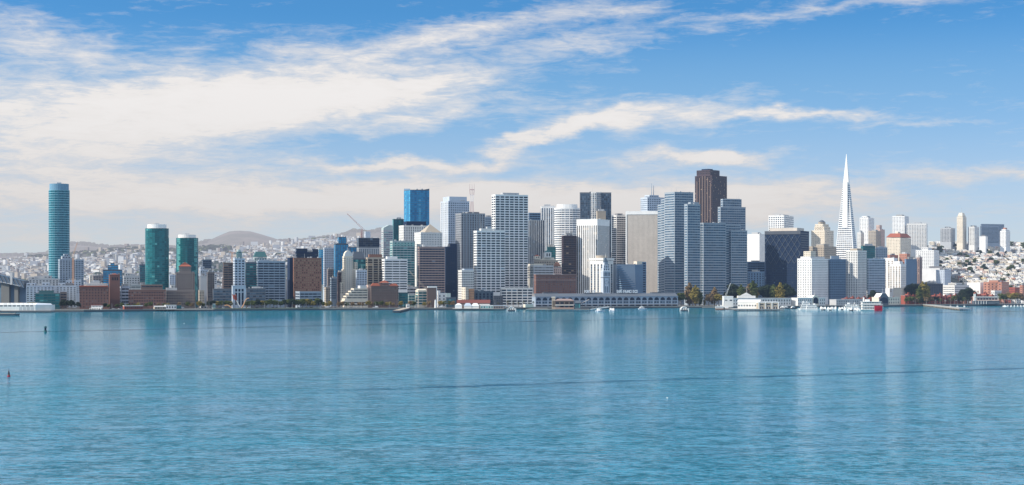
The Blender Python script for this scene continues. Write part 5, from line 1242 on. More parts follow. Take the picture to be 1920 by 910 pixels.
# ---- pier platforms on piles
def pier(px0, px1, D, depth, label, ang=0.0, z=3.0, pile_step=7.0, name='pier', rail=False):
    x0 = U(px0) * D; L = (U(px1) - U(px0)) * D / max(.3, math.cos(R(ang)))
    r = tag(empty(name, (x0, D, 0), R(ang)), label, 'pier')
    part(r, 'deck', lambda m: m.box(0, L, 0, depth, z - .9, z, W('dirtyconc'), W('concrete')))
    n = min(60, max(2, int(L / pile_step)))
    for k in range(n + 1):
        part(r, 'pile', lambda m: m.bar((L * k / n * .99 + .4, .6, -2), (L * k / n * .99 + .4, .6, z - .9), .35, W('darkgrey'), n=5))
    if rail: part(r, 'railing', lambda m: [m.box(0, L, .1, .2, z + .9, z + 1.0, W('palegrey'))] + [m.box(L * k / 30, L * k / 30 + .15, .1, .2, z, z + .9, W('palegrey')) for k in range(31)])
    return r, L
def shed(r, x0, x1, y0, y1, z, h, roofh, wc, rc, nwin, name_w='wall', wy=.45, wh=.3, side='gable_x', gl='dark', big=None):
    part(r, name_w, lambda m: m.box(x0, x1, y0, y1, z, z + h, W(wc)))
    def roof(m):
        e = .6; zt_ = z + h + .01; rm = W(rc); ym = (y0 + y1) / 2; xm = (x0 + x1) / 2
        if side == 'gable_x':       # ridge runs along x
            m.face([(x0 - e, y0 - e, zt_), (x1 + e, y0 - e, zt_), (x1 + e, ym, zt_ + roofh), (x0 - e, ym, zt_ + roofh)], rm); m.face([(x0 - e, ym, zt_ + roofh), (x1 + e, ym, zt_ + roofh), (x1 + e, y1 + e, zt_), (x0 - e, y1 + e, zt_)], rm)
            m.face([(x0, y0, zt_), (x0, ym, zt_ + roofh), (x0, y1, zt_)], W(wc)); m.face([(x1, y0, zt_), (x1, y1, zt_), (x1, ym, zt_ + roofh)], W(wc))
        elif side == 'gable_y':
            m.face([(x0 - e, y0 - e, zt_), (xm, y0 - e, zt_ + roofh), (xm, y1 + e, zt_ + roofh), (x0 - e, y1 + e, zt_)], rm); m.face([(x1 + e, y0 - e, zt_), (x1 + e, y1 + e, zt_), (xm, y1 + e, zt_ + roofh), (xm, y0 - e, zt_ + roofh)], rm)
            m.face([(x0, y0, zt_), (x1, y0, zt_), (xm, y0, zt_ + roofh)], W(wc)); m.face([(x0, y1, zt_), (xm, y1, zt_ + roofh), (x1, y1, zt_)], W(wc))
        else:
            m.box(x0 - .3, x1 + .3, y0 - .3, y1 + .3, zt_, zt_ + roofh, rm)
    part(r, 'roof', roof)
    for k in range(nwin):
        a = lerp(x0, x1, (k + .25) / nwin); b_ = lerp(x0, x1, (k + .75) / nwin)
        part(r, 'window', lambda m: m.quad((a, y0), (b_, y0), z + h * wy, z + h * (wy + wh), .12, pick(gl)))

# white shed on the western pier, bright side to the sun
D = wD(586.5)
r, L = pier(2, 95, D, 26, 'timber pier carrying the long white shed by the bridge', pile_step=3.2)
x0 = U(-14) * D; root = place('pier_shed', 'long white pier shed with a row of small windows and a blue shaded end', 'shed', -14, D + 2, 3.0, 0)
Ls = (U(95) - U(-14)) * D; split = (U(67) - U(-14)) * D
def longshed(m):
    P = [(0, 0), (split, -1.5), (Ls, 9), (Ls, 22), (0, 22)]
    m.prism(P, 0, 8.0, W('offwhite'))
part(root, 'wall', longshed)
part(root, 'roof', lambda m: (m.face([(0, -.3, 8.02), (split, -1.8, 8.02), (split, 9, 10.6), (0, 9, 10.6)], W('white')), m.face([(split, -1.8, 8.02), (Ls, 8.7, 8.02), (Ls - 3, 12, 9.8), (split, 9, 10.6)], W('bluewhite')), m.face([(0, 9, 10.6), (split, 9, 10.6), (Ls - 3, 12, 9.8), (Ls, 22, 8.02), (0, 22, 8.02)], W('palegrey'))))  # end slope tinted bluish, its shade put into the roof colour
for k in range(8):
    xx = split * (k + 1.6) / 9.8; part(root, 'window', lambda m: m.quad((xx, -1.5 * xx / split), (xx + 4.5, -1.5 * (xx + 4.5) / split), 5.9, 7.2, .15, G('dark')))
for k in range(4):
    xx = split * (k * .09 + .62); part(root, 'loading_door', lambda m: m.quad((xx, -1.5 * xx / split), (xx + 4.2, -1.5 * (xx + 4.2) / split), .2, 5.0, .15, W('palegrey')))
for k in range(7):
    xx = split * (k + 2.4) / 9.8; part(root, 'dormer', lambda m: m.box(xx, xx + 3.4, 1, 5, 8.6, 10.2, W('white'), W('palegrey')))
# barge at the edge of the picture
D = wD(592); r = place('barge', 'low dark barge with a pale deck at the water edge near the bridge', 'barge', 4, D, 0, 3)
part(r, 'hull', lambda m: m.hull(46, 9, -.4, 2.4, W('slate'), .12)); part(r, 'deck', lambda m: m.box(-20, 17, -3.6, 3.6, 2.41, 3.0, W('tan'))); part(r, 'wheelhouse', lambda m: m.box(-21, -16, -2.4, 2.4, 3.01, 5.6, W('offwhite')))
# ---- suspension-bridge approach
def bridge():
    D = 2540; r = place('suspension_bridge', 'dark steel bridge deck on a concrete anchorage entering at the left edge', 'bridge', 22, D, 0, 0)
    ox = U(22) * D
    def X(px, d=None): return U(px) * (d or D) - ox
    z = lambda py: zat(py, D)
    part(r, 'anchorage', lambda m: (m.box(X(-60), X(2), 4, 60, 0, z(531), W('bluegrey')), m.box(X(2), X(17), 0, 50, 0, z(530), W('dirtyconc')), m.box(X(17.01), X(26), 8, 60, 0, z(534), W('bluegrey')), m.box(X(26.01), X(33), 2, 48, 0, z(536), W('dirtyconc')), m.box(X(33.01), X(46), 10, 60, 0, z(538), W('bluegrey'))))
    def slope(m, pa, pb, ya, yb_, thick, dy0, dy1, mat):
        a, b_ = X(pa), X(pb); za, zb = z(ya), z(yb_); t = thick
        P = [(a, dy0, za - t), (b_, dy0, zb - t * .8), (b_, dy0, zb), (a, dy0, za)]; Q = [(p[0], dy1, p[2]) for p in P]
        m.face(P, mat); m.face(Q[::-1], mat)
        for k in range(4): m.face([P[k], Q[k], Q[(k + 1) % 4], P[(k + 1) % 4]], mat)
    part(r, 'deck', lambda m: (slope(m, -80, 46, 496, 527, 13, -4, 24, W('slate'))))
    part(r, 'girder', lambda m: (slope(m, -80, 46, 495, 526, 1.2, -4.6, -4.01, W('bluegrey')), slope(m, -80, 40, 511, 536, 1.2, -4.6, -4.01, W('palegrey'))))
    for k in range(16):
        px = -80 + 126 * k / 16; py = 495 + 31 * k / 16
        part(r, 'truss_brace', lambda m: m.bar((X(px), -4.4, z(py + 1)), (X(px + 7.8), -4.4, z(py + 16)), .5, W('bluegrey'), n=4))
    part(r, 'cable_saddle', lambda m: m.box(X(21), X(25), -5, 6, z(534), z(511), W('palegrey')))
    part(r, 'cable', lambda m: [m.bar((X(lerp(-40, 22, k / 8)), -3, z(512 - 100 * (1 - k / 8) ** 1.45)), (X(lerp(-40, 22, (k + 1) / 8)), -3, z(512 - 100 * (1 - (k + 1) / 8) ** 1.45 if k < 7 else 512)), .38, W('palegrey'), n=5) for k in range(8)])
    for k in range(3):
        px = -24 + 14 * k; part(r, 'hanger', lambda m: m.bar((X(px), -3, z(512 - 100 * (1 - (px + 40) / 62) ** 1.45)), (X(px), -3, z(500 + (px + 40) * .2)), .12, W('palegrey'), n=4))
bridge()
# ---- fireboat with red roofs
D = wD(584.5) - 6; r = place('houseboat', 'white floating pier building with red roof, beside the brown brick warehouse', 'boat', 180, D, 0, 0); s = D / F
part(r, 'hull', lambda m: m.hull(33 * s, 9, -.3, 2.2, W('darkgrey'), .1))
part(r, 'lower_deck', lambda m: m.box(-11 * s, 11 * s, -3.6, 3.6, 2.21, 5.4, W('offwhite'))); part(r, 'upper_deck', lambda m: m.box(-8 * s, 12 * s, -3.2, 3.2, 5.41, 9.2, W('white'))); part(r, 'roof', lambda m: m.box(-8.6 * s, 12.6 * s, -3.8, 3.8, 9.21, 9.9, W('roofred')))
for k in range(7): part(r, 'window', lambda m: m.quad(((-7 + 2.7 * k) * s, -3.2), ((-5.6 + 2.7 * k) * s, -3.2), 6.6, 8.2, .1, G('mid')))
for k in range(6): part(r, 'opening', lambda m: m.quad(((-10 + 3.4 * k) * s, -3.6), ((-8.4 + 3.4 * k) * s, -3.6), 3.0, 4.8, .1, G('brown')))
r = place('workboat', 'small white boat with red trim moored before the floating red-roofed building', 'boat', 182, D - 7, 0, 8); part(r, 'hull', lambda m: m.hull(14, 3.6, -.2, 1.4, W('redbrick'), .25)); part(r, 'cabin', lambda m: m.box(-3, 2, -1.2, 1.2, 1.41, 3.4, W('white')))
# ---- waterfront restaurants, western part
pier(214, 400, shoreD(300) - 13, 14, 'long low promenade pier before the brown brick blocks', pile_step=6, z=3.1)
def kiosk(name, label, px0, px1, wc, rc, off, h, roofh, nw, side='flat', gl='dark', cat='restaurant'):
    D = shoreD(px0) + off; r = place(name, label, cat, px0, D, 3.3, math.degrees(math.atan2(shoreD(px1) - shoreD(px0), (U(px1) - U(px0)) * D)))
    Lk = (U(px1) - U(px0)) * D; shed(r, 0, Lk, 0, 9, 0, h, roofh, wc, rc, nw, side=side, gl=gl, wy=.25, wh=.5); return r, Lk
kiosk('restaurant', 'low red restaurant with a row of red posts on the promenade', 233, 268, 'redbrick', 'offwhite', -7, 4.6, .8, 9)
kiosk('restaurant', 'white small pavilion with square columns on the promenade', 311, 331, 'white', 'palegrey', -7, 5.2, .9, 4)
kiosk('restaurant', 'low tan restaurant with umbrellas left of the white columned pavilion', 290, 310, 'tan', 'palegrey', -6, 3.2, 1.6, 4, 'gable_x')
kiosk('restaurant', 'dark teal glass annex joined to the white columned pavilion', 331.5, 340, 'teal', 'slate', -6, 5, .6, 2, gl='teal')
kiosk('kiosk', 'white boxy car park entrance by the street opening', 376, 388, 'offwhite', 'palegrey', 20, 3.4, .5, 2, cat='kiosk')
kiosk('kiosk', 'pale green glass kiosk at the start of the sculpture lawn', 399, 404, 'paleteal', 'palegrey', 4, 7, .4, 2, gl='teal', cat='kiosk')
# lawn
mb = MB()
for px in range(400, 600, 10):
    A, B_ = pt(px, shoreD(px), 0), pt(px + 10, shoreD(px + 10), 0); mb.face([(A.x, A.y - 6, 3.4), (B_.x, B_.y - 6, 3.4), (B_.x, B_.y + 7, 3.6), (A.x, A.y + 7, 3.6)], wall_mat('lawn_green', (.10, .14, .04), .95, .4))
tag(mb.build('lawn'), 'strip of lawn under the sculpture', 'lawn', kind='structure')
# ---- bow and arrow sculpture
def bowarrow():
    px = 443; D = shoreD(px) - 1; s = D / F; r = place('bow_sculpture', 'giant red-feathered arrow and orange bow sculpture planted in the lawn', 'sculpture', px, D, 3.4)
    X = lambda p: (p - 443) * s; Z = lambda q: zat(q, D) - 3.4
    def arc(m, pts, r0, r1):
        for k in range(len(pts) - 1):
            f0, f1 = k / (len(pts) - 1), (k + 1) / (len(pts) - 1)
            m.bar((X(pts[k][0]), 0, Z(pts[k][1])), (X(pts[k + 1][0]), 0, Z(pts[k + 1][1])), lerp(r0, r1, f0), W('orange'), lerp(r0, r1, f1), 7)
    part(r, 'bow', lambda m: (arc(m, [(453, 577.5), (456, 574), (458, 569), (459.5, 565), (461.5, 562), (464, 560), (467, 559.5)], 1.1, .7), arc(m, [(434, 577), (431, 574.5), (428, 573), (424.5, 572.5), (421, 573.5)], 1.0, .7)))
    part(r, 'arrow_shaft', lambda m: m.bar((X(450), 0, Z(576)), (X(443), 0, Z(563)), .45, W('offwhite'), .45))
    def fe(m):
        c = Vector((X(443), 0, Z(565))); u = (Vector((X(438.5), 0, Z(552))) - c)
        for q in (0, 90):
            w = Vector((math.cos(R(q)) * 3.2, math.sin(R(q)) * 3.2, 0))
            m.face([tuple(c), tuple(c + u * .35 + w), tuple(c + u * 1.05 + w * .9), tuple(c + u * .85), tuple(c + u * 1.05 - w * .9), tuple(c + u * .35 - w)], W('redbrick'))
    part(r, 'feathers', fe)
    part(r, 'bowstring', lambda m: m.bar((X(421), 0, Z(573)), (X(467), 0, Z(560)), .1, W('palegrey'), n=4))
bowarrow()
# ---- jutting firehouse pier
Dn, Df = wD(587), shoreD(760) - 8
r = empty('finger_pier', (U(736) * Dn, Dn, 0)); tag(r, 'dark finger pier jutting out diagonally before the teal block', 'pier')
ex = U(757) * Df - U(736) * Dn; ey = Df - Dn; wp = (U(749) - U(736)) * Dn
part(r, 'deck', lambda m: (m.face([(0, 0, 3.4), (wp, 3, 3.4), (ex + wp, ey, 3.4), (ex, ey, 3.4)], W('tan')), m.face([(0, 0, 1.2), (wp, 3, 1.2), (wp, 3, 3.4), (0, 0, 3.4)], W('slate')), m.face([(wp, 3, 1.2), (ex + wp, ey, 1.2), (ex + wp, ey, 3.4), (wp, 3, 3.4)], W('darkgrey')), m.face([(0, 0, 1.2), (0, 0, 3.4), (ex, ey, 3.4), (ex, ey, 1.2)], W('slate'))))
for k in range(12):
    f = k / 11; part(r, 'pile', lambda m: m.bar((wp + ex * f - .5, 3 + (ey - 3) * f + .4, -2), (wp + ex * f - .5, 3 + (ey - 3) * f + .4, 1.2), .45, W('darkgrey'), n=5))
for k in range(5): part(r, 'pile', lambda m: m.bar((wp * k / 4.4 + .5, 1.6, -2), (wp * k / 4.4 + .5, 1.6, 1.2), .45, W('darkgrey'), n=5))
kiosk('firehouse', 'white little portal house at the root of the finger pier', 762, 768, 'white', 'palegrey', -6, 5, .8, 2, cat='building')
D = shoreD(816) - 4; r = place('navigation_light', 'white round waterside tower on the quay by the brick box', 'tower', 816.5, D, 3.2)
part(r, 'shaft', lambda m: m.bar((0, 0, 0), (0, 0, 11.5), 1.7, W('white'), 1.3, 12)); part(r, 'cap', lambda m: m.bar((0, 0, 11.5), (0, 0, 13), 1.5, W('palegrey'), .3, 12))
# ---- red-roofed pier restaurants 852-945
D = wD(582.5); pier(848, 945, D, 30, 'pier on dark piles under the tents and red-roofed hall', pile_step=4)
r = place('pier_hall', 'wide low hall with a maroon tiled roof above white tents', 'restaurant', 857, D + 24, 3.0); s = D / F
shed(r, 0, 62 * s, 0, 16, 0, 7.8, 5.2, 'brown', 'maroon', 12)
for k, (a, b_, hh, rh_) in enumerate(((853, 866, 4.8, 3.0), (870, 884, 4.0, 4.2), (884, 898, 4, 4.0))):
    r = place('marquee', ('small white pavilion with a pyramid roof at the left end of the tent pier', 'pale blue marquee, first of the long tents under the maroon roof', 'white marquee, second of the long tents under the maroon roof')[k], 'tent', a, D + 3 + k * .5, 3.0)
    w_ = (b_ - a) * s
    part(r, 'wall', lambda m: m.box(0, w_, 0, 12, 0, hh, W('offwhite' if k else 'white'))); part(r, 'roof', lambda m: hip(m, -.4, w_ + .4, -.4, 12.4, hh + .01, hh + rh_, W(['white', 'bluewhite', 'white'][k]), .7 if not k else .5))
r = place('pier_building', 'low teal glass restaurant strip on piles right of the tents', 'restaurant', 901, D + 3, 3.0); shed(r, 0, 24 * s, 0, 9, 0, 4.2, .7, 'paleteal', 'white', 5, side='flat', gl='teal', wy=.2, wh=.55)
r = place('pier_building', 'second glass restaurant strip with a pinkish roof beside the teal one', 'restaurant', 925, D + 3, 3.0); shed(r, 0, 23 * s, 0, 9, 0, 4.0, .7, 'greybrown', 'bluewhite', 5, side='flat', gl='navy', wy=.2, wh=.5)
r = place('marquee', 'long low cream canopy under the eaves of the maroon roof', 'tent', 899, D + 15, 3.0); shed(r, 0, 19 * s, 0, 6, 0, 5.5, 1.0, 'cream', 'white', 0, side='flat')
# ---- ferries and boats
def ferry_gate(px, label, tilt=6):
    D = wD(584); s = D / F; r = place('ferry_ramp', label, 'ramp', px, D, 0)
    part(r, 'float', lambda m: m.box(-7 * s, 7 * s, 0, 14, -.2, 1.6, W('slate')))
    part(r, 'front_wall', lambda m: m.face([(6 * s * math.cos(math.pi * k / 10), .9, 2.2 + 4.6 * math.sin(math.pi * k / 10)) for k in range(11)] , W('offwhite')))
    part(r, 'arch', lambda m: [m.bar((6 * s * math.cos(math.pi * k / 10), .5, 2.2 + 4.6 * math.sin(math.pi * k / 10)), (6 * s * math.cos(math.pi * (k + 1) / 10), .5, 2.2 + 4.6 * math.sin(math.pi * (k + 1) / 10)), .35, W('white')) for k in range(10)])
    part(r, 'roof', lambda m: [m.face([(6 * s * math.cos(math.pi * k / 10), 1, 2.2 + 4.6 * math.sin(math.pi * k / 10)), (6 * s * math.cos(math.pi * (k + 1) / 10), 1, 2.2 + 4.6 * math.sin(math.pi * (k + 1) / 10)), (6 * s * math.cos(math.pi * (k + 1) / 10), 18, 2.2 + 4.6 * math.sin(math.pi * (k + 1) / 10)), (6 * s * math.cos(math.pi * k / 10), 18, 2.2 + 4.6 * math.sin(math.pi * k / 10))], W('offwhite')) for k in range(10)])
    for k in range(5): part(r, 'pile', lambda m: m.bar(((-8 + 4 * k) * s, -2, -2), ((-8 + 4 * k) * s, -2, 4.6), .55, W('white' if k in (0, 4) else 'darkgrey'), n=7))
    part(r, 'gangway', lambda m: m.box(-2, 2, 14.01, 30, 2.0, 3.2, W('palegrey')))
ferry_gate(959, 'white arched ferry landing between the glass restaurants and the plaza'); ferry_gate(1283, 'white arched ferry landing with white-topped piles east of the terminal'); 
D = wD(583.8); pier(985, 1040, D + 20, 34, 'low promenade pier with pale parapet west of the brown restaurant', ang=-14, pile_step=6); pier(1028, 1106, D, 34, 'flat dark pier under the brown two-storey restaurant', pile_step=6)
kiosk('wall_block', 'pale curved garden terrace wall by the palms plaza', 985, 1001, 'cream', 'offwhite', -14, 4.5, .6, 0, cat='building')
s = D / F
r = place('restaurant', 'brown two-storey restaurant with long balconies on the pier', 'restaurant', 1041, D + 8, 3.0); Lr = 35 * s
part(r, 'wall', lambda m: m.box(0, Lr, 0, 16, 0, 12.5, W('brown'))); part(r, 'roof', lambda m: hip(m, -.8, Lr + .8, -.8, 16.8, 12.51, 15.2, W('granite'), .35)); part(r, 'balcony', lambda m: m.box(-.4, Lr, -1.6, -.02, 5.6, 6.5, W('offwhite'))); part(r, 'balcony', lambda m: m.box(-.4, Lr, -1.6, -.02, 1.0, 1.9, W('pink')))
for k in range(4): part(r, 'window', lambda m: m.quad((Lr * (k + .1) / 4, 0), (Lr * (k + .85) / 4, 0), 7.5, 10.5, .12, pick('brown')))
for k in range(4): part(r, 'window', lambda m: m.quad((Lr * (k + .1) / 4, 0), (Lr * (k + .85) / 4, 0), 2.4, 5.0, .12, pick('dark')))
r = place('restaurant', 'tan square pavilion left of the brown two-storey restaurant', 'restaurant', 1035, D + 14, 3.0); part(r, 'wall', lambda m: m.box(0, 6 * s, 0, 8, 0, 17, W('tan'))); part(r, 'roof', lambda m: m.box(-.6, 6.4 * s, -.6, 8.6, 17.01, 18.2, W('cream')))
for k in range(2): part(r, 'window', lambda m: m.quad((1 + k * 2.4, 0), (2.4 + k * 2.4, 0), 3, 12, .1, G('brown')))
r = place('restaurant', 'dark glass building with a soaring slanted roof beside the brown restaurant', 'restaurant', 1078, D + 8, 3.0)
part(r, 'wall', lambda m: m.box(0, 11 * s, 0, 14, 0, 9, W('steelblue'))); part(r, 'roof', lambda m: m.prism([(-1, -1), (12 * s, -1), (12 * s, 15), (-1, 15)], 9.01, 12.5, W('slate'), scale=.8)); part(r, 'canopy', lambda m: (m.face([(10 * s, -2, 8), (27 * s, -2, 14.5), (27 * s, 12, 14.5), (10 * s, 12, 8)], W('palegrey')), m.face([(10 * s, -2, 7.4), (10 * s, 12, 7.4), (27 * s, 12, 14.1), (27 * s, -2, 14.1)], W('redbrick'))))
for k in range(4): part(r, 'window', lambda m: m.quad((k * 2.4 * s + .6, 0), (k * 2.4 * s + 2 * s, 0), 2, 8, .12, pick('teal')))
for k in range(3): part(r, 'post', lambda m: m.bar(((14 + 5 * k) * s, 0, 0), ((14 + 5 * k) * s, 0, 9 + k * 1.9), .3, W('darkgrey'), n=5))
# footbridge ramp to the ferries
r = place('gangway', 'white covered gangway rising towards the terminal from the ferry floats', 'gangway', 1107, D + 3, 0)
part(r, 'ramp', lambda m: (m.face([(0, 0, 3.2), (36 * s, 8, 6.8), (36 * s, 12, 6.8), (0, 4, 3.2)], W('white')), m.face([(0, 0, 2), (36 * s, 8, 5.6), (36 * s, 8, 6.8), (0, 0, 3.2)], W('white'))))
for k in range(5): part(r, 'arch', lambda m: m.bar(((3 + 7 * k) * s, k * 1.6, 3.4 + k * .7), ((6 + 7 * k) * s, k * 1.6, 7.0 + k * .7), .22, W('palegrey'), n=4))
def big_boat(name, label, px0, px1, py, decks, col='white', bow=1, stripe=None, group=None, hullc='white', cat='ferry', dz=0, funnel=True):
    D = wD(py) + dz; s = D / F; L = (px1 - px0) * s; r = place(name, label, cat, (px0 + px1) / 2, D, 0, 0 if bow > 0 else 180, group)
    wd = max(4, L * .24); part(r, 'hull', lambda m: m.hull(L, wd, -.4, 2.6, W(hullc), .18)); z = 2.61
    if stripe: part(r, 'stripe', lambda m: m.hull(L * 1.004, wd * 1.02, 1.2, 1.7, W(stripe), .18, 1))
    for k in range(decks):
        a, c_ = -L * (.46 - .03 * k), L * (.30 - .07 * k); h = 2.7
        part(r, 'deckhouse', lambda m: m.box(a, c_, -wd * .42, wd * .42, z, z + h, W(col)))
        part(r, 'deck', lambda m: m.box(a - .8, c_ + 1.5, -wd * .47, wd * .47, z + h + .01, z + h + .3, W('white')))
        n = 7
        for sd in (-1, 1):
            for q in range(n):
                xa, xb = lerp(a, c_, (q + .2) / n), lerp(a, c_, (q + .8) / n)
                P = ((xa, -wd * .42), (xb, -wd * .42)) if sd < 0 else ((xb, wd * .42), (xa, wd * .42))
                part(r, 'window', lambda m: m.quad(P[0], P[1], z + 1.0, z + 2.0, .08, G('navy')))
        z += h + .32
    part(r, 'wheelhouse', lambda m: m.box(L * .02, L * .14, -wd * .2, wd * .2, z, z + 2.2, W(col)))
    part(r, 'mast', lambda m: m.bar((-L * .05, 0, z), (-L * .05, 0, z + 6), .16, W('palegrey'), .06, 5))
    if funnel: part(r, 'funnel', lambda m: m.bar((-L * .22, 0, z), (-L * .24, 0, z + 2.6), 1.0, W('palegrey'), .9, 8))
    return r, L, wd, z
big_boat('ferry', 'white three-deck ferry facing away, leftmost of the white ferries beside the pier arch', 1497, 1519, 582, 3, bow=-1, dz=22)
big_boat('ferry', 'white ferry with a raked bow just right of the leftmost ferry', 1511, 1538, 582.5, 2, bow=1)
big_boat('ferry', 'white sleek ferry moored among small craft left of the paddle steamer', 1576, 1612, 580.8, 2, bow=-1, hullc='white')
big_boat('ferry', 'small ferry with dark windows hard against the stern of the paddle steamer', 1596, 1613, 581.3, 1, bow=1, hullc='bluewhite', dz=12)
# paddle steamer
D = wD(583.2); s = D / F; r = place('paddle_steamer', 'white multi-deck paddle steamer with a big red paddle wheel housing', 'paddle steamer', 1634, D, 0, 0); L = 46 * s
part(r, 'hull', lambda m: m.hull(L, 13, -.3, 2.0, W('white'), .15)); z = 2.01
for k in range(3):
    a, c_ = -L * .44, L * (.47 - .04 * k); part(r, 'deckhouse', lambda m: m.box(a + 1.5, c_ - 1.5, -5, 5, z, z + 3.6, W('offwhite'))); part(r, 'deck', lambda m: m.box(a, c_, -6.3, 6.3, z + 3.61, z + 4.0, W('white')))
    for q in range(12):
        xa = lerp(a + 3, c_ - 3, (q + .2) / 12); part(r, 'window', lambda m: m.quad((xa, -5), (xa + 1.3, -5), z + 1.3, z + 2.8, .08, G('navy')))
    for q in range(9): part(r, 'post', lambda m: m.bar((lerp(a + .3, c_ - .3, q / 8), -6.1, z), (lerp(a + .3, c_ - .3, q / 8), -6.1, z + 3.6), .13, W('white'), n=4))
    z += 4.02
part(r, 'wheelhouse', lambda m: m.box(-L * .25, -L * .08, -2.4, 2.4, z, z + 3.2, W('white'))); 
for sgn in (-1, 1):
    f_ = part(r, 'funnel', lambda m: m.bar((-L * .32, sgn * 2.5, z), (-L * .32, sgn * 2.5, z + 6.5), .6, W('white'), .5, 8)); part(f_, 'funnel_cap', lambda m: m.bar((-L * .32, sgn * 2.5, z + 6.5), (-L * .32, sgn * 2.5, z + 7.4), .95, W('darkgrey'), .8, 8))
part(r, 'mast', lambda m: m.bar((L * .3, 0, z), (L * .3, 0, z + 7), .15, W('palegrey')))
pw = part(r, 'paddle_wheel', lambda m: [m.bar((L * .24, -7.6, 3.4), (L * .24 + 5.6 * math.cos(t * math.pi / 6), -7.6, 3.6 + 4.2 * math.sin(t * math.pi / 6)), .25, wall_mat('wall_crimson', (.42, .02, .05)), n=4) for t in range(12)])
part(pw, 'bucket', lambda m: (m.box(L * .24 - 5.8, L * .24 + 5.8, -7.4, -6.4, .1, 7.9, wall_mat('wall_crimson', (.42, .02, .05)))))
part(r, 'flag', lambda m: m.face([(L * .3, 0, z + 5.4), (L * .3 + 3, .3, z + 5.2), (L * .3 + 3, .3, z + 6.6), (L * .3, 0, z + 6.8)], W('redbrick')))
# motor yachts and small craft: one prototype copied
def make_yacht(hull, nm, lab, grp):
    r = empty(nm, (0, -900, 0)); tag(r, lab, 'boat', grp)
    part(r, 'hull', lambda m: m.hull(13, 3.8, -.3, 1.7, W(hull), .3)); part(r, 'cabin', lambda m: m.prism([(-4.5, -1.5), (1.8, -1.5), (2.8, 0), (1.8, 1.5), (-4.5, 1.5)], 1.71, 3.5, W('white'), scale=.85))
    part(r, 'flybridge', lambda m: m.box(-2.8, .4, -1.1, 1.1, 3.51, 4.5, W('white'))); part(r, 'windscreen', lambda m: m.box(-3.6, 1.7, -1.52, 1.52, 2.3, 3.0, G('navy'))); part(r, 'mast', lambda m: m.bar((-1.4, 0, 4.5), (-1.4, 0, 7.2), .07, W('palegrey'), n=5)); kids(r); return r
def make_sail(nm, lab, grp):
    r = empty(nm, (0, -900, 0)); tag(r, lab, 'sailboat', grp)
    part(r, 'hull', lambda m: m.hull(10, 2.8, -.3, 1.3, W('white'), .35)); part(r, 'cabin', lambda m: m.box(-2, 1.5, -.9, .9, 1.31, 1.9, W('white'))); part(r, 'mast', lambda m: m.bar((.6, 0, 1.3), (.6, 0, 14), .12, W('palegrey'), .06, 5)); part(r, 'boom', lambda m: m.bar((.6, 0, 2.6), (-3.6, 0, 2.7), .22, W('steelblue'), n=5)); kids(r); return r
def spread(proto, spots, labels=None):
    for i, (px, py, rz) in enumerate(spots):
        o = proto if i == 0 else copy_tree(proto); D = wD(py); o.location = (U(px) * D, D, 0); o.rotation_euler = (0, 0, R(rz))
        if labels and labels[i]: o['label'] = labels[i]; 
spread(make_yacht('white', 'motor_yacht', 'white motor yacht moored in the row between the ferries and the paddle steamer', 'motor yachts by the ferries'),
       [(px, py, rz) for px, py, rz in ((1540, 580.5, 70), (1547, 581, 80), (1553, 581.5, 75), (1560, 581, 95), (1567, 580.5, 70), (1574, 582, 85), (1584, 582.5, 80), (1591, 582, 90), (1603, 583, 85), (1608, 582.4, 100))])
spread(make_yacht('darkgrey', 'motor_boat', 'dark-hulled boat moored in the row between the ferries and the paddle steamer', 'dark boats by the ferries'), [(1543, 582, 100), (1557, 582.4, 75), (1579, 581.4, 80), (1597, 583.2, 60), (1488, 579.5, 20), (1475, 579.3, 10), (1466, 579.3, 160)])
spread(make_sail('sailboat', 'sailboat with a bare mast in the marina at the far end of the waterfront', 'sailboats in the marina'), [(px, 575 + (px % 3) * .5, 60 + px % 70) for px in range(1884, 1925, 6)])
spread(make_sail('sailboat', 'sailboat with a bare mast moored behind the flat long pier', 'sailboats behind the long pier'), [(px, 575.6, 80) for px in (1753, 1763, 1782, 1795, 1808)])
spread(make_yacht('bluewhite', 'motor_yacht', 'large white yacht moored at the ferry floats before the terminal', 'yachts at the terminal'), [(1122, 585, 100), (1125, 584.5, 15), (1145, 583.8, 95), (1150, 584.2, 80), (1205, 580.5, 10)],
       ['white bow-on yacht at the near ferry float', 'white yacht lying sideways by the gangway', 'twin-hulled looking cream ferry bow at the terminal, near one', 'twin-hulled looking cream ferry bow at the terminal, far one', 'small yacht against the terminal quay'])
for o in [x for x in COL.objects if x.get('label', '').startswith(('white bow-on', 'white yacht lying', 'twin-hulled', 'small yacht against'))]: o.scale = (1.1, 1.15, 1.05); o['group'] = 'yachts at the terminal'
big_boat('tugboat', 'small work boat with an orange cabin by the crane barge', 1341, 1360, 581.5, 1, col='white', hullc='brown', cat='boat', stripe='orange', dz=0)
# crane barge
D = wD(580.8); s = D / F; r = place('crane_barge', 'white pier crane with a long lattice boom on a barge', 'crane', 1368, D, 0)
part(r, 'barge', lambda m: m.box(-14 * s, 10 * s, -2, 7, -.3, 1.8, W('brown'))); part(r, 'cab', lambda m: m.box(-8 * s, -2 * s, 0, 4, 1.81, 5.5, W('white')))
def boom(m, a, b_, w=1.0, col='offwhite', n=9):
    a, b_ = Vector(a), Vector(b_); d = (b_ - a).normalized(); sd = d.cross(Vector((0, 1, 0))).normalized() * w
    m.bar(a + sd, b_ + sd * .3, .22, W(col), n=4); m.bar(a - sd, b_ - sd * .3, .22, W(col), n=4)
    for k in range(n):
        f0, f1 = k / n, (k + 1) / n; p = a.lerp(b_, f0) + sd * lerp(1, .3, f0) * (1 if k % 2 else -1); q = a.lerp(b_, f1) + sd * lerp(1, .3, f1) * (-1 if k % 2 else 1); m.bar(p, q, .16, W(col), n=4)
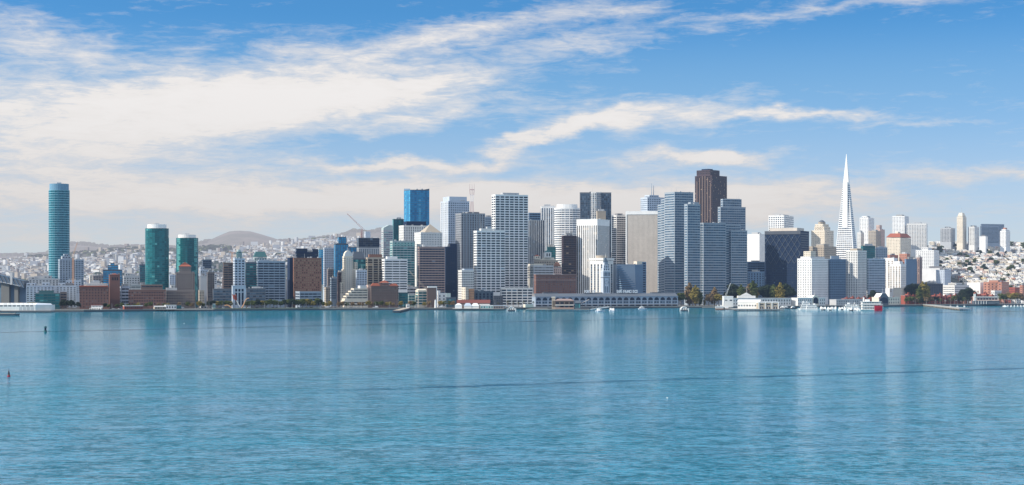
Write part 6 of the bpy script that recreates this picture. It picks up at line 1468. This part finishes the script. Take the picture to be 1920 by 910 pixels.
ux = lambda p: (p - 1368) * s
part(r, 'boom', lambda m: boom(m, (ux(1358), 1, zat(562, D)), (ux(1370), 1, zat(531, D)), 1.2)); part(r, 'boom_cable', lambda m: (m.bar((ux(1356), 1, zat(575, D)), (ux(1370), 1, zat(531, D)), .12, W('darkgrey'), n=4), m.bar((ux(1376), 1, zat(560, D)), (ux(1370), 1, zat(531, D)), .12, W('darkgrey'), n=4)))
part(r, 'mast', lambda m: m.bar((ux(1357), 1, 5.4), (ux(1358), 1, zat(561, D)), .5, W('palegrey'), .3))
# white pier sheds 1356-1540
D = wD(580); s = D / F
pier(1318, 1357, D + 30, 10, 'low timber boardwalk between the round trees and the white pier block', pile_step=5, z=2.6)
pier(1352, 1372, D + 6, 40, 'stub pier under the white block with the crane', pile_step=6)
r = place('pier_block', 'tall white boxy pier building beside the lattice crane', 'building', 1357, D + 18, 3.0); shed(r, 0, 18 * s, 0, 18, 0, 16.5, 1, 'offwhite', 'white', 2, side='flat', gl='light', wy=.6, wh=.12)
r, L = pier(1378, 1469, wD(583.5), 70, 'wide dark pier under the cream sheds with arched end windows', pile_step=6)
Dp = wD(583.5); sp = Dp / F
r = place('pier_shed', 'long cream pier shed seen along its sunny side', 'shed', 1383, Dp + 34, 3.0, -20); shed(r, 0, 42 * sp, 0, 16, 0, 10.5, 3.2, 'offwhite', 'white', 8, side='gable_x', gl='light', wy=.35, wh=.2)
r = place('pier_shed', 'grey pier shed front with square windows and small arched doors, facing the bay', 'shed', 1422, Dp + 4, 3.0); shed(r, 0, 38 * sp, 0, 26, 0, 9.6, 1.0, 'tan', 'white', 3, side='flat', gl='navy', wy=.62, wh=.14)
for k in range(3):
    part(r, 'arched_door', lambda m: arch_wall(m, 38 * sp * (k + .28) / 3, 38 * sp * (k + .72) / 3, .5, 1.6, G('navy')))
    part(r, 'door_panel', lambda m: m.box(38 * sp * (k + .46) / 3, 38 * sp * (k + .54) / 3, -.5, -.3, .4, 3.4, W('offwhite')))
for k in range(4): part(r, 'pilaster', lambda m: m.box(38 * sp * k / 3 * .97, 38 * sp * k / 3 * .97 + 1.4, -.7, -.01, 0, 9.6, W('offwhite')))
def long_bulkhead(px0, px1, label, h, off, nw, wc='offwhite', rc='palegrey', arch=None):
    D = shoreD(px0) + off; rz = math.degrees(math.atan2(shoreD(px1) - shoreD(px0), (U(px1) - U(px0)) * D)); r = place('pier_shed', label, 'shed', px0, D, 3.0, rz); L = (U(px1) - U(px0)) * D
    part(r, 'wall', lambda m: m.box(0, L, 0, 16, 0, h, W(wc))); part(r, 'roof', lambda m: m.box(-.4, L + .4, -.4, 16.4, h + .01, h + .8, W(wc), W(rc)))
    for q in range(2):
        for k in range(nw): part(r, 'window', lambda m: m.quad((L * (k + .3) / nw, 0), (L * (k + .62) / nw, 0), h * (.2 + .42 * q), h * (.42 + .42 * q), .12, pick('dark')))
    return r, L
long_bulkhead(1374, 1495, 'long low cream bulkhead building with small square windows behind the pier sheds', 12.5, 2, 22)
r, L = long_bulkhead(1496, 1565, 'cream bulkhead building with a wide dark arched gateway in its middle', 12.8, -2, 14)
def gate(r, cx, w, hh, top, wc='cream'):
    part(r, 'gable', lambda m: m.prism([(cx - w / 2, -1.2), (cx + w / 2, -1.2), (cx + w / 2, 12), (cx - w / 2, 12)], 0, hh, W(wc)))
    part(r, 'gable_roof', lambda m: (m.face([(cx - w / 2 - 1, -1.3, hh + .02), (cx + w / 2 + 1, -1.3, hh + .02), (cx + w * .2, -1.3, top), (cx - w * .2, -1.3, top)], W(wc)), m.face([(cx - w / 2 - 1, 12, hh + .02), (cx - w * .2, 12, top), (cx + w * .2, 12, top), (cx + w / 2 + 1, 12, hh + .02)], W(wc)),
        m.face([(cx - w * .2, -1.3, top), (cx + w * .2, -1.3, top), (cx + w * .2, 12, top), (cx - w * .2, 12, top)], W('offwhite')), m.face([(cx - w / 2 - 1, -1.3, hh + .02), (cx - w * .2, -1.3, top), (cx - w * .2, 12, top), (cx - w / 2 - 1, 12, hh + .02)], W('offwhite')), m.face([(cx + w * .2, -1.3, top), (cx + w / 2 + 1, -1.3, hh + .02), (cx + w / 2 + 1, 12, hh + .02), (cx + w * .2, 12, top)], W('offwhite'))))
    part(r, 'gateway', lambda m: m.face([(cx + w * .42 * q, -1.5, z_) for q, z_ in ((-1, 3.5), (1, 3.5), (1, hh * .8), (.6, hh * 1.0), (0, hh * 1.06), (-.6, hh * 1.0), (-1, hh * .8))], G('navy')))
    part(r, 'flagpole', lambda m: m.bar((cx, 2, top), (cx, 2, top + 9), .22, W('offwhite'), .1))
gate(r, L * .63, 13, 13.5, 17.5)
r = place('pier_gable', 'white classical gable with a flagpole on the low roofs behind the crane', 'building', 1384, shoreD(1384) + 26, 3.0); s2 = shoreD(1384) / F
part(r, 'wall', lambda m: m.box(0, 33 * s2, 0, 14, 0, 17, W('offwhite'))); part(r, 'gable', lambda m: m.face([(6 * s2, -.2, 17.02), (27 * s2, -.2, 17.02), (16.5 * s2, -.2, 22)], W('offwhite'))); part(r, 'roof', lambda m: (m.face([(6 * s2, -.2, 17.02), (16.5 * s2, -.2, 22), (16.5 * s2, 14, 22), (6 * s2, 14, 17.02)], W('palegrey')), m.face([(27 * s2, -.2, 17.02), (27 * s2, 14, 17.02), (16.5 * s2, 14, 22), (16.5 * s2, -.2, 22)], W('palegrey'))))
part(r, 'flagpole', lambda m: m.bar((16.5 * s2, 1, 22), (16.5 * s2, 1, 32), .25, W('offwhite'), .12))
r, L = long_bulkhead(1568, 1640, 'low bulkhead shed behind the moored yachts', 9.5, 2, 12, 'palegrey')
r, L = long_bulkhead(1648, 1706, 'cream two-storey bulkhead with a huge dark arched gable at one end', 13, -3, 9, 'cream'); gate(r, L * .22, 23, 12.5, 20.5, 'slate')
# red-brick terraces: one proto per tone, copied
def make_terrace(seed, lab, grp):
    r_ = random.Random(seed); r = empty('brick_terrace', (0, -900, 0)); tag(r, lab, 'apartments', grp); w = 11
    part(r, 'wall', lambda m: (m.box(0, w * .6, 0, 12, -1, 11, W('redbrick')), m.box(w * .6 + .01, w, 3, 12, -1, 13, W('redbrick')))); part(r, 'chimney', lambda m: m.box(w * .55, w * .75, 2.5, 4, 11.02, 15, W('redbrick'))); part(r, 'roof', lambda m: m.box(-.1, w * .6 - .2, .2, 12.2, 11.02, 11.5, W('granite')))
    for f in range(3):
        part(r, 'window', lambda m: m.quad((1.4, 0), (3.2, 0), 1.5 + 3.4 * f, 3.3 + 3.4 * f, .1, G('dark'))); part(r, 'window', lambda m: m.quad((w * .66, 3), (w * .9, 3), 1.5 + 3.4 * f, 3.5 + 3.4 * f, .1, G('dark')))
    part(r, 'balcony', lambda m: m.box(3.8, 6.2, -1.2, -.01, 4.5, 5.6, W('offwhite'))); kids(r); return r
T1 = make_terrace(1, 'red brick terrace apartment with chimney in the row behind the yellow poplars', 'red brick terraces'); first = True
TS = [(px, 48) for px in range(1697, 1798, 10)] + [(px, 44) for px in range(1583, 1672, 11)] + [(px, 66) for px in range(1822, 1858, 11)] + [(px, 100) for px in range(1800, 1850, 10)]
for px, off in TS:
    o = T1 if first else copy_tree(T1); first = False; D = shoreD(px) + off; o.location = (U(px) * D, D, terrain(px, D)); o.rotation_euler = (0, 0, R(14)); sc_ = rt.uniform(.95, 1.15) * (1.2 if px > 1690 else .95); o.scale = (sc_ * .92, sc_, sc_ * rt.uniform(.9, 1.08))
    if px < 1680: o['label'] = 'red brick terrace apartment in the row behind the paddle steamer'
    elif px > 1799: o['label'] = 'red brick terrace apartment behind the cream waterfront restaurant'
# cream waterfront restaurant and the flat pier
r = place('restaurant', 'pinkish cream two-storey restaurant with a slim clock turret on the far waterfront', 'restaurant', 1826, shoreD(1830) - 8, 3.2); s2 = shoreD(1830) / F
part(r, 'wall', lambda m: (m.box(0, 48 * s2, 0, 14, 0, 6, W('slate')), m.box(2 * s2, 46 * s2, -1, 14, 6.01, 12.6, W('pink')))); part(r, 'roof', lambda m: m.box(1 * s2, 47 * s2, -2, 15, 12.61, 13.4, W('offwhite'))); part(r, 'turret', lambda m: m.box(0, 3.4 * s2, -1.4, -1.02 + 3, 6, 19, W('offwhite'))); part(r, 'turret_roof', lambda m: hip(m, -.5, 3.9 * s2, -1.9, 2.5, 19.01, 21.5, W('roofred'), .8))
for k in range(7): part(r, 'window', lambda m: m.quad(((6 + k * 5.5) * s2, -1), ((10.5 + k * 5.5) * s2, -1), 8, 10.8, .12, G('navy')))
part(r, 'ramp', lambda m: m.face([(30 * s2, -2, 7), (52 * s2, -2, .3), (52 * s2, -6, .3), (30 * s2, -6, 7)], W('tan')))
for k in range(5): part(r, 'column', lambda m: m.box((3 + 5 * k) * s2, (3 + 5 * k) * s2 + .8, -.9, -.1, 0, 6, W('offwhite')))
# flat public pier with many piles, running out to the right
Dn, Df = wD(582.6), shoreD(1730) - 8
r = empty('long_pier', (U(1798) * Dn, Dn, 0)); tag(r, 'long flat concrete pier on many piles, jutting out before the red brick terraces', 'pier')
ex = U(1730) * Df - U(1798) * Dn; ey = Df - Dn; wp = (U(1825) - U(1798)) * Dn
part(r, 'deck', lambda m: (m.face([(0, 0, 3.2), (wp, 4, 3.2), (ex + 16, ey, 3.2), (ex, ey, 3.2)], W('concrete')), m.face([(0, 0, 2.3), (0, 0, 3.2), (ex, ey, 3.2), (ex, ey, 2.3)], W('tan')), m.face([(0, 0, 2.3), (wp, 4, 2.3), (wp, 4, 3.2), (0, 0, 3.2)], W('bluegrey'))))  # sunny side tan, shaded end blue-grey: light put into the colours
for k in range(26):
    f = k / 25; part(r, 'pile', lambda m: m.bar((ex * f + .5, ey * f + 1, -2), (ex * f + .5, ey * f + 1, 2.3), .55, W('tan'), n=5))
for k in range(7): part(r, 'pile', lambda m: m.bar((wp * k / 6.2 + .6, 1.5, -2), (wp * k / 6.2 + .6, 1.5, 2.3), .55, W('bluegrey'), n=5))  # end piles carry the same painted shade tone
part(r, 'railing', lambda m: [m.bar((ex * k / 30, ey * k / 30 + .3, 3.2), (ex * k / 30, ey * k / 30 + .3, 4.4), .09, W('paleteal'), n=4) for k in range(31)] + [m.bar((0, .3, 4.4), (ex, ey + .3, 4.4), .1, W('paleteal'), n=4)])
# lamp posts
def make_lamp():
    r = empty('street_lamp', (0, -900, 0)); tag(r, 'slim pale street lamp standing along the promenade', 'street lamp', 'street lamps along the promenade')
    part(r, 'post', lambda m: m.bar((0, 0, 0), (0, 0, 8.5), .16, W('palegrey'), .1, 6)); part(r, 'lamp_head', lambda m: m.bar((0, 0, 8.5), (0, -1.4, 8.8), .12, W('palegrey'), .2, 6)); kids(r); return r
lp = make_lamp(); first = True
for px in list(range(210, 860, 26)) + [905, 928, 975, 988, 1002, 1275, 1309, 1338, 1342, 1350, 1716, 1737, 1755, 1772, 1790, 1815, 1822, 1880, 1896, 1912]:
    o = lp if first else copy_tree(lp); first = False; D = shoreD(px) - 5; o.location = (U(px) * D, D, 3.2)
# cars
def make_car(col, lab, van=False):
    r = empty('parked_van' if van else 'parked_car', (0, -900, 0)); tag(r, lab, 'van' if van else 'car', 'vehicles on the waterfront road')
    cm = wall_mat('paint_' + col, dict(white=(.75, .75, .75), silver=(.42, .43, .45), dark=(.03, .03, .035), red=(.35, .03, .03), blue=(.03, .07, .18))[col], .3, .02, 0, 0, .6)
    if van: part(r, 'body', lambda m: (m.box(-2.6, 1.7, -1, 1, .4, 2.5, cm), m.box(1.71, 2.7, -.95, .95, .4, 1.5, cm))); part(r, 'windscreen', lambda m: m.box(1.2, 1.9, -.9, .9, 1.55, 2.3, G('dark')))
    else:
        part(r, 'body', lambda m: (m.box(-2.2, 2.2, -.9, .9, .35, .95, cm), m.prism([(-1.5, -.85), (1.1, -.85), (1.1, .85), (-1.5, .85)], .96, 1.5, cm, scale=.78))); part(r, 'windscreen', lambda m: m.prism([(-1.42, -.88), (1.02, -.88), (1.02, .88), (-1.42, .88)], .98, 1.42, G('dark'), scale=.8))
    for sx in (-1.4, 1.4):
        for sy in (-.92, .92): part(r, 'wheel', lambda m: m.bar((sx, sy - .1, .34), (sx, sy + .1, .34), .34, W('black'), n=10))
    kids(r); return r
cars = [[make_car(c, l, v), False] for c, l, v in (('white', 'white car on the waterfront road', False), ('silver', 'silver car on the waterfront road', False), ('dark', 'dark car on the waterfront road', False), ('red', 'red car on the waterfront road', False), ('white', 'white van on the waterfront road', True), ('blue', 'blue car on the waterfront road', False))]
rc_ = random.Random(61)
for px in range(205, 1000, 9):
    if rc_.random() < .3: continue
    e = rc_.choices(cars, [4, 3, 3, 1, 3, 1])[0]; o = copy_tree(e[0]) if e[1] else e[0]; e[1] = True
    q = px + rc_.uniform(-3, 3); D = shoreD(q) + rc_.choice([10, 14.5]); o.location = (U(q) * D, D, 3.36)
    o.rotation_euler = (0, 0, math.atan2(shoreD(q + 5) - shoreD(q - 5), (U(q + 5) - U(q - 5)) * D) + (math.pi if rc_.random() < .5 else 0))
# ---- buoys
D = wD(706.5); r = place('red_buoy', 'red buoy with a dark conical top floating near the left edge', 'buoy', 16.5, D)
s = D / F
part(r, 'float', lambda m: (m.bar((0, 0, -.6), (0, 0, .55), .75, wall_mat('wall_crimson', (.42, .02, .05)), .75, 14), m.bar((0, 0, .55), (0, 0, 1.1), .6, W('brown'), .5, 14)))
part(r, 'tower', lambda m: [m.bar((.5 * math.cos(t), .5 * math.sin(t), 1.0), (.15 * math.cos(t), .15 * math.sin(t), 2.6), .06, W('black')) for t in (0, 1.57, 3.14, 4.71)] + [m.bar((0, 0, 1.1), (0, 0, 3.2), .4, W('darkbrown'), .08, 8)]); part(r, 'lamp', lambda m: m.bar((0, 0, 3.2), (0, 0, 3.6), .1, W('black'), .08))
D = wD(623); r = place('green_buoy', 'dark green can buoy on the dark wake line', 'buoy', 85, D)
part(r, 'float', lambda m: (m.bar((0, 0, -.6), (0, 0, 1.6), 1.4, W('teal'), 1.4, 14))); part(r, 'tower', lambda m: (m.bar((0, 0, 1.6), (0, 0, 3.6), .8, W('black'), .9, 8), m.bar((0, 0, 3.6), (0, 0, 5.0), 1.2, W('teal'), 1.2, 10)))
# gulls: far white specks resting on the water
rg = random.Random(71); gr = None
def make_gull():
    r = empty('gull', (0, -900, 0)); tag(r, 'white gull resting on the open water', 'bird', 'gulls on the water'); 
    def body(m):
        for (xa, xb, ra, rb) in ((-.32, -.1, .03, .11), (-.1, .12, .11, .12), (.12, .22, .12, .06)): m.bar((xa, 0, .1), (xb, 0, .12), ra, W('white'), rb, 8)
        m.bar((.2, 0, .14), (.27, 0, .3), .06, W('white'), .065, 8); m.bar((.3, 0, .29), (.4, 0, .27), .02, W('yellow'), .008, 5)
    part(r, 'body', body); kids(r); return r
gp = make_gull()
for i, (px, py) in enumerate(((1251, 747), (1478, 598.5), (345, 607), (1668, 578))):
    o = gp if i == 0 else copy_tree(gp); D = wD(py); o.location = (U(px) * D, D, 0); o.scale = (2, 2, 2) if D > 1500 else (1.3,) * 3; o.rotation_euler = (0, 0, rg.uniform(0, 6))
# ---- tower cranes
def crane(px, off, py_base, py_mast, jib, col, label, D=None):
    D = D or shoreD(px) + off; s = D / F; r = place('tower_crane', label, 'crane', px, D, 0); Xp = lambda p: (p - px) * s
    part(r, 'mast', lambda m: [m.bar((dx, dy, terrain(px, D) - 2), (dx, dy, zat(py_mast, D)), .3, W(col), n=4) for dx in (-1, 1) for dy in (-1, 1)] + [m.bar((-1, -1, z_), (1, -1, z_ + 4), .2, W(col), n=4) for z_ in range(int(zat(py_base, D)), int(zat(py_mast, D)), 4)])
    (ax, ay), (bx, by) = jib
    part(r, 'jib', lambda m: boom(m, (Xp(ax), 0, zat(ay, D)), (Xp(bx), 0, zat(by, D)), 1.3, col, 12)); part(r, 'counterweight', lambda m: m.box(Xp(ax) - 1, Xp(ax) + 4, -1.5, 1.5, zat(ay + 1.5, D), zat(ay - .5, D), W('concrete')))
crane(137, 260, 490, 482, ((136, 482), (145, 455)), 'orange', 'orange crane boom beside the lone oval tower')
crane(435, 600, 490, 474, ((428, 473), (439, 474)), 'orange', 'small orange crane over the roofs left of the lantern tower')
crane(678, 400, 450, 432, ((683, 432), (651, 401)), 'redbrick', 'red luffing crane with a long slanted jib above the blue box tower')
crane(796, 110, 565, 541, ((797, 540), (767, 508)), 'tan', 'tan crane boom slanting across the dark brown banded block')
# ---- great three-pronged broadcasting mast on the far hill
def mast():
    D = 8300; px = 885; s = D / F; gz = terrain(px, D); r = place('broadcast_mast', 'red and white three-legged broadcasting mast on the far hill', 'mast', px, D, gz); Z = lambda p: zat(p, D) - gz
    zs = [0, Z(440), Z(420), Z(400), Z(378), Z(366), Z(356)]; rs = [24, 20, 15, 9, 6, 10, 13]; cols = ['white', 'redbrick', 'white', 'redbrick', 'white', 'redbrick']
    for k in range(6):
        for t in range(3):
            a = R(90 + 120 * t); part(r, 'leg', lambda m: m.bar((rs[k] * math.cos(a), rs[k] * math.sin(a), zs[k]), (rs[k + 1] * math.cos(a), rs[k + 1] * math.sin(a), zs[k + 1]), 1.7, W(cols[k]), 1.7, 5))
    for k in range(1, 7): part(r, 'crossbeam', lambda m: [m.bar((rs[k] * math.cos(R(90 + 120 * t)), rs[k] * math.sin(R(90 + 120 * t)), zs[k]), (rs[k] * math.cos(R(210 + 120 * t)), rs[k] * math.sin(R(210 + 120 * t)), zs[k]), 1.2 if k < 6 else 2.2, W('redbrick' if k == 6 else 'white'), n=5) for t in range(3)])
    part(r, 'antenna', lambda m: [m.bar((13 * math.cos(R(90 + 120 * t)), 13 * math.sin(R(90 + 120 * t)), Z(356)), (13 * math.cos(R(90 + 120 * t)), 13 * math.sin(R(90 + 120 * t)), Z(345)), 1.2, W('redbrick'), .5, 5) for t in range(3)])
mast()

# ================================================================== SKY, SUN, CAMERA
world = bpy.data.worlds.new("World"); scene.world = world; world.use_nodes = True
nt = world.node_tree; nt.nodes.clear(); n = N(nt)
tc = n.add('ShaderNodeTexCoord').outputs['Generated']
sep = n.add('ShaderNodeSeparateXYZ'); n.lk(tc, sep.inputs[0])
az = n.math('ARCTAN2', sep.outputs['X'], sep.outputs['Y']); el = n.math('ARCSINE', sep.outputs['Z'])
DEG = 180 / math.pi
AZ = n.math('MULTIPLY', az, DEG); EL = n.math('MULTIPLY', el, DEG)
sky = n.add('ShaderNodeTexSky', sky_type='NISHITA'); sky.sun_disc = False; sky.sun_elevation = R(29); sky.sun_rotation = math.atan2(SUN.x, SUN.y)
sky.altitude = 40; sky.air_density = 1.0; sky.dust_density = 0.6; sky.ozone_density = 3.0
mp = n.add('ShaderNodeCombineXYZ'); n.lk(sep.outputs['X'], mp.inputs[0]); n.lk(sep.outputs['Y'], mp.inputs[1]); n.lk(n.math('MULTIPLY_ADD', n.math('MAXIMUM', sep.outputs['Z'], 0.0), 3.2, .05), mp.inputs[2])
nv = n.add('ShaderNodeVectorMath', operation='NORMALIZE'); n.lk(mp.outputs[0], nv.inputs[0]); n.lk(nv.outputs[0], sky.inputs[0])
blue = n.mix(1.0, sky.outputs[0], SKYTINT, 'MULTIPLY')
# cloud layer laid out by compass bearing and height above the horizon (degrees)
cv = n.add('ShaderNodeCombineXYZ'); n.lk(AZ, cv.inputs[0]); n.lk(EL, cv.inputs[1])
V = cv.outputs[0]
w1 = n.add('ShaderNodeTexNoise'); n.lk(n.mapping(V, (1, 2.2, 1)), w1.inputs['Vector']); w1.inputs['Scale'].default_value = .35; w1.inputs['Detail'].default_value = 5; w1.inputs['Roughness'].default_value = .6
wv = n.add('ShaderNodeVectorMath', operation='SUBTRACT'); n.lk(w1.outputs['Color'], wv.inputs[0]); wv.inputs[1].default_value = (.5, .5, .5)
ws = n.add('ShaderNodeVectorMath', operation='MULTIPLY'); n.lk(wv.outputs[0], ws.inputs[0]); ws.inputs[1].default_value = (5.0, 1.5, 0)
wa = n.add('ShaderNodeVectorMath', operation='ADD'); n.lk(V, wa.inputs[0]); n.lk(ws.outputs[0], wa.inputs[1])
sw = n.add('ShaderNodeSeparateXYZ'); n.lk(wa.outputs[0], sw.inputs[0]); A2, E2 = sw.outputs['X'], sw.outputs['Y']
def deg(px, py): a = math.atan(U(px)); return math.degrees(a), math.degrees(math.atan((HY - py) / F * math.cos(a)))
def blob(px, py, a, b_, ang, s):
    cx, cy = deg(px, py); ra, rb = a / 54.1, b_ / 54.1; c_, s_ = math.cos(R(-ang)), math.sin(R(-ang))
    dx = n.math('SUBTRACT', A2, cx); dy = n.math('SUBTRACT', E2, cy)
    u = n.math('MULTIPLY_ADD', dx, c_ / ra, n.math('MULTIPLY', dy, s_ / ra)); v = n.math('MULTIPLY_ADD', dx, -s_ / rb, n.math('MULTIPLY', dy, c_ / rb))
    q = n.math('MULTIPLY_ADD', u, u, n.math('MULTIPLY', v, v))
    return n.math('MULTIPLY', n.math('EXPONENT', n.math('MULTIPLY', q, -1.2)), s)
tot = None
for B_ in CLOUDS:
    o = blob(*B_); tot = o if tot is None else n.math('ADD', tot, o)
fib = n.noise(n.mapping(V, (.45, 2.1, 1), rot=(0, 0, R(-12))), 1.0, 8, .6, .9)
fine = n.noise(n.mapping(V, (.8, 4.2, 1), rot=(0, 0, R(-16))), 1.7, 7, .66, .8)
big = n.noise(n.mapping(V, (.5, 1.4, 1)), .55, 4, .55)
tex = n.math('ADD', n.math('MULTIPLY', n.math('SUBTRACT', fib, .5), 1.25), n.math('MULTIPLY', n.math('SUBTRACT', fine, .5), .75))
tex = n.math('ADD', tex, n.math('MULTIPLY', n.math('SUBTRACT', big, .5), .7))
up = n.ramp(EL, 10, 18, 0, .45)
blue = n.mix(n.ramp(EL, 11, 24), blue, (7.4, 9.2, 11.8))  # brighter overhead sky, added above the view as bluish fill light
blue = n.mix(n.ramp(EL, 9.3, 6.3, 0, .42), blue, (3.3, 5.2, 6.9))
dens = n.math('ADD', n.math('ADD', tot, up), tex)
alpha = n.ramp(dens, .0, .95, 0, .96, False); alpha = n.math('POWER', alpha, 1.25)
ccol = n.mix(n.ramp(EL, .5, 5.5), CLOUD_LOW, CLOUD_HI)
ccol = n.mix(n.ramp(dens, .55, 1.35, 0, .75), ccol, (9.3, 8.95, 8.75))
skyc = n.mix(alpha, blue, ccol)
hz_ = n.ramp(EL, 7.2, .2, 0, .78)
skyc = n.mix(hz_, skyc, HORIZON)
bg = n.add('ShaderNodeBackground'); n.lk(skyc, bg.inputs[0]); bg.inputs[1].default_value = .10
wo = n.add('ShaderNodeOutputWorld'); n.lk(bg.outputs[0], wo.inputs['Surface'])
world.cycles.sampling_method = 'MANUAL'; world.cycles.sample_map_resolution = 512

sun = bpy.data.lights.new('sun', 'SUN'); sun.energy = SUN_E; sun.angle = R(.5); sun.color = (1.0, .92, .80)
so = bpy.data.objects.new('sun', sun); COL.objects.link(so); so.rotation_euler = SUN.to_track_quat('Z', 'Y').to_euler()
cam = bpy.data.cameras.new('camera'); co = bpy.data.objects.new('camera', cam); COL.objects.link(co)
co.location = (0, 0, H); co.rotation_euler = (R(90), 0, 0)
cam.sensor_fit = 'HORIZONTAL'; cam.sensor_width = 36; cam.lens = F / 1920 * 36
cam.shift_y = (HY - 455) / 1920; cam.clip_start = 1; cam.clip_end = 60000
scene.camera = co
scene.view_settings.view_transform = 'Standard'; scene.view_settings.look = 'None'; scene.view_settings.exposure = 0; scene.view_settings.gamma = 1
scene.cycles.max_bounces = 5; scene.cycles.diffuse_bounces = 2; scene.cycles.glossy_bounces = 3; scene.cycles.transmission_bounces = 1
scene.cycles.caustics_reflective = False; scene.cycles.sample_clamp_indirect = 4
for o in [x for x in COL.objects if x.parent is None and abs(x.location.y + 900) < .01]:
    for c_ in list(o.children): bpy.data.objects.remove(c_)
    bpy.data.objects.remove(o)
print('objects', len(bpy.data.objects))
